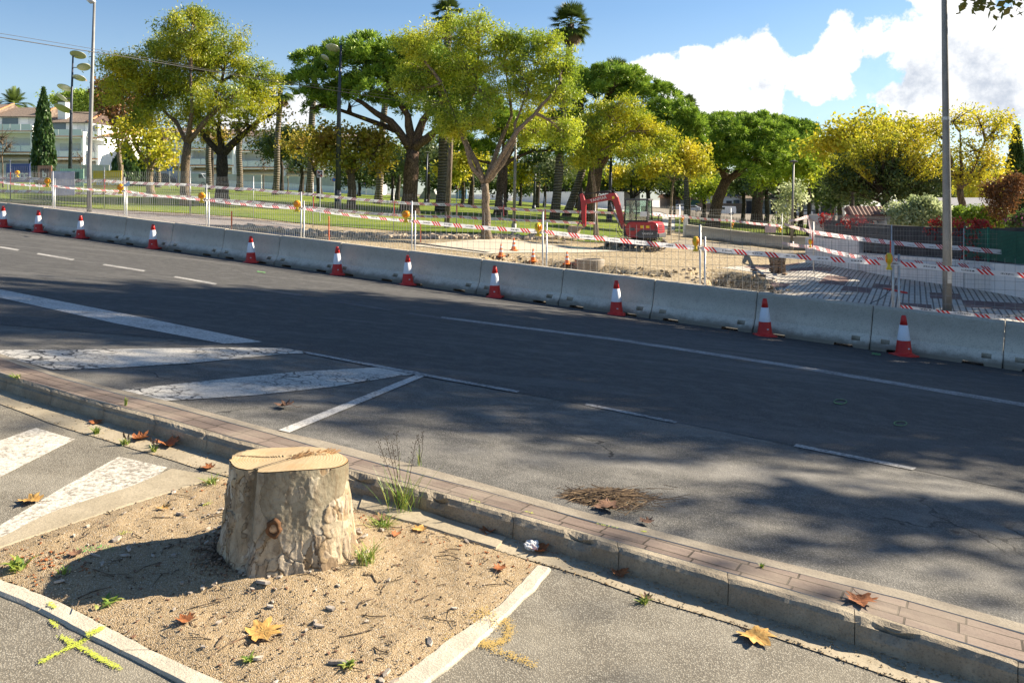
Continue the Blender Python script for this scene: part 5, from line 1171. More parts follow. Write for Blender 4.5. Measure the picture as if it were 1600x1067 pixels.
# ---------------------------------------------------------------- tree stump
def m_stump():
    t = NT('plane_bark'); pa = t.n('ShaderNodeAttribute', attribute_name='plate').outputs['Fac']; ed = t.n('ShaderNodeAttribute', attribute_name='edge').outputs['Fac']; ro = t.n('ShaderNodeAttribute', attribute_name='rough').outputs['Fac']
    b = t.noise(26, 5, .7, t.map((1,1,.5)), .8); g = t.noise(70, 4, .6); n0 = t.noise(5, 4, .55, t.map((1,1,.5)))
    base = t.mix(t.rng(n0, .38, .62), (.18,.155,.105), (.31,.275,.20)); base = t.mix(t.rng(pa, .78, .82), base, (.40,.355,.27))
    fl = t.ramp(pa, [(.0,(.42,.33,.22)),(.2,(.52,.44,.32)),(.4,(.30,.21,.12)),(.55,(.58,.51,.40)),(.75,(.22,.165,.11)),(.9,(.46,.34,.20))])
    col = t.mix(ro, base, fl); col = t.mix(t.rng(b, .42, .68, 0, .55), col, (.13,.085,.05)); col = t.mix(t.rng(g, .5, .75, 0, .35), col, (.07,.05,.03))
    col = t.mix(t.math('MULTIPLY', ed, t.rng(ro, 0, .6, .35, .9)), col, (.045,.027,.015))
    z = t.n('ShaderNodeSeparateXYZ'); t.L(t.tc.outputs['Object'], z.inputs[0]); col = t.mix(t.rng(z.outputs[2], .10, .0, 0, .45), col, (.24,.15,.075))
    return t.pbr(col, .88, 0, t.bump(t.math('ADD', g, b), .5, .006), .15)
def m_cut():
    t = NT('sawn_wood'); o = t.map((1,1,1)); vl = t.n('ShaderNodeVectorMath', operation='LENGTH'); vm = t.n('ShaderNodeVectorMath', operation='MULTIPLY'); t.L(o, vm.inputs[0]); vm.inputs[1].default_value = (1,1,0); t.L(vm.outputs[0], vl.inputs[0])
    r = t.math('ADD', vl.outputs['Value'], t.math('MULTIPLY', t.noise(5, 3), .05)); ring_ = t.math('SINE', t.math('MULTIPLY', r, 520)); n = t.noise(7, 5, .6); saw = t.noise(1, 4, .6, t.map((90, 12, 1), (0,0,.5)))
    col = t.mix(t.rng(ring_, -1, 1, 0, .7), (.46,.36,.22), (.30,.21,.11)); col = t.mix(t.rng(n, .5, .72, 0, .45), col, (.42,.24,.10)); col = t.mix(t.rng(saw, .45, .75, 0, .4), col, (.56,.43,.27))
    col = t.mix(t.rng(vl.outputs['Value'], .245, .262, 0, .7), col, (.42,.24,.10))
    return t.pbr(col, .8, 0, t.bump(saw, .4, .004), .2)
def stump():
    cx, cy = STC.x, STC.y; z0 = soil_z(cx, cy)-.035; t = thing('tree_stump', 'pale sawn tree stump with flaking bark in the sandy tree pit', 'tree stump', (cx, cy, z0))
    A = lambda th, c, w_: math.exp(-((((th-R(c)+math.pi) % (2*math.pi))-math.pi)/R(w_))**2)
    def ztop(x, y): return .452-.055*x-.085*y+.006*math.sin(x*14)
    def rad(th, u):
        r = .243+.012*A(th, 0, 40)+.006*math.cos(3*th); fl = math.exp(-u*3.2)
        r += fl*(.045+.09*A(th, 185, 38)+.055*A(th, -104, 17)+.035*A(th, -38, 22)+.03*A(th, 10, 18)+.05*A(th, 75, 30)+.04*A(th, 130, 20)-.03*A(th, -145, 12)-.02*A(th, -70, 12)) + (1-u)*.018
        r -= .040*A(th, -112, 5)*(.35+.65*u)+.012*A(th, -122, 12)*u
        return r
    NT_, NZ = 520, 190; m = MB(); AP = []; AE = []; AR = []
    for j in range(NZ+1):
        u = j/NZ
        for i in range(NT_):
            th = 2*math.pi*i/NT_; r = rad(th, u); c, s_ = math.cos(th), math.sin(th); zt = ztop(r*c, r*s_); zz = -.06+(zt+.06)*u
            q = Vector((c*.27, s_*.27, zz)); wv = mnoise.noise_vector(q*12)*.034+mnoise.noise_vector(q*40)*.012; lo = max(0, min(1, (.25+.12*mnoise.noise(q*7)-zz)/.10)); lf = max(min(1, A(th, 188, 52)*1.3), lo); lf = max(lf, .9*(mnoise.noise(q*9+Vector((3,0,0))) > .18)*A(th, -25, 45))
            p = q+wv; big = mnoise.voronoi(Vector((p.x*9, p.y*9, p.z*4.5))); sm = mnoise.voronoi(Vector((p.x*22, p.y*22, p.z*8)))
            h1 = abs(math.sin(big[1][0].x*127.1+big[1][0].y*311.7+big[1][0].z*74.7)*43.7) % 1; h2 = abs(math.sin(sm[1][0].x*127.1+sm[1][0].y*311.7+sm[1][0].z*74.7)*43.7) % 1
            e1 = big[0][1]-big[0][0]; e2 = sm[0][1]-sm[0][0]; ev = max(0, 1-e2/.06) if lf > .4 else max(0, 1-e1/.05)*.3
            r += lf*(h2*.012+h1*.007-.008)+(1-lf)*(.002 if h1 > .72 else 0)-lf*max(0, 1-e2/.10)*.004*(h2 > .3)+mnoise.noise(q*10)*.006+mnoise.noise(q*60)*.0012+lf*mnoise.noise(Vector((q.x*50, q.y*50, q.z*12)))*.004
            m.v.append((r*c, r*s_, zz)); AP.append(h2*.7+h1*.3 if lf > .3 else h1); AE.append(ev*(h2 > .3)); AR.append(lf)
    for j in range(NZ):
        for i in range(NT_): m.f.append((j*NT_+i, j*NT_+(i+1)%NT_, (j+1)*NT_+(i+1)%NT_, (j+1)*NT_+i)); m.m.append(0)
    rim = m.v[-NT_:]; bk_ = m.build('bark', m_stump(), t, smooth=True, fix=False)
    for nm_, arr in (('plate', AP), ('edge', AE), ('rough', AR)): a_ = bk_.data.attributes.new(nm_, 'FLOAT', 'POINT'); a_.data.foreach_set('value', arr)
    m = MB(); K = 26
    for k in range(K+1):
        f = k/K
        for i in range(NT_):
            x, y, z = rim[i]; n = mnoise.noise(Vector((x*f*9, y*f*9, 1)))*.0025; st = .006 if (y*f > .02+.25*(x*f+.1) and x*f < .16) else 0
            m.v.append((x*f*.992, y*f*.992, ztop(x*f, y*f)+(n+st)*min(1, (1-f)*9)+.003))
    for k in range(1, K):
        for i in range(NT_): m.f.append((k*NT_+i, k*NT_+(i+1)%NT_, (k+1)*NT_+(i+1)%NT_, (k+1)*NT_+i)); m.m.append(0)
    m.f.append(tuple(NT_+i for i in range(NT_))); m.m.append(0); m.build('cut_face', m_cut(), t, smooth=False, fix=False)
    # crack from the notch across the cut and the torn fibres at its end
    def strip_on(name, pts, wds, mat, dz=.0115):
        m = MB()
        for i, ((x, y), w_) in enumerate(zip(pts, wds)):
            j = min(i, len(pts)-2); dx, dy = pts[j+1][0]-pts[j][0], pts[j+1][1]-pts[j][1]; L = math.hypot(dx, dy); m.v += [(x-dy/L*w_, y+dx/L*w_, ztop(x, y)+dz), (x+dy/L*w_, y-dx/L*w_, ztop(x, y)+dz-.001)]
        for i in range(len(pts)-1): m.f.append((2*i, 2*i+2, 2*i+3, 2*i+1)); m.m.append(0)
        m.build(name, mat, t, fix=False)
    strip_on('crack', [(-.085,-.225),(-.04,-.13),(.0,-.06),(.05,.01),(.11,.07)], [.004,.0022,.002,.0025,.001], M['bark_dark'])
    m = MB(); r_ = random.Random(3)
    for i in range(45):
        a = r_.uniform(0, 1); x = -.0+.17*a+r_.gauss(0, .008); y = -.01+.15*a+r_.gauss(0, .012); z = ztop(x, y); L = r_.uniform(.015, .05); m.bar((x, y, z+.004), (x+L*.8, y+L*.6+r_.gauss(0, .008), z+.004+r_.uniform(.0, .018)), .004, .003)
    m.build('torn_wood', var('torn_fibres', (.30,.15,.06), (.52,.34,.17), 30, 90, .9, 0, 0), t, fix=False)
    # knot on the front
    th = R(-88); r = rad(th, .62)+.004; q = Matrix.Rotation(th, 3, 'Z') @ Matrix.Rotation(R(90), 3, 'Y'); c = Vector((r*math.cos(th), r*math.sin(th), .245))
    k = MB(); k.lathe([(.016,-.01),(.019,.004),(.026,.011),(.034,.006),(.040,-.012)], 26, cap=False, sx=1.12, sy=.85); k.v = [tuple(q@Vector((v[0]*(1+.1*math.sin(v[1]*150)), v[1]*(1+.12*math.sin(v[0]*170)), v[2]))+c) for v in k.v]; k.build('knot', var('knot_bark', (.17,.08,.035), (.09,.045,.02), 40, 120, .9, 0, .6, .004), t, smooth=True)
    k = MB(); k.lathe([(.022,-.002),(.016,.002),(.009,.007),(.003,.006)], 20); k.v = [tuple(q@Vector(v)+c) for v in k.v]; k.build('knot_core', var('knot_wood', (.62,.44,.28), (.36,.2,.1), 60, 150, .9, 0, .5, .004), t, smooth=True)
stump()
# ---------------------------------------------------------------- debris on the near ground
def hitS(px, py):
    v = hitN(px, py); 
    return Vector((v.x, v.y, soil_z(v.x, v.y))) if inside(v.x, v.y, pw) else v
def hitK(px, py): return hitR(px, py)
PL = [(0,-.36),(.10,-.30),(.30,-.36),(.40,-.30),(.30,-.20),(.36,-.10),(.52,-.06),(.44,.02),(.34,.10),(.40,.22),(.42,.36),(.30,.30),(.18,.22),(.17,.36),(.08,.44),(.0,.58),(-.10,.44),(-.15,.36),(-.18,.22),(-.30,.31),(-.44,.34),(-.38,.20),(-.33,.08),(-.46,.0),(-.52,-.09),(-.36,-.12),(-.30,-.2),(-.38,-.32),(-.28,-.36),(-.10,-.30)]
def dryleaf(p, size, mat, label, seed, rz=None, curl=.5):
    r = random.Random(seed); rz = r.uniform(0, 6.28) if rz is None else rz; t = thing('dry_leaf', label, 'dry leaf', p, rz, 'dry plane leaves on the ground'); m = MB(); c = curl*r.uniform(.6, 1.2)
    def zf(x, y): return (abs(x)**1.4*c*.55+ (y*y)*c*.3*(1 if r.random() else 1)+.03*math.sin(9*x+seed)+.025*math.sin(8*y+seed*2)+.05)*size
    rings = [.0,.35,.7,1.0]; m.v.append((0, 0, zf(0, 0)))
    for f in rings[1:]:
        for x, y in PL: m.v.append((x*size*f*r.uniform(.93, 1.05), y*size*f*r.uniform(.95, 1.04), zf(x*f, y*f)))
    n = len(PL)
    for i in range(n): m.f.append((0, 1+i, 1+(i+1)%n)); m.m.append(0)
    for k in range(2):
        for i in range(n): m.f.append((1+k*n+i, 1+(k+1)*n+i, 1+(k+1)*n+(i+1)%n, 1+k*n+(i+1)%n)); m.m.append(0)
    m.build('blade', mat, t, fix=False, smooth=False); s_ = MB(); s_.tube([(0,-.36*size,zf(0,-.4)),(.03*size,-.62*size,.02*size),(.1*size,-.85*size,.05*size)], size*.012, 5); s_.build('stalk', M['dl_br'], t)
dl = [(411,997,.155,'ye','bright golden plane leaf lying on the sand in front of the stump',hitS),(290,981,.075,'or','small rust-red leaf on the sand left of the golden leaf',hitS),(118,874,.07,'br','dull brown leaf lying in the shadow of the stump',hitS),
      (325,733,.085,'or','crumpled orange leaf on the gutter just behind the stump',hitN),(48,785,.12,'ye','tan leaf on the path at the left by the white stripe',hitN),(262,697,.15,'or','large curled rust leaf in the gutter at left',hitN),(218,688,.13,'or','rust leaf lying on the gutter left of the largest one',hitN),(286,690,.09,'br','brown leaf propped against the kerb at left',hitN),
      (445,637,.14,'br','brown leaf on the asphalt bay between the white stripes',hitR),(1345,942,.13,'or','folded brown-orange leaf on the brick strip at lower right',hitR),(1181,997,.15,'ye','tan five-pointed leaf at the edge of the path, lower right',hitN),(806,832,.15,'or','crumpled rust leaf standing against the kerb beside the white tissue',hitN),(762,833,.085,'or','small orange leaf on the gutter slab left of the tissue',hitN),
      (950,796,.14,'br','dark brown leaf at the foot of the straw heap on the road',hitR),(1010,818,.08,'br','small brown leaf on the concrete edging right of the straw heap',hitR),(656,834,.08,'ye','golden leaf on the sand right of the stump',hitS),(598,820,.10,'br','brown curled leaf on the sand right behind the stump',hitS),(968,899,.09,'or','orange leaf in the gutter at the middle of the lower kerb',hitN),
      (842,862,.11,'or','rust leaf right beside the white tissue',hitN),(255,800,.07,'ye','pale leaf fragment on the sand behind the stump shadow',hitS),(782,898,.07,'or','orange scrap of leaf on the sand by the pit border',hitS),(1010,936,.06,'br','brown leaf scrap by the grass tuft on the path edge',hitN),(150,662,.10,'or','orange leaf in the gutter by the first grass tuft',hitN),(620,845,.06,'or','rust leaf scrap on the sand beside the wiry weeds',hitS)]
for i, (px, py, s_, c_, lab, h) in enumerate(dl): dryleaf(h(px, py)+Vector((0,0,.004)), s_, M['dl_'+c_], lab, i, None, .3 if i in (0, 10) else 1.0)
def flat_bits(name, n, mat, smin, smax, label, cat, region, seed, thick=.15, asp=.5):
    r = random.Random(seed); m = MB(); k = 0
    while k < n:
        px, py = region(r); p = hitS(px, py)
        if not inside(p.x, p.y, pw): continue
        s_ = r.uniform(smin, smax)*r.uniform(.5, 1); a = r.uniform(0, 6.28); q = Matrix.Rotation(a, 3, 'Z') @ Matrix.Rotation(r.uniform(-.35, .35), 3, 'X') @ Matrix.Rotation(r.uniform(-.2, .2), 3, 'Y'); h = s_*thick
        poly = [(math.cos(b)*s_*r.uniform(.7, 1.1)/2, math.sin(b)*s_*asp*r.uniform(.7, 1.2)/2) for b in [i*1.047 for i in range(6)]]
        vs = [q@Vector((x, y, -h/2)) for x, y in poly]+[q@Vector((x*.9, y*.9, h/2)) for x, y in poly]; c = p+Vector((0,0,h*.5+.003))
        m.add([v+c for v in vs], [tuple(reversed(range(6))), tuple(range(6, 12))]+[(i, (i+1)%6, 6+(i+1)%6, 6+i) for i in range(6)]); k += 1
    o = m.build(name, mat, fix=False); tag(o, label, cat, kind='stuff')
allpit = lambda r: (r.uniform(0, 860), r.uniform(746, 1075))
near_st = lambda r: (r.gauss(400, 120), r.gauss(840, 70))
flat_bits('bark_chips', 170, M['chips'], .015, .05, 'pale bark flakes scattered on the sand round the stump', 'bark chips', near_st, 5, .2, .5)
flat_bits('bark_chips', 22, M['chips'], .05, .09, 'larger grey bark flakes lying on the sand', 'bark chips', allpit, 8, .12, .4)
flat_bits('grit', 2400, M['rubble'], .003, .008, 'coarse pale grit on the sandy tree pit', 'grit', allpit, 9, .7, .8)
flat_bits('grit', 500, M['bark'], .003, .013, 'dark crumbs of earth and bark on the sandy tree pit', 'grit', allpit, 10, .6, .6)
flat_bits('wood_crumbs', 900, M['pallet'], .005, .02, 'rust-brown crumbs of rotten wood heaped at the left foot of the stump', 'wood crumbs', lambda r: (r.gauss(352, 22), r.gauss(880, 14)), 11, .6, .6)
flat_bits('leaf_litter', 260, M['dl_br'], .008, .028, 'brown crumbs of dead leaf on the sandy tree pit', 'leaf litter', allpit, 31, .12, .6)
flat_bits('leaf_litter', 240, M['dl_or'], .008, .024, 'rust leaf scraps gathered along the edges of the tree pit', 'leaf litter', lambda r: ((lambda f: (f*840, 750+max(0, f*840-344)*.28+r.expovariate(.08)))(r.random()) if r.random() < .7 else (r.gauss(60, 40), r.gauss(890, 12))), 32, .15, .6)
m = MB(); r_ = random.Random(12)
for i in range(160):
    px, py = (r_.uniform(0, 860), r_.uniform(760, 1060)) if i > 70 else (r_.gauss(430, 150), r_.gauss(830, 60)); p = hitS(px, py)
    if not inside(p.x, p.y, pw): continue
    a = r_.uniform(0, 6.28); L = r_.uniform(.03, .13); q = p+Vector((math.cos(a)*L, math.sin(a)*L, 0)); q.z = soil_z(q.x, q.y) if inside(q.x, q.y, pw) else q.z; mid = (p+q)/2+Vector((r_.gauss(0, .01), r_.gauss(0, .01), .008)); m.tube([p+Vector((0,0,.003)), mid, q+Vector((0,0,.004))], r_.uniform(.0012, .0028), 4)
tag(m.build('twigs', M['bark'], fix=False), 'thin twigs and stalks strewn over the sandy tree pit', 'twigs', kind='stuff')
flat_bits('sawdust', 0, M['soil'], .01, .02, '', '', allpit, 1) if False else None
# grit and dirt lying in the gutter
m = MB(); r_ = random.Random(20)
for i in range(2600):
    px = r_.uniform(0, 1600); f = min(1, abs(r_.gauss(0, .33))); a = np.interp(px, [q[0] for q in kb], [q[1] for q in kb]); b = np.interp(px, [q[0] for q in gn], [q[1] for q in gn])
    p = hitN(px, a+(b-a)*(f if i % 3 else 1-f*.25)); s_ = r_.uniform(.002, .009); p.z += .004+s_*.3; d = [Vector((r_.uniform(-1, 1), r_.uniform(-1, 1), r_.uniform(-.6, .6)))*s_ for _ in range(4)]
    m.add([p+v for v in d], [(0,1,2),(0,2,3),(0,3,1),(1,3,2)])
tag(m.build('gutter_grit', M['soil'], fix=False), 'sand and grit gathered along the foot of the kerb', 'grit', kind='stuff')
# grass tufts and weeds
def weed(name, label, p, n, h, w_, spread, mat='lf_weed', cat='weed', seed=0, droop=.5, heads=0):
    r = random.Random(seed); V = []; rr = []; t = thing(name, label, cat, p)
    for i in range(n):
        a = r.uniform(0, 6.28); L = h*r.uniform(.45, 1); o = Vector((r.gauss(0, spread*.15), r.gauss(0, spread*.15), 0)); d = Vector((math.cos(a), math.sin(a), 0))*spread*r.uniform(.3, 1); sd = Vector((-math.sin(a), math.cos(a), 0))*w_/2; K = 5; pr = None; q = r.random()
        for k in range(K+1):
            f = k/K; c = o+d*(f**1.3)*L/h+Vector((0,0,L*(f-droop*f*f*.55))); wd = sd*(1-f**2*.95)*(1 if f > 0 else .6)
            if pr: V += [pr[0]-pr[1], pr[0]+pr[1], c+wd, c-wd]; rr.append(q)
            pr = (c, wd)
    npmesh('blades', np.array([tuple(v) for v in V]), 4, M[mat], t, np.array(rr))
    if heads:
        m = MB()
        for i in range(heads):
            a = r.uniform(0, 6.28); L = h*r.uniform(1.0, 1.35); d = Vector((math.cos(a)*spread*.5, math.sin(a)*spread*.25, L)); m.tube([(0,0,0), tuple(d*.5+Vector((.01,0,0))), tuple(d)], [.0022,.0018,.001], 4)
            for k in range(14):
                f = .62+.38*k/14; b = d*f; a2 = k*2.4; e = b+Vector((math.cos(a2), math.sin(a2), .8))*h*.07*(1.2-f*.6); m.tube([b, e], [.0007,.0007], 3); m.box(e, (.0025,.0025,.006))
        m.build('seed_heads', M['lf_straw'], t, fix=False)
    return t
weed('grass_tuft', 'small grass tuft in the gutter near the left edge, next to the zebra stripes', hitN(150,678), 60, .07, .006, .06, seed=1)
weed('grass_tuft', 'flowering grass tuft in the gutter beside the largest rust leaf', hitN(196,695), 50, .06, .006, .05, seed=2, heads=3)
weed('grass_tuft', 'grass tuft right of the rust leaves in the gutter', hitN(240,706), 40, .07, .006, .05, seed=3, heads=3)
weed('roadside_grass', 'tall feathery grass growing from the gutter behind the stump', hitN(625,798), 60, .30, .0045, .24, seed=4, droop=.35, heads=5)
weed('roadside_grass', 'single tall seed stalk rising over the road right of the feathery grass', hitR(655,728), 8, .16, .005, .04, seed=5, heads=2)
weed('weed', 'wiry dark weed with arching blades at the right foot of the stump', hitS(572,893), 60, .16, .005, .13, seed=6, droop=.9)
weed('weed', 'leafy green plantain rosette by the left edge', hitS(26,893), 22, .10, .018, .11, seed=7, droop=.9)
weed('weed', 'flat rosette with long leaves on the sand between the shadow and the front border', hitS(168,950), 16, .05, .015, .10, seed=8, droop=1.2)
weed('weed', 'tiny green sprout on the sand at the bottom edge, left of centre', hitS(392,1040), 24, .035, .009, .05, seed=9, droop=1)
weed('weed', 'small leafy rosette at the bottom edge right of the golden leaf', hitS(545,1050), 26, .045, .012, .06, seed=10, droop=1)
weed('weed', 'grass tuft at the edge of the path below the kerb, right of centre', hitN(1005,942), 40, .04, .006, .06, seed=11)
weed('weed', 'green sprout standing on the brick strip at left', hitR(196,634), 12, .08, .008, .03, seed=12, droop=.3)
weed('weed', 'yellowing grass along the far pit edge behind the stump', hitS(330,760), 60, .05, .005, .1, seed=13)
weed('weed', 'dry grass at the right pit edge below the gutter', hitS(600,830), 70, .06, .005, .14, seed=14)
weed('weed', 'weeds growing on the brick strip at the far left', hitR(25,590), 40, .05, .006, .1, seed=15)
weed('weed', 'small weed in a brick joint at lower right', hitR(1190,886), 14, .03, .006, .03, seed=16)
weed('weed', 'thin grass blade on the kerb right of the seed stalk', hitR(734,785), 5, .06, .005, .02, seed=17, droop=.2)
weed('weed', 'small weeds by the shadowed sand left of the stump', hitS(100,905), 16, .05, .006, .05, seed=18)
# straw heap on the road
t = thing('straw_heap', 'flat heap of dry brown straw lying on the grey asphalt bay', 'straw heap', hitR(938,780)); V = []; rr = []; r_ = random.Random(6)
for i in range(700):
    a = r_.gauss(0, 1); b = r_.gauss(0, 1); x = a*.14; y = b*.065; z = .05*math.exp(-(a*a+b*b)*.5)*r_.uniform(.1, 1)+.003; th = r_.gauss(0, .55); L = r_.uniform(.05, .16); d = Vector((math.cos(th), math.sin(th), r_.gauss(0, .08)))*L/2; sd = Vector((-math.sin(th), math.cos(th), .4))*.0022; c = Vector((x, y, z)); V += [c-d-sd, c-d+sd, c+d+sd, c+d-sd]; rr.append(r_.random())
npmesh('straw', np.array([tuple(v) for v in V]), 4, M['lf_straw'], t, np.array(rr))
# crumpled tissue
bm = bmesh.new(); bmesh.ops.create_icosphere(bm, subdivisions=4, radius=.035)
for v in bm.verts: v.co *= 1+.45*mnoise.noise(v.co*45)+.3*mnoise.noise(v.co*110); v.co.z *= .6
me = bpy.data.meshes.new('tissue'); bm.to_mesh(me); bm.free(); me.materials.append(M['white']); o = bpy.data.objects.new('tissue', me); C.objects.link(o); o.location = hitN(832,858)+Vector((0,0,.02)); tag(o, 'crumpled white tissue in the gutter against the kerb', 'litter')
# ---------------------------------------------------------------- back fence with its two rows of tape
bf = [(-150,41),(16,41),(163,41),(297,39.6),(396,39),(489,39),(615,39),(713,39),(786,39.3),(851,39.3),(930,39.6),(1000,41),(1062,47),(1142,49.5),(1222,45.5)]
bp_ = [onT(px, Y) for px, Y in bf]
for k in range(len(bf)-1):
    a, b = bp_[k].copy(), bp_[k+1].copy(); z = (a.z+b.z)/2; a.z = b.z = z
    o = span(pg if k > 3 else pf, ug if k > 3 else uf, a, b, 3.56, 'wire mesh fence panel along the lawn edge, %s from the left' % ORD[k], 'back fence panels'); o.scale = (o.scale[0], 1, 1.02)
bf2 = [(1240,43.5),(1271,30.5),(1393,27),(1506,25.8),(1640,24.8)]; bq = [onT(px, Y) for px, Y in bf2]
for k in range(1, len(bf2)-1):
    a, b = bq[k].copy(), bq[k+1].copy(); z = (a.z+b.z)/2; a.z = b.z = z
    span(pg, ug, a, b, 3.56, 'wire mesh fence panel before the pale wall at right, %s from the left' % ORD[k-1], 'back fence panels')
def red_stub(p, i, h=1.25):
    m = MB(); m.tube([p+Vector((.03,-.04,h-.3)), p+Vector((.03,-.04,h+.22))], .022, 8); return m
for i, (px, Y) in enumerate([(16,40.9),(163,40.9),(489,38.9),(615,38.9),(713,38.9),(786,39.2),(851,39.2),(1268,30.4),(1389,26.9)]):
    p = onT(px, Y); m = red_stub(p, i); o = m.build('red_wrap', M['red_paint']); tag(o, 'red tape wrap on a back fence post, %s from the left' % ORD[i], 'tape wrap', 'red tape wraps')
up = [(-60,276,41),(50,279,41),(163,283,41),(297,288,39.5),(396,292.5,39),(489,304,38.9),(615,316,38.9),(713,320,38.9),(786,325.5,39.2),(851,329,39.2),(930,331.5,39.5),(1000,333,41),(1062,338,46.9),(1142,345,49.4),(1222,353,45.4)]
lo_ = [(-60,296,41),(50,299,41),(163,303.5,41),(297,305,39.5),(396,316,39),(489,325,38.9),(615,336,38.9),(713,338.5,38.9),(786,342.5,39.2),(851,345,39.2),(930,349,39.5)]
up = [(x, interp(x, [-60,163,297,396,489], [276,283,289,296,304]) if x < 489 else y, Y) for x, y, Y in up]; lo_ = [(x, interp(x, [-60,163,297,396,489], [296,302,308,316,325]) if x < 489 else y, Y) for x, y, Y in lo_]
ribbon('barrier_tape', [P(*q) for q in up[:7]], M['tape2'], 'upper maroon striped tape along the left half of the back fence', .13, .03, .3)
ribbon('barrier_tape', [P(*q) for q in lo_[:7]], M['tape2'], 'lower maroon striped tape along the left half of the back fence', .13, .03, .3)
ribbon('barrier_tape', [P(*q) for q in up[6:]], M['tape'], 'upper pale tape along the back fence behind the excavator', .13, .03, .5)
ribbon('barrier_tape', [P(*q) for q in lo_[6:]], M['tape'], 'lower pale tape along the back fence left of the excavator', .13, .03, .5)
ribbon('barrier_tape', [P(1225,350,43.5), P(1271,363,30.4), P(1393,379,26.9), P(1506,388,25.7), P(1640,399,24.6)], M['tape'], 'upper striped tape across the pale wall at right', .14, .02, .15)
ribbon('barrier_tape', [P(1222,380,43.5), P(1271,386,30.4), P(1345,402,28), P(1393,406,26.9), P(1506,415,25.7), P(1640,430,24.6)], M['tape'], 'second striped tape across the pale wall at right, below the first', .14, .03, .2)
ribbon('barrier_tape', [P(1232,345,43.4), P(1262,338,36), P(1270,372,30.6)], M['tape'], 'tangled tape at the fence corner left of the pale wall', .13, .05, 1.4)
# ---------------------------------------------------------------- right side: walls, hedge base, shelter
def wall(name, label, cat, mat, line, tops, thick, parts=None):
    """line: world ground points, tops: absolute z"""
    b = MB(); L = []
    for i, p in enumerate(line):
        d = (line[min(i+1, len(line)-1)]-line[max(i-1, 0)]); nn = Vector((-d.y, d.x, 0)).normalized()*thick/2; L.append((p-nn, p+nn))
    for i, ((a, c), z) in enumerate(zip(L, tops)): b.v += [(a.x, a.y, line[i].z-.4), (a.x, a.y, z), (c.x, c.y, z), (c.x, c.y, line[i].z-.4)]
    n = len(line)
    for i in range(n-1):
        for j in range(4): b.f.append((i*4+j, (i+1)*4+j, (i+1)*4+(j+1)%4, i*4+(j+1)%4)); b.m.append(0)
    b.f += [(0,1,2,3), ((n-1)*4+3, (n-1)*4+2, (n-1)*4+1, (n-1)*4)]; b.m += [0, 0]
    o = b.build(name, mat); return tag(o, label, cat)
wl_ = [onT(px, interp(px, [1200,1270,1600,1900], [36,35,24,20.5])) for px in (1262,1345.5)]
wall('retaining_wall', 'pale rendered wall, the higher left section by the fence corner', 'wall', M['wall_pale'], wl_, [.06,.06], .25)
wl_ = [onT(px, interp(px, [1200,1270,1600,1900], [36,35,24,20.5])) for px in (1347,1400,1470,1540,1600,1760,1950)]
wall('retaining_wall', 'long low pale rendered wall along the tiled pavement at right', 'wall', M['wall_pale'], wl_, [-.43,-.40,-.34,-.28,-.24,-.2,-.2], .25)
bk = [onT(px, interp(px, [1200,1270,1600,1900], [36,35,24,20.5]))+Vector((.15,.5,0)) for px in (1268,1291)]
wall('garden_wall', 'short grey wall section at the left end of the dark garden wall', 'wall', M['wall_grey'], bk, [1.02,1.02], .2)
bk = [onT(px, interp(px, [1200,1270,1600,1900], [36,35,24,20.5]))+Vector((.15,.5,0)) for px in (1292,1340,1400,1470,1540,1600,1760,1950)]
wall('garden_wall', 'long dark garden wall above the pale wall at right', 'wall', M['wall_dark'], bk, [.80,.74,.69,.69,.74,.84,.85,.85], .2)
def wp(px, dy=0.): p = onT(px, interp(px, [1200,1270,1600,1900], [36,35,24,20.5])); return p+Vector((0,dy,0))
t = thing('net_fence', 'green net screen on a frame right of the lamp post, overgrown with red creeper', 'fence', wp(1500))
m = MB(); nps = [wp(1512+i*1.5,.2) for i in range(0, 150)]
for p in nps: m.bar((p.x, p.y, -.2), (p.x, p.y, .72), .007)
for k in range(24):
    z = -.2+.04*k
    for i in range(0, 145, 12): m.bar((nps[i].x, nps[i].y-.008, z), (nps[min(149,i+12)].x, nps[min(149,i+12)].y-.008, z), .009)
m.build('net', M['greenmesh'], t, w=True, fix=False); m = MB()
for px in (1512,1549,1620): p = wp(px,.16); m.bar((p.x, p.y, -.3), (p.x, p.y, .8), .05)
m.build('frame', M['greenmesh'], t, w=True)
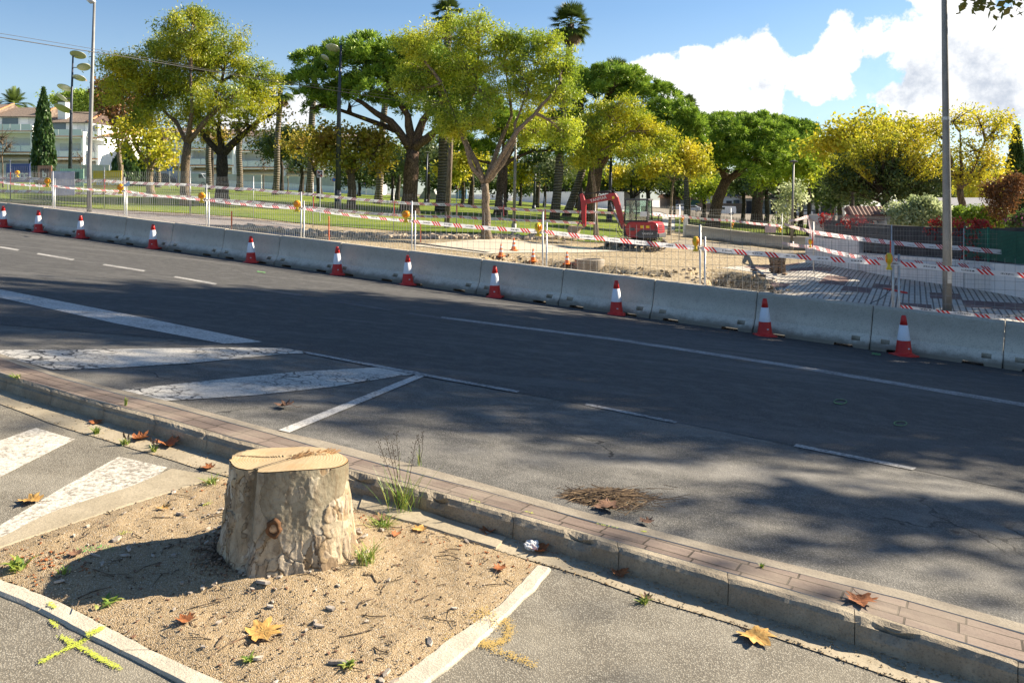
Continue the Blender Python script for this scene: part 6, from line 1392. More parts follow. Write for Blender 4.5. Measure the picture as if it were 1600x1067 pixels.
# posts of weld mesh above the dark wall
t = thing('garden_fence', 'folded wire mesh fixed on top of the dark wall, behind the tape', 'fence', wp(1290)); m = MB()
a, b = wp(1290,.1), wp(1392,.1)
for i in range(60):
    p = a.lerp(b, i/59); m.bar((p.x, p.y, -.3), (p.x, p.y, .95), .012); m.bar((p.x, p.y, .95), (p.x, p.y-.12, 1.02), .014)
for z in (.0,.3,.6,.93): m.bar((a.x, a.y, z), (b.x, b.y, z), .014)
m.build('mesh', M['wire'], t, w=True, fix=False)
def shelter():
    Y = 34; b = onT(1358, Y); z0 = .9; t = thing('tiled_shelter', 'small tiled roof over a white arched oven behind the dark wall', 'garden oven', b); s = F/Y
    x0, x1 = P(1338,0,Y).x, P(1384,0,Y).x; zt = P(0,327,Y).z; ze = P(0,341,Y).z; zb = P(0,350,Y).z
    m = MB(); n = 9
    for i in range(n):
        x = x0-.12+(x1-x0+.1)*i/(n-1); m.tube([(x, Y+.55, zt), (x-.05, Y-.05, ze+.02)], .15, 10); 
    m.add([(x0-.1,Y+.55,zt-.06),(x1+.1,Y+.55,zt-.06),(x1+.02,Y-.1,ze-.06),(x0-.2,Y-.1,ze-.06),(x0-.1,Y+1.1,ze),(x1+.1,Y+1.1,ze)], [(0,1,2,3),(0,4,5,1)]); m.build('roof', var('brown_roof_tiles', (.13,.065,.05), (.22,.12,.09), 5, 30, .8), t, w=True, smooth=False)
    m = MB(); xa = P(1356,0,Y).x
    for i in range(9):
        a0 = math.pi*i/8; m.bar((xa+.28*math.cos(a0)+.1, Y+.1, zb+.02+.16*math.sin(a0)), (xa+.28*math.cos(a0+.39)+.1, Y+.1, zb+.02+.16*math.sin(a0+.39)), .12, .06) if i < 8 else None
    m.box(((xa+x1)/2+.35, Y+.3, (zb+ze)/2-.05), (.1,.7,.4)); m.box(((x0+x1)/2-.1, Y+.55, zb-.25), (x1-x0, .7, .4)); m.box((x0+.25, Y+.3, (zb+ze)/2-.05), (.08,.5,.34)); m.build('body', M['house'], t, w=True); m = MB(); m.box(((x0+x1)/2, Y+.7, (zb+ze)/2-.02), ((x1-x0)*.9, .3, .3)); m.build('opening', M['black'], t, w=True)
shelter()
# railing, second row of barriers, pillar and notice
t = thing('railing', 'dark iron railing between the excavator and the grey wall, before the lawn', 'railing', onT(1075,56)); m = MB(); rl = MB()
a, b = onT(1078,56), onT(1285,48)
for i in range(86):
    p = a.lerp(b, i/85); p.z = zT(p.x, p.y); h = interp(i, [0,85], [1.45,1.35]); m.bar(p, p+Vector((0,0,h)), .035); m.lathe([(.03,0),(.008,.09)], 4, c=p+Vector((0,0,h)))
pr = None
for i in range(0, 86, 5):
    p = a.lerp(b, i/85); p.z = zT(p.x, p.y)
    if pr is not None: rl.bar(pr+Vector((0,0,.2)), p+Vector((0,0,.2)), .04); rl.bar(pr+Vector((0,0,1.2)), p+Vector((0,0,1.2)), .04)
    pr = p
m.build('bars', M['railing'], t, w=True, fix=False); rl.build('rails', M['railing'], t, w=True)
blk = MB(); blk.prism([(-.95,0),(.95,0),(.95,.72),(.91,.78),(-.91,.78),(-.95,.72)], -.2, .2); q0 = blk.build('concrete_barrier', M['barrier'])
for k in range(5):
    px = 1094+46*k-(k*k)*.6; p = onT(px, 51.5-1.0*k); o = q0 if k == 0 else q0.copy()
    if k: C.objects.link(o)
    d_ = onT(px+23, 51-1.0*k)-onT(px-23, 52-1.0*k); o.location = p-Vector((0,0,.03)); o.rotation_euler = (0, -math.atan2(d_.z, math.hypot(d_.x, d_.y)), math.atan2(d_.y, d_.x)); tag(o, 'grey block in the far row right of the excavator, %s from the left' % ORD[k], 'concrete barrier', 'far row of concrete blocks')
m = MB(); p = onT(1071,52); m.box(p+Vector((0,0,.68)), (.26,.26,1.36)); tag(m.build('gate_pillar', M['house'], bevel=.02), 'white square pillar at the left end of the far concrete blocks', 'pillar')
p = P(1204,358,46.5); m = MB(); m.box(p, (.62,.02,.42)); o = m.build('notice', M['pinksheet']); tag(o, 'pale pink notice on the far fence right of the excavator', 'notice')
# ---------------------------------------------------------------- lamp posts, poles, cables
t = thing('street_lamp', 'tall pale grey street lamp right of the ochre banner at left', 'street lamp', onT(139.5,38)); b = t.location; m = MB()
m.tube([b-Vector((0,0,.1)), b+Vector((0,0,2.2)), P(143,150,38), P(147.5,3,38)], [.115,.105,.085,.055], 12); m.build('pole', M['pole'], t, w=True, smooth=True)
m = MB(); m.tube([P(149,4,38), P(143,2,38), P(137,-1,38)], [.05,.14,.09], 10); m.build('lamp_head', M['metal_pale'], t, w=True, smooth=True)
def disc(px, py, Y, rx, tilt, yaw=0, mat=None): 
    q = Matrix.Rotation(yaw, 3, 'Z') @ Matrix.Rotation(tilt, 3, 'Y') @ Matrix.Rotation(-.42, 3, 'X'); m = MB(); r = rx*Y/F; m.lathe([(r*.3,-.06),(r*.92,-.035),(r,0),(r*.9,.03),(r*.2,.05)], 24); c = P(px, py, Y); m.v = [tuple(q@Vector(v)+c) for v in m.v]; return m
Y2 = 66; t = thing('park_lamp', 'lamp post with six round tilted reflector discs left of the tall lamp', 'street lamp', onT(109,Y2)); b = t.location; m = MB()
m.tube([b-Vector((0,0,.1)), P(111,180,Y2), P(114,88,Y2)], [.17,.11,.06], 10); m.build('pole', M['pole_dark'], t, w=True, smooth=True); m = MB(); m.tube([P(110,262,Y2)-Vector((.03,.14,0)), P(112.5,150,Y2)-Vector((.02,.1,0))], [.05,.04], 6); 
for px, py, rx, tl in ((122,86,12,0),(131,105,10,-.3),(124,122,10,.08),(101,137,11,.08),(97,153,11,.5),(99,170,14,.22)):
    dm = disc(px, py, Y2, rx, tl); dm.build('reflector', M['disc_under'] if px in (122,131,99) else M['metal_pale'], t, w=True, smooth=True)
    a = MB(); a.bar(P(112.5, py+1, Y2), P(px, py+1, Y2), .06); a.build('arm', M['pole'], t, w=True)
t = thing('park_lamp', 'dark lamp post with a round white disc over the stone pine', 'street lamp', onT(528,50)); b = t.location; m = MB(); m.tube([b-Vector((0,0,.1)), b+Vector((0,0,1.2))], .2, 12); m.tube([b+Vector((0,0,1.2)), P(530,150,50), P(533,71,50)], [.17,.11,.06], 12); m.build('pole', M['pole_dark'], t, w=True, smooth=True)
disc(520,75,50,11,.12).build('reflector', M['metal_pale'], t, w=True, smooth=True); disc(508,90,50,7,.5).build('reflector', M['metal_pale'], t, w=True, smooth=True); a = MB(); a.bar(P(532,77,50), P(520,76,50), .05); a.build('arm', M['pole'], t, w=True)
for px, bt_, top, Y, rt, mt, lab, ln in ((803,365,205,41.4,.085,'pole','slim pale grey pole standing at the edge of the dug pit','0'),(952,0,245,62,.16,'pole_dark','dark blue pole behind the excavator boom','0'),(834,0,262,76,.12,'pole_dark','dark blue pole right of the slim grey one','0'),(665,0,240,76,.1,'pole_dark','dark pole right of the big pine trunk','0'),(205.5,0,195,96,.0,'pole','','0'),(278,0,222,92,.07,'pole','thin white pole behind the blue parking sign','0'),(1237,0,255,47,.08,'pole','slim pole beside the grey wall corner','0')):
    if rt == 0: continue
    p = onT(px, Y); o_ = thing('lamp_post', lab, 'pole', p); m = MB(); m.tube([p-Vector((0,0,.1)), p+Vector((0,0,.5))], [rt*1.5]*2, 10); m.tube([p+Vector((0,0,.5)), P(px+3, top, Y)], [rt, rt*.6], 10); m.build('pole', M[mt], o_, w=True, smooth=True); h = MB(); h.lathe([(.03,.0),(.22,.05),(.24,.1),(.05,.16)], 14, c=P(px+3, top, Y)); h.build('lamp_head', M['dgrey'], o_, w=True)
t = thing('street_lamp', 'tall thick grey lamp post standing before the pale wall at right', 'street lamp', onT(1480,20.9)); b = t.location; m = MB(); Yl = 20.9
m.tube([b-Vector((0,0,.1)), b+Vector((0,0,1.9)), P(1478,190,Yl), P(1475.5,0,Yl), P(1473,-160,Yl)], [.112,.108,.085,.068,.05], 12); m.build('pole', M['pole'], t, w=True, smooth=True); m = MB(); m.tube([P(1478,188,Yl), P(1478,183,Yl)], .10, 12); m.build('collar', M['steel'], t, w=True); m = MB(); m.box(b+Vector((0,-.112,.9)), (.1,.02,.3)); m.build('hatch', M['steel'], t, w=True)
m = MB(); m.tube([P(1473,-160,Yl), P(1500,-185,Yl), P(1570,-195,Yl)], [.05,.05,.1], 8); m.build('lamp_head', M['metal_pale'], t, w=True)
t = thing('telephone_pole', 'leaning wooden pole right of the big stone pine', 'pole', onT(698,43)); b = t.location; m = MB(); m.tube([b-Vector((0,0,.1)), P(703,250,43), P(707,168,43)], [.15,.13,.11], 10); m.build('post', M['wood_post'], t, w=True, smooth=True); m = MB(); m.box(P(706.5,178,43), (.5,.12,.09)); m.build('crossarm', M['wood_post'], t, w=True)
def cable(pts, r, lab):
    m = MB(); m.tube([P(*q) for q in pts], r, 5); tag(m.build('overhead_cable', M['cable'], smooth=True), lab, 'cable')
cable([(-160,36,26),(0,58.5,28.5),(100,74.5,31),(200,90,33.5),(300,107,36),(400,123.5,38.5),(500,138.5,40),(600,154,41.5),(706,171,42.9)], .017, 'overhead cable crossing the sky at upper left, the lower thicker one')
cable([(-160,30,26),(0,52.5,28.5),(100,69,31),(200,86,33.5),(300,104.5,36),(400,121.5,38.5),(500,134,40),(600,149,41.5),(706,168,42.8)], .009, 'overhead cable crossing the sky at upper left, the upper thinner one')
cable([(115,176,66),(160,180,66),(210,186,68),(330,200,78)], .035, 'cable hanging from the lamp post with six discs')
# ---------------------------------------------------------------- signs and banners
def text(s, size, p, mat, parent, rz=0, nm='lettering', bold=.0):
    cu = bpy.data.curves.new('txt', 'FONT'); cu.body = s; cu.size = size; cu.extrude = .008; cu.offset = bold; cu.align_x = 'CENTER'; cu.align_y = 'CENTER'
    o = bpy.data.objects.new('txt', cu); C.objects.link(o); bpy.context.view_layer.update(); me = bpy.data.meshes.new_from_object(o.evaluated_get(bpy.context.evaluated_depsgraph_get())); bpy.data.objects.remove(o); me.materials.clear(); me.materials.append(mat)
    for pg_ in me.polygons: pg_.material_index = 0
    q = bpy.data.objects.new(nm, me); link(q, parent); q.location = Vector(p)-(parent.location if parent else Vector()); q.rotation_euler = (R(90), 0, rz); return q
def banner(label, x0, y0, x1, y1, Y, mat, txt=None, tsize=.6, panel=None, toff=(0,0)):
    b = onT((x0+x1)/2, Y); t = thing('banner', label, 'banner', b, 0, None); a, c = P(x0, y1, Y), P(x1, y0, Y); m = MB(); m.box((a+c)/2, (c.x-a.x, .04, c.z-a.z)); m.build('sheet', M[mat], t, w=True)
    for x in (a.x+.06, c.x-.06): f = MB(); f.tube([(x, Y+.05, b.z-.1), (x, Y+.05, c.z)], .03, 8); f.build('post', M['steel'], t, w=True)
    if panel: pm = MB(); pm.box(((a.x+c.x)/2, Y-.03, (a.z+c.z)/2+.02), ((c.x-a.x)*.62, .03, (c.z-a.z)*.62)); pm.build('panel', M[panel], t, w=True)
    if txt: text(txt, tsize, ((a.x+c.x)/2+toff[0], Y-.06, (a.z+c.z)/2+toff[1]), M['white'], t, bold=.012)
YB = 56
banner('navy banner with white lettering at the far left', 10, 256, 47, 285, YB, 'signblue', 'marc.', .72, 'signblue', (.05,-.12))
banner('brown banner with a dark square between the navy and green ones', 59, 259, 81, 287, YB, 'signbrown', 'b', .6, 'signbrown2', (0,0))
banner('pale green banner with a dark panel, half behind the grey sheet', 94, 264, 131, 292, YB, 'signgreen', 't', .8, 'signpanel', (.0,-.1))
banner('ochre yellow banner with white lettering right of the tall lamp', 145, 267, 190, 295, YB, 'signyellow', 'amos', .75, None, (.1,-.12))
m = MB(); a = P(81,306,40.4); c = P(117,268,40.4); nn = 14
for i in range(nn+1):
    for j in range(nn+1): x = a.x+(c.x-a.x)*i/nn; z = a.z+(c.z-a.z)*j/nn; m.v.append((x, 40.4+.06*mnoise.noise(Vector((x*1.5, z*1.5, 0)))+.03*mnoise.noise(Vector((x*5, z*4, 2))), z))
for i in range(nn):
    for j in range(nn): m.f.append((i*(nn+1)+j, (i+1)*(nn+1)+j, (i+1)*(nn+1)+j+1, i*(nn+1)+j+1)); m.m.append(0)
o = m.build('plastic_sheet', M['plastic_sheet'], smooth=True, fix=False); so_ = o.modifiers.new('s', 'SOLIDIFY'); so_.thickness = .006; tag(o, 'crumpled grey plastic sheet hung on the back fence left of the tall lamp', 'plastic sheet')
m = MB(); m.add([P(189,293,24.6), P(203,290,24.4), P(202,283,24.5), P(196,288,24.9)], [(0,1,2),(0,2,3),(0,3,1),(1,3,2)]); tag(m.build('plastic_scrap', M['white']), 'scrap of white plastic on top of a front fence post at left', 'plastic scrap')
def sign(nm, label, px, py, w_, h_, Y, mat, shape='sq', post_to=None):
    b = onT(px, Y); t = thing(nm, label, 'sign', b); c = P(px, py, Y); pm = MB(); pm.tube([b-Vector((0,0,.1)), Vector((c.x, c.y+.03, c.z+h_*Y/F/2))], .03, 8); pm.build('post', M['steel'], t, w=True)
    m = MB()
    if shape == 'sq': m.box(c, (w_*Y/F, .03, h_*Y/F))
    else:
        r = w_*Y/F/2; m.lathe([(r,-.015),(r,.015)], 20); q = Matrix.Rotation(R(90), 3, 'X'); m.v = [tuple(q@Vector(v)+c) for v in m.v]
    m.build('board', M[mat], t, w=True); return t, c
t, c = sign('parking_sign', 'blue square parking sign before the white houses', 265, 264, 7.5, 7, 88, 'pblue'); text('P', .5, (c.x, c.y-.04, c.z), M['white'], t, bold=.015)
t, c = sign('dog_sign', 'grey no-dogs sign with a red slash on a thin post in the lawn', 500, 272, 9.5, 11, 42, 'white'); m = MB(); m.box(c+Vector((0,-.025,.0)), (.26,.01,.3)); m.build('pictogram_field', M['dgrey'], t, w=True)
m = MB(); m.box(c+Vector((0,-.035,-.0)), (.12,.01,.06)); m.box(c+Vector((.05,-.035,.05)), (.05,.01,.05)); m.box(c+Vector((-.05,-.035,-.05)), (.02,.01,.07)); m.box(c+Vector((.04,-.035,-.05)), (.02,.01,.07)); m.build('dog_pictogram', M['white'], t, w=True)
m = MB(); m.bar(c+Vector((-.12,-.045,.13)), c+Vector((.12,-.045,-.13)), .035, .01); m.build('slash', M['red_paint'], t, w=True)
for px, py, Y, mt, lab in ((572,287.5,112,'pblue','round blue no-parking sign with red rim on a thin post'),(716,293,98,'red_paint','small round red sign right of the wooden pole'),(522,281,108,'pblue','small blue sign half behind the dark double lamp post'),(950,0,0,'','')):
    if not Y: continue
    t, c = sign('road_sign', lab, px, py, 6.2, 6.2, Y, 'red_paint', 'o'); r = 2.3*Y/F; m = MB(); m.lathe([(r,-.01),(r,.01)], 18); q = Matrix.Rotation(R(90), 3, 'X'); m.v = [tuple(q@Vector(v)+c+Vector((0,-.03,0))) for v in m.v]; m.build('disc', M['pblue' if mt == 'pblue' else 'white'], t, w=True)
# stakes, pipe, bricks, manhole ring
for i, (px, py, Yt, h, lab) in enumerate([(362,360,None,.72,'orange stake by the fence, first from the left'),(514,377,None,.92,'orange stake between two front fence posts, left of the big pine trunk'),(657,379,None,.86,'orange stake just right of the double fence post at the middle'),(176,336,34,.14,'tiny orange stake near the tall left lamp post')]):
    p = hitT(px, py) if Yt is None else onT(px, Yt); m = MB(); m.box((0,0,h/2), (.045,.03,h)); m.lathe([(.03,0),(.006,.04)], 4, c=(0,0,h)); o = m.build('survey_stake', M['orange']); o.location = p; tag(o, lab, 'stake', 'orange survey stakes')
a, b = hitT(1381,452), hitT(1417,460); m = MB(); m.tube([a+Vector((0,0,.03)), a.lerp(b,.5)+Vector((0,0,.035)), b+Vector((0,0,.03))], .032, 10); tag(m.build('red_pipe', M['red_paint'], smooth=True), 'short red pipe lying on the tiled pavement left of the lamp post', 'pipe')
a = hitT(1370,476); m = MB(); m.tube([a+Vector((-.25,0,0)), a+Vector((.1,0,.15)), a+Vector((.5,0,.5))], .012, 6); tag(m.build('metal_rod', M['dgrey']), 'thin dark rod leaning on the double fence post at right', 'rod')
r_ = random.Random(2); stk = thing('brick_stack', 'crooked stack of brown bricks at the edge of the tiled pavement', 'brick stack', hitT(1215,428)); 
m = MB()
for k in range(9):
    for i in range(2):
        for j in range(2): m.box((-.13+.26*i+r_.gauss(0,.015), .1-.2*j+r_.gauss(0,.02), .035+.068*k), (.24,.12,.058), rz=r_.gauss(0,.08))
m.build('bricks', M['pallet'], stk); stk.scale = (1.0,1,1)
for i, (px, py) in enumerate(((1190,432),(1226,430),(1178,424))):
    m = MB(); m.box((0,0,.04), (.26,.14,.07), rz=i); o = m.build('brick', M['pallet'], bevel=.008); o.location = hitT(px, py)+Vector((0,0,-.005)); tag(o, ['loose brick on the rim of the deep hole','loose brick right of the brick stack','loose brick left of the brick stack'][i], 'brick')
p = Vector((3.0, 24.6, 0)); p = hitT(921,412); t = thing('manhole_ring', 'round concrete manhole ring sticking out of the dug pit', 'manhole', p); m = MB(); m.lathe([(.52,-.3),(.53,.13),(.50,.15),(.42,.15),(.40,.13),(.40,-.2)], 30, cap=False); m.build('ring', M['stone'], t, smooth=False); m = MB(); m.lathe([(.41,.07),(.05,.08)], 24); m.build('cover', M['rubble'], t)
# white house with dog corner etc: low far walls and ramps
def lowbox(nm, label, cat, x0, y0, x1, Y, depth, mat, h=None):
    b = onT((x0+x1)/2, Y); a = P(x0, y0, Y); c = P(x1, y0, Y); m = MB(); zb = min(onT(x0,Y).z, onT(x1,Y).z)-.1; m.box(((a.x+c.x)/2, Y+depth/2, (a.z+zb)/2), (c.x-a.x, depth, a.z-zb)); return tag(m.build(nm, M[mat], bevel=.03), label, cat)
lowbox('low_wall', 'low white wall beyond the lawn, behind the centre tree trunk', 'wall', 700, 304, 800, 121, .4, 'wall_pale')
lowbox('low_wall', 'low pale wall beyond the lawn, left of the excavator', 'wall', 806, 300, 975, 118, .4, 'wall_pale')
lowbox('garden_wall', 'brown garden wall beyond the far street, behind the white van', 'wall', 1090, 318, 1160, 162, .4, 'pallet')
lowbox('container', 'blue rectangular container beyond the lawn', 'container', 713, 296.5, 729, 116, 1.2, 'binblue')
lowbox('rubbish_bin', 'dark rubbish bin beside the pale grey van', 'bin', 329, 279, 338, 131, .8, 'dgrey')
lowbox('low_wall', 'far beige house wall glimpsed between the trunks at centre right', 'wall', 865, 285, 1000, 168, .5, 'house2')
for (x0, x1, yt, Y, lab) in ((617,641,295,112,'grey skate ramp behind the big pine trunk, the left one'),(655,684,295,108,'grey skate ramp with sloping face right of the big pine trunk')):
    b = onT((x0+x1)/2, Y); s_ = Y/F; m = MB(); w_ = (x1-x0)*s_; h = P(0,yt,Y).z-b.z; m.prism([(-w_/2,0),(w_/2,0),(w_/2,h*.1),(w_*.25,h),(-w_*.2,h),(-w_/2,h*.2)], 0, 3); o = m.build('skate_ramp', M['wall_grey']); o.location = b; tag(o, lab, 'ramp')
# ---------------------------------------------------------------- houses
def house(label, px0, px1, Y, rooft, eave, lv, gz=None, mat='house', depth=9, roof='roof', awn=True, side=1, nm='terraced_house', chim=None):
    """lv: list of picture rows of the balcony slabs"""
    a, b = P(px0, eave, Y), P(px1, eave, Y); g = onT((px0+px1)/2, Y); zg = g.z-.3; W = b.x-a.x; t = thing(nm, label, 'house', g); Z = lambda py: P(0, py, Y).z
    m = MB(); m.box(((a.x+b.x)/2, Y+depth/2, (zg+a.z)/2), (W, depth, a.z-zg)); m.build('wall', M[mat], t, w=True)
    zr = Z(rooft); m = MB(); m.add([(a.x-.2,Y-.5,a.z-.15),(b.x+.2,Y-.5,a.z-.15),(b.x+.2,Y+depth*.5,zr),(a.x-.2,Y+depth*.5,zr),(b.x+.2,Y+depth+.3,a.z),(a.x-.2,Y+depth+.3,a.z),(a.x-.2,Y-.5,a.z-.3),(b.x+.2,Y-.5,a.z-.3)], [(0,1,2,3),(3,2,4,5),(0,3,5),(1,4,2),(6,7,1,0)]); m.build('roof', M[roof], t, w=True)
    m = MB(); m.bar((b.x+.1,Y-.55,a.z-.05), (b.x+.1,Y+depth*.5,zr+.12), .3, .16); m.build('roof_verge', M['terra'], t, w=True)
    if chim:
        m = MB(); cx = P(chim[0],0,Y).x; m.box((cx, Y+1.5, (Z(chim[1])+a.z)/2-.5), ((chim[2])*Y/F, 1.2, Z(chim[1])-a.z+1.6)); m.build('chimney', M[mat], t, w=True)
        m = MB(); m.box((cx, Y+1.5, Z(chim[1])+.42), (chim[2]*Y/F+.15, 1.35, .14)); m.build('chimney_cap', M['dgrey'], t, w=True)
    # fin walls either side and the storeys
    for x in (a.x+.15, b.x-.15):
        m = MB(); m.box((x, Y-.9, (zg+a.z-1.6)/2), (.28, 1.8, a.z-1.6-zg)); m.build('fin_wall', M[mat], t, w=True)
    rows = [eave]+lv
    for i, row in enumerate(lv):
        z = Z(row); zt = Z(rows[i]); zw = min(zt-.35, z+2.5)
        m = MB(); m.box(((a.x+b.x)/2, Y-.85, z-.1), (W-.3, 1.9, .22)); m.build('balcony_slab', M[mat], t, w=True); m = MB(); m.box(((a.x+b.x)/2, Y-1.82, z+.03), (W-.1, .12, .12)); m.build('slab_trim', M['terra'], t, w=True)
        m = MB(); n = 4
        for k in range(n): m.box((a.x+.2+(W-.4)*(k+.5)/n, Y-1.74, z+.6), ((W-.4)/n-.08, .04, .85))
        m.build('balcony_rail', M['balc'], t, w=True)
        xw = a.x+W*.34 if (i+side) % 2 else a.x+W*.6
        f = MB(); f.box((xw, Y-.03, z+1.15), (W*.42, .08, 2.1)); wo = f.build('window', M['shutter'] if i % 2 else M['white'], t, w=True); wo2 = MB(); wo2.box((xw, Y-.08, z+1.2), (W*.36, .04, 1.75)); q = wo2.build('pane', M['window'] if i != 1 else M['shutter'], None); me = q.data; C.objects.unlink(q); C.objects.link(q); q.parent = wo; me.transform(Matrix.Translation(-t.location))
        f = MB(); f.box((a.x+W*(.82 if (i+side) % 2 else .18), Y-.04, z+1.1), (W*.16, .06, 2.0)); f.build('shutter', M['shutter'], t, w=True)
        if awn and i >= 1:
            m = MB(); z2 = z-.55; m.add([(a.x+.4,Y-.1,z2+.3),(b.x-.4,Y-.1,z2+.3),(b.x-.4,Y-1.9,z2-.35),(a.x+.4,Y-1.9,z2-.35),(b.x-.4,Y-1.92,z2-.6),(a.x+.4,Y-1.92,z2-.6)], [(0,1,2,3),(3,2,4,5)]); m.build('awning', M['awning'], t, w=True, fix=False)
    return t
YH1 = 120
house('white terraced house with brown tiled roof cut off by the left edge', -78, -9, YH1, 158, 176, [200, 233])
house('white terraced house with glass balconies left of the tall cypress', -7, 62, YH1, 163, 181, [207, 240])
house('white terraced house behind the tall cypress and the disc lamp', 64, 140, YH1+.8, 170, 190, [215, 248], chim=(91,162,12))
house('narrow white house end right of the tall lamp post, lower roof', 142, 163, YH1+2, 205, 212, [218, 250], awn=False)
house('distant cream house with terracotta roof and chimney behind the brown tree', 140, 186, 150, 196, 206, [232], mat='house2', roof='terra', chim=(160,196,8), awn=False)
house('white house behind the dark blue van', 236, 300, 124, 196, 206, [232, 258], side=0)
house('white house behind the sooty squat tree', 302, 372, 124, 198, 208, [234, 260])
house('white house between the bare saplings, garage at street level', 374, 446, 125, 200, 211, [237, 263], side=0)
house('white house behind the dark twisted tree and palm', 448, 520, 126, 203, 214, [240, 265])
house('white house at the right end of the terrace, half hidden by trees', 522, 590, 127, 206, 217, [243, 268], side=0)
for (x0, x1, y, lab) in ((-90,170,253,'grey garden wall below the left terraced houses'),(236,330,267,'grey garden wall behind the two vans'),(332,408,272,'grey garden wall section right of the sooty tree'),(410,595,275,'grey garden wall below the right terraced houses')):
    b = onT((x0+x1)/2, 143.2 if x0 > 200 else 118); Yw = 116 if x0 < 200 or True else 130
    a, c = P(x0, y, Yw), P(x1, y+(x1-x0)*.02, Yw); g0, g1 = onT(x0, Yw), onT(x1, Yw); t = thing('boundary_wall', lab, 'wall', (a+c)/2*1.0); t.location = ((a.x+c.x)/2, Yw, min(g0.z, g1.z))
    m = MB(); m.v = [(a.x,Yw,g0.z-.3),(c.x,Yw,g1.z-.3),(c.x,Yw,g1.z+.95),(a.x,Yw,g0.z+.95),(a.x,Yw+.3,g0.z-.3),(c.x,Yw+.3,g1.z-.3),(c.x,Yw+.3,g1.z+.95),(a.x,Yw+.3,g0.z+.95)]; m.f = [(0,1,2,3),(5,4,7,6),(3,2,6,7),(0,3,7,4),(1,5,6,2)]; m.m = [0]*5; m.build('base', M['house'], t, w=True)
    m = MB(); za, zc = a.z, c.z; m.v = [(a.x,Yw+.1,g0.z+.95),(c.x,Yw+.1,g1.z+.95),(c.x,Yw+.1,zc),(a.x,Yw+.1,za),(a.x,Yw+.2,g0.z+.95),(c.x,Yw+.2,g1.z+.95),(c.x,Yw+.2,zc),(a.x,Yw+.2,za)]; m.f = [(0,1,2,3),(5,4,7,6),(3,2,6,7),(0,3,7,4),(1,5,6,2)]; m.m = [0]*5; m.build('screen', M['wall_grey'], t, w=True)
def bungalow(label, px0, px1, Y, yr, ye, mat, roofm, holes):
    g = onT((px0+px1)/2, Y); t = thing('bungalow', label, 'house', g); a, b = P(px0, ye, Y), P(px1, ye, Y); zr = P(0, yr, Y).z; W = b.x-a.x; m = MB(); m.box(((a.x+b.x)/2, Y+4, (a.z+g.z-.5)/2), (W, 8, a.z-g.z+.5)); m.build('wall', M[mat], t, w=True)
    m = MB(); m.add([(a.x-.5,Y-.6,a.z-.1),(b.x+.5,Y-.6,a.z-.1),(b.x+.5,Y+4,zr),(a.x-.5,Y+4,zr),(b.x+.5,Y+8.5,a.z),(a.x-.5,Y+8.5,a.z)], [(0,1,2,3),(3,2,4,5),(0,3,5),(1,4,2)]); m.build('roof', M[roofm], t, w=True)
    for (f0, f1, h0, h1, mt) in holes: H = a.z-g.z; m = MB(); m.box((a.x+W*(f0+f1)/2, Y-.03, g.z+H*(h0+h1)/2), (W*(f1-f0), .12, H*(h1-h0))); m.build('window' if h0 > .2 else 'door', M[mt], t, w=True)
bungalow('far house with beige roof and green garage behind the excavator cab', 1042, 1102, 168, 303, 309, 'pallet', 'terra', [(.1,.3,.1,.8,'dgrey'),(.55,.85,0,.8,'signpanel'),(.35,.5,.3,.8,'window')])
bungalow('far white house with pale sloping roof behind the white van', 1104, 1160, 168, 296, 306, 'house', 'roof_grey', [(.1,.3,.35,.75,'window'),(.55,.7,0,.7,'dgrey'),(.75,.92,.35,.75,'window')])
bungalow('far house with brown porch roofs right of the white van', 1163, 1222, 165, 302, 309, 'house2', 'roof', [(.05,.3,0,.8,'black'),(.4,.6,.3,.8,'window'),(.7,.95,0,.8,'black')])
bungalow('far house at right with grey roof behind the shelter', 1226, 1320, 160, 297, 307, 'house2', 'roof_grey', [(.05,.2,0,.8,'black'),(.3,.45,.3,.8,'window'),(.6,.85,0,.8,'black')])
bungalow('low white house with grey roof behind the hedge at right', 1505, 1575, 62, 309, 322, 'house', 'roof_grey', [(.1,.35,.4,.8,'window'),(.5,.8,.4,.8,'window')])
# ---------------------------------------------------------------- vehicles in the distance
def vehicle(nm, label, cat, prof, glassp, L, Wd, loc, rz, paint, wheels, sc_=1., extra=None):
    t = thing(nm, label, cat, loc, rz); t.scale = (sc_,)*3; m = MB(); m.prism(prof, -Wd/2, Wd/2); m.build('body', M[paint], t, bevel=.05)
    for s_ in (-1, 1):
        for gp in glassp: m = MB(); m.prism(gp, s_*(Wd/2+.006)-.01, s_*(Wd/2+.006)+.01); m.build('window', M['glass_dark'], t)
        for x in wheels:
            m = MB(); m.lathe([(.32,-.1),(.34,-.06),(.34,.06),(.32,.1)], 20); q = Matrix.Rotation(R(90), 3, 'X'); m.v = [tuple(q@Vector(v)+Vector((x, s_*(Wd/2-.1), .33))) for v in m.v]; wo = m.build('wheel', M['rubber'], t); m = MB(); m.lathe([(.2,-.015),(.17,.02)], 14); m.v = [tuple(q@Vector(v)+Vector((x, s_*(Wd/2+.0), .33))) for v in m.v]; h = m.build('hub', M['silver'], None); h.parent = wo
    if extra:
        for gp in extra: m = MB(); m.prism(gp, -Wd/2+.15, Wd/2-.15); m.build('windscreen', M['glass_dark'], t)
    for x, z, mt in ((prof[1][0]-.02, .75, 'white'), (prof[0][0]+.02, .85, 'red_paint')):
        for s_ in (-1, 1): m = MB(); m.box((x, s_*(Wd/2-.2), z), (.06,.25,.16)); m.build('headlight' if mt == 'white' else 'tail_light', M[mt], t)
    return t
vanp = [(-2.15,.3),(2.15,.3),(2.2,.75),(2.1,1.0),(1.45,1.15),(.85,1.78),(.6,1.86),(-2.1,1.82),(-2.2,1.2)]
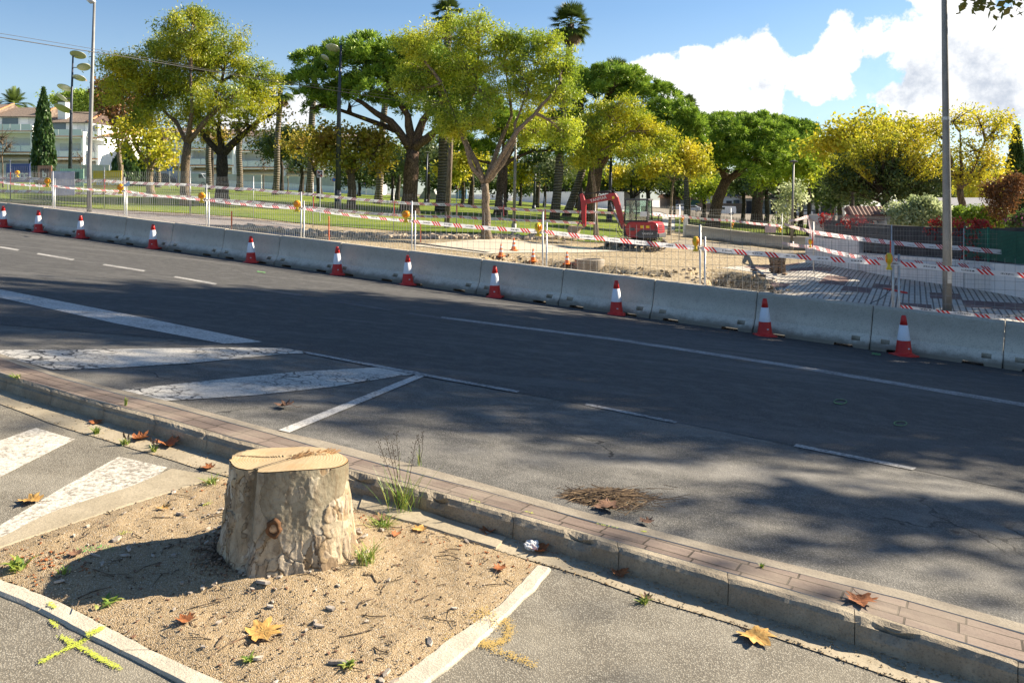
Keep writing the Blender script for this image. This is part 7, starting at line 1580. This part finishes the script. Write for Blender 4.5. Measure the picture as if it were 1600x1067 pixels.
vang = [[(.25,1.15),(1.3,1.15),(.85,1.66),(.25,1.7)]]; vanw = [[(1.42,1.2),(1.5,1.17),(.93,1.76),(.85,1.77)]]
longp = [(-2.4,.3),(2.4,.3),(2.45,.8),(2.35,1.1),(1.8,1.3),(1.3,2.0),(1.0,2.1),(-2.4,2.08),(-2.45,1.2)]; longg = [[(.8,1.3),(1.6,1.3),(1.3,1.85),(.8,1.9)]]; longw = [[(1.76,1.36),(1.86,1.33),(1.4,1.95),(1.3,1.96)]]
carp = [(-2.0,.3),(2.0,.3),(2.05,.65),(1.9,.85),(1.1,.95),(.45,1.38),(-.9,1.42),(-1.6,1.05),(-2.05,.95)]; carg = [[(.95,.95),(.42,1.3),(-.85,1.34),(-1.4,1.0)]]
def at(px, Y): p = onT(px, Y); p.z += .05; return p
vehicle('parked_van', 'dark blue van parked beyond the lawn, partly behind palm and tree trunks', 'van', vanp, vang+[[(-1.9,1.15),(.1,1.15),(.1,1.7),(-1.85,1.66)]], 4.3, 1.8, at(257,114.5), 0, 'navy', (-1.35,1.35), .86, vanw)
vehicle('parked_van', 'pale grey long van parked between the leaning tree and a palm trunk', 'van', longp, longg, 4.8, 1.9, at(306,113.5), 0, 'silver', (-1.5,1.5), .84, longw)
vehicle('parked_van', 'white small van parked on the far street at right', 'van', vanp, vang, 4.3, 1.8, at(1133,142), math.pi, 'vanwhite', (-1.35,1.35), .78, vanw)
for px, Y, pt, rz, lab in ((1061,150,'vanwhite',math.pi,'small white car on the far street left of the white van'),(1080,146,'silver',math.pi-.3,'pale car with raised bonnet beside the small white car'),(1254,148,'silver',math.pi,'silver car far behind the grey wall corner'),(1272,150,'navy',0,'dark car right of the far silver car'),(1228,149,'vanwhite',0,'white car partly behind the pale shrub')):
    vehicle('parked_car', lab, 'car', carp, carg, 4, 1.75, at(px, Y), rz, pt, (-1.25,1.3), .8)
# ---------------------------------------------------------------- mini excavator (local: +x ahead, +y its left, z up)
def excavator():
    loc = onT(998, 37.6); t = thing('excavator', 'red and black mini excavator with closed cab working on the dug-up site', 'excavator', loc, R(157))
    q = Matrix.Rotation(R(90), 3, 'X')
    for s_ in (1, -1):
        # track: closed belt with lugs, rollers and sprocket inside
        m = MB(); pts = []; L, r = .98, .25
        for i in range(13): a = -math.pi/2+math.pi*i/12; pts.append((L+r*math.cos(a), .25+r*math.sin(a)))
        for i in range(13): a = math.pi/2+math.pi*i/12; pts.append((-L+r*math.cos(a), .25+r*math.sin(a)))
        n = len(pts); y0, y1 = s_*.62-.15, s_*.62+.15
        for (x, z) in pts: k = .86; cx = max(-L, min(L, x)); ix_, iz = cx+(x-cx)*k, .25+(z-.25)*k; m.v += [(x,y0,z),(x,y1,z),(ix_,y1,iz),(ix_,y0,iz)]
        for i in range(n):
            j = (i+1) % n
            for k in range(4): m.f.append((i*4+k, j*4+k, j*4+(k+1)%4, i*4+(k+1)%4)); m.m.append(0)
        per = 2*math.pi*r+4*L
        for i in range(44):
            s0 = per*i/44
            if s0 < 2*L: x, z, nx_, nz = -L+s0, .25-r, 0, -1
            elif s0 < 2*L+math.pi*r: a = -math.pi/2+(s0-2*L)/r; x, z, nx_, nz = L+r*math.cos(a), .25+r*math.sin(a), math.cos(a), math.sin(a)
            elif s0 < 4*L+math.pi*r: x, z, nx_, nz = L-(s0-2*L-math.pi*r), .25+r, 0, 1
            else: a = math.pi/2+(s0-4*L-math.pi*r)/r; x, z, nx_, nz = -L+r*math.cos(a), .25+r*math.sin(a), math.cos(a), math.sin(a)
            M3 = Matrix.Rotation(-math.atan2(nz, nx_)+math.pi/2, 3, 'Y'); m.box((x+nx_*.012, s_*.62, z+nz*.012), (.04,.3,.03), M=M3)
        tr = m.build('track', M['rubber'], t)
        for k, (x, z, rr) in enumerate([(-.98,.25,.17),(.98,.25,.17),(-.65,.12,.07),(.65,.12,.07),(-.45,.12,.07),(-.15,.12,.07),(.15,.12,.07),(.45,.12,.07)]):
            w_ = MB(); w_.lathe([(rr,-.13),(rr*.6,-.16),(rr*.6,.16),(rr,.13)], 18); w_.v = [tuple(q@Vector(v)+Vector((x, s_*.62, z))) for v in w_.v]; o = w_.build('sprocket' if k < 2 else 'roller', M['exred_dusty'], None); o.parent = tr
        f = MB(); f.box((0, s_*.62, .27), (1.3,.2,.16)); o = f.build('track_frame', M['dgrey'], None); o.parent = tr
    m = MB(); m.box((0,0,.34), (1.1,1.0,.2)); m.lathe([(.36,.42),(.36,.58)], 24); m.build('undercarriage', M['dgrey'], t)
    m = MB(); m.prism([(1.42,.12),(1.47,.10),(1.50,.25),(1.47,.42),(1.42,.44),(1.40,.28)], -.75, .75); m.build('dozer_blade', M['exred_dusty'], t)
    m = MB(); m.bar((.6,.35,.35),(1.43,.4,.26),.1,.1); m.bar((.6,-.35,.35),(1.43,-.4,.26),.1,.1); m.bar((.6,0,.4),(1.43,0,.33),.08,.08); m.build('blade_arms', M['dgrey'], t)
    # engine housing: rounded red shell
    prof = [(.15,.60),(-.95,.60),(-1.08,.66),(-1.12,.85),(-1.10,1.15),(-1.02,1.30),(-.85,1.36),(.25,1.36),(.42,1.24),(.48,1.05),(.45,.80),(.35,.60)]
    m = MB(); m.prism(prof, -.72, .72); body = m.build('engine_housing', M['exred'], t, bevel=.045)
    m = MB(); m.prism([(-.2,.58),(-1.05,.58),(-1.14,.70),(-1.14,.80),(-1.0,.95),(-.3,.98),(-.12,.86),(.0,.72)], .70, .75); m.prism([(-1.10,.60),(-1.17,.62),(-1.17,.80),(-1.10,.82)], -.72, .75); m.build('lower_cover', M['dgrey'], t, bevel=.02)
    text('YANMAR', .13, (0,0,0), M['white'], t); tx = KIDS[t.name][-1]; tx.location = (-.62,.765,.80); tx.rotation_euler = (R(90), 0, R(180))
    for x in (-.35,-.62): m = MB(); m.box((x,.735,1.12), (.16,.02,.12)); m.build('warning_sticker', M['lamp_yellow'], t)
    m = MB(); m.box((.12,.73,1.0), (.24,.02,.14)); m.build('badge', M['dgrey'], t)
    m = MB()
    for k in range(4): m.box((-1.115,.2,.9+.09*k), (.03,.7,.03)); m.box((-1.0,.735,.92+.08*k), (.14,.02,.03))
    m.build('grille', M['black'], t)
    # cab
    x0, x1, y0, y1, z0, z1 = -.62, .52, -.25, .68, 1.36, 2.42
    m = MB()
    P4 = [(x0+.03,y0),(x0+.03,y1),(x1,y0),(x1,y1)]
    for (x, y) in P4: m.bar((x,y,z0-.02),(x-(.05 if x > 0 else -.03),y*.97,z1-.06),.06,.06)
    m.bar((-.05,y1,z0),(-.05,y1*.97,z1-.08),.05)
    for y in (y0,y1): m.bar((x0,y,z0+.02),(x1,y,z0+.02),.07); m.bar((x0,y,z0+.42),(x0+.55,y,z0+.42),.04) 
    for x in (x0+.03,x1): m.bar((x,y0,z0+.02),(x,y1,z0+.02),.07)
    m.build('cab_frame', M['black'], t)
    m = MB(); m.box(((x0+x1)/2-.02,(y0+y1)/2,z1-.02),(x1-x0+.02,y1-y0+.02,.09)); m.build('cab_roof', M['dgrey'], t, bevel=.03)
    m = MB(); m.box(((x0-.05)/2,y1-.005,(z0+z1)/2),( -x0-.09,.012,z1-z0-.14)); m.box((.235,y1-.005,(z0+z1)/2),(.48,.012,z1-z0-.14)); m.box((x1-.02,(y0+y1)/2,(z0+z1)/2),(.012,y1-y0-.1,z1-z0-.14)); m.box((x0+.04,(y0+y1)/2,(z0+z1)/2+.2),(.012,y1-y0-.1,.5)); m.box(((x0+x1)/2,y0+.005,(z0+z1)/2),(x1-x0-.1,.012,z1-z0-.14)); m.build('cab_glass', M['glass_cab'], t)
    m = MB(); m.box((-.28,.22,1.52),(.46,.44,.16)); m.box((-.48,.22,1.82),(.12,.44,.56)); m.build('seat', M['black'], t, bevel=.03)
    m = MB(); m.box((.3,.2,1.56),(.12,.3,.36)); m.bar((.3,.05,1.7),(.22,.02,1.98),.03); m.bar((.3,.4,1.7),(.22,.42,1.98),.03); m.build('controls', M['dgrey'], t)
    m = MB(); m.box((-.42,.70,1.72),(.34,.015,.24)); m.build('cab_notice', M['white'], t)
    m = MB(); m.bar((-.85,-.5,1.36),(-.85,-.5,1.62),.05); m.tube([(-.85,-.5,1.6),(-.92,-.5,1.68)],.03,8); m.build('exhaust', M['dgrey'], t)
    # swing post, boom, arm, bucket: slightly to its left of centre
    yb = .12; A = (.62,yb,1.02)
    m = MB(); m.box((.56,yb,.86),(.22,.3,.5)); m.build('swing_post', M['dgrey'], t, bevel=.02)
    bl1 = [(.58,.98),(.72,.92),(1.02,1.65),(1.22,2.30),(1.32,2.38),(2.62,2.18),(2.72,2.26),(2.70,2.36),(1.30,2.72),(1.10,2.70),(.98,2.52),(.80,1.85)]
    m = MB(); m.prism(bl1, yb-.09, yb+.09); m.build('boom', M['exred'], t, bevel=.015)
    text('YANMAR', .21, (0,0,0), M['white'], t); tx = KIDS[t.name][-1]; tx.location = (1.95,yb+.105,2.42); tx.rotation_euler = (R(90), R(0), R(180)); tx.rotation_euler = (Matrix.Rotation(R(180),3,'Z') @ Matrix.Rotation(R(90),3,'X') @ Matrix.Rotation(R(13),3,'Z')).to_euler()
    m = MB(); m.box((1.2,yb+.1,2.5),(.12,.01,.12)); m.build('boom_sticker', M['lamp_yellow'], t)
    m = MB(); m.tube([(.78,yb-.0,1.0),(1.18,yb,1.75)],.055,10); m.tube([(1.18,yb,1.75),(1.36,yb,2.28)],.03,8); m.build('boom_cylinder', M['steel'], t, smooth=True)
    m = MB(); m.tube([(1.35,yb,2.78),(1.9,yb,2.74)],.05,10); m.tube([(1.9,yb,2.74),(2.78,yb,2.66)],.028,8); m.build('arm_cylinder', M['black'], t, smooth=True)
    arm = [(2.60,2.20),(2.78,2.72),(2.92,2.66),(2.86,2.2),(2.80,1.15),(2.72,1.02),(2.62,1.10),(2.62,1.8)]
    m = MB(); m.prism(arm, yb-.07, yb+.07); m.build('arm', M['exred'], t, bevel=.012)
    m = MB(); m.tube([(2.90,yb,2.55),(2.95,yb,1.85)],.045,10); m.tube([(2.95,yb,1.85),(2.92,yb,1.35)],.025,8); m.build('bucket_cylinder', M['black'], t, smooth=True)
    m = MB(); m.bar((2.92,yb,1.35),(2.70,yb,1.10),.05); m.bar((2.92,yb,1.35),(3.08,yb,1.02),.05); m.build('bucket_link', M['dgrey'], t)
    bu = [(2.70,1.06),(3.10,1.08),(3.42,1.12),(3.52,.95),(3.48,.70),(3.30,.55),(3.18,.52),(3.02,.72),(2.96,.92)]
    m = MB(); m.prism(bu, yb-.24, yb+.24); m.build('bucket', M['exred_dusty'], t, bevel=.012)
    m = MB(); 
    for k in range(4): m.prism([(3.18,.52),(3.30,.50),(3.16,.38)], yb-.22+k*.135, yb-.18+k*.135)
    m.build('bucket_teeth', M['exred_dusty'], t)
    m = MB()
    for k, y in enumerate((yb-.04, yb+.05)): m.tube([(.72,y,1.5),(1.02,y,2.45),(1.2,y,2.86),(1.9,y,2.80),(2.55,y,2.62),(2.9,y,2.78),(3.0,y,2.4),(2.95,y,1.9)],.017,6)
    m.tube([(.45,yb+.1,1.0),(.75,yb+.14,.75),(.95,yb+.1,1.1),(.9,yb,1.6)],.022,6); m.tube([(.4,yb+.2,.9),(.8,yb+.25,.62),(1.1,yb+.1,1.0)],.02,6); m.build('hoses', M['black'], t, smooth=True)
    t.scale = (.94,)*3
    return t
excavator()
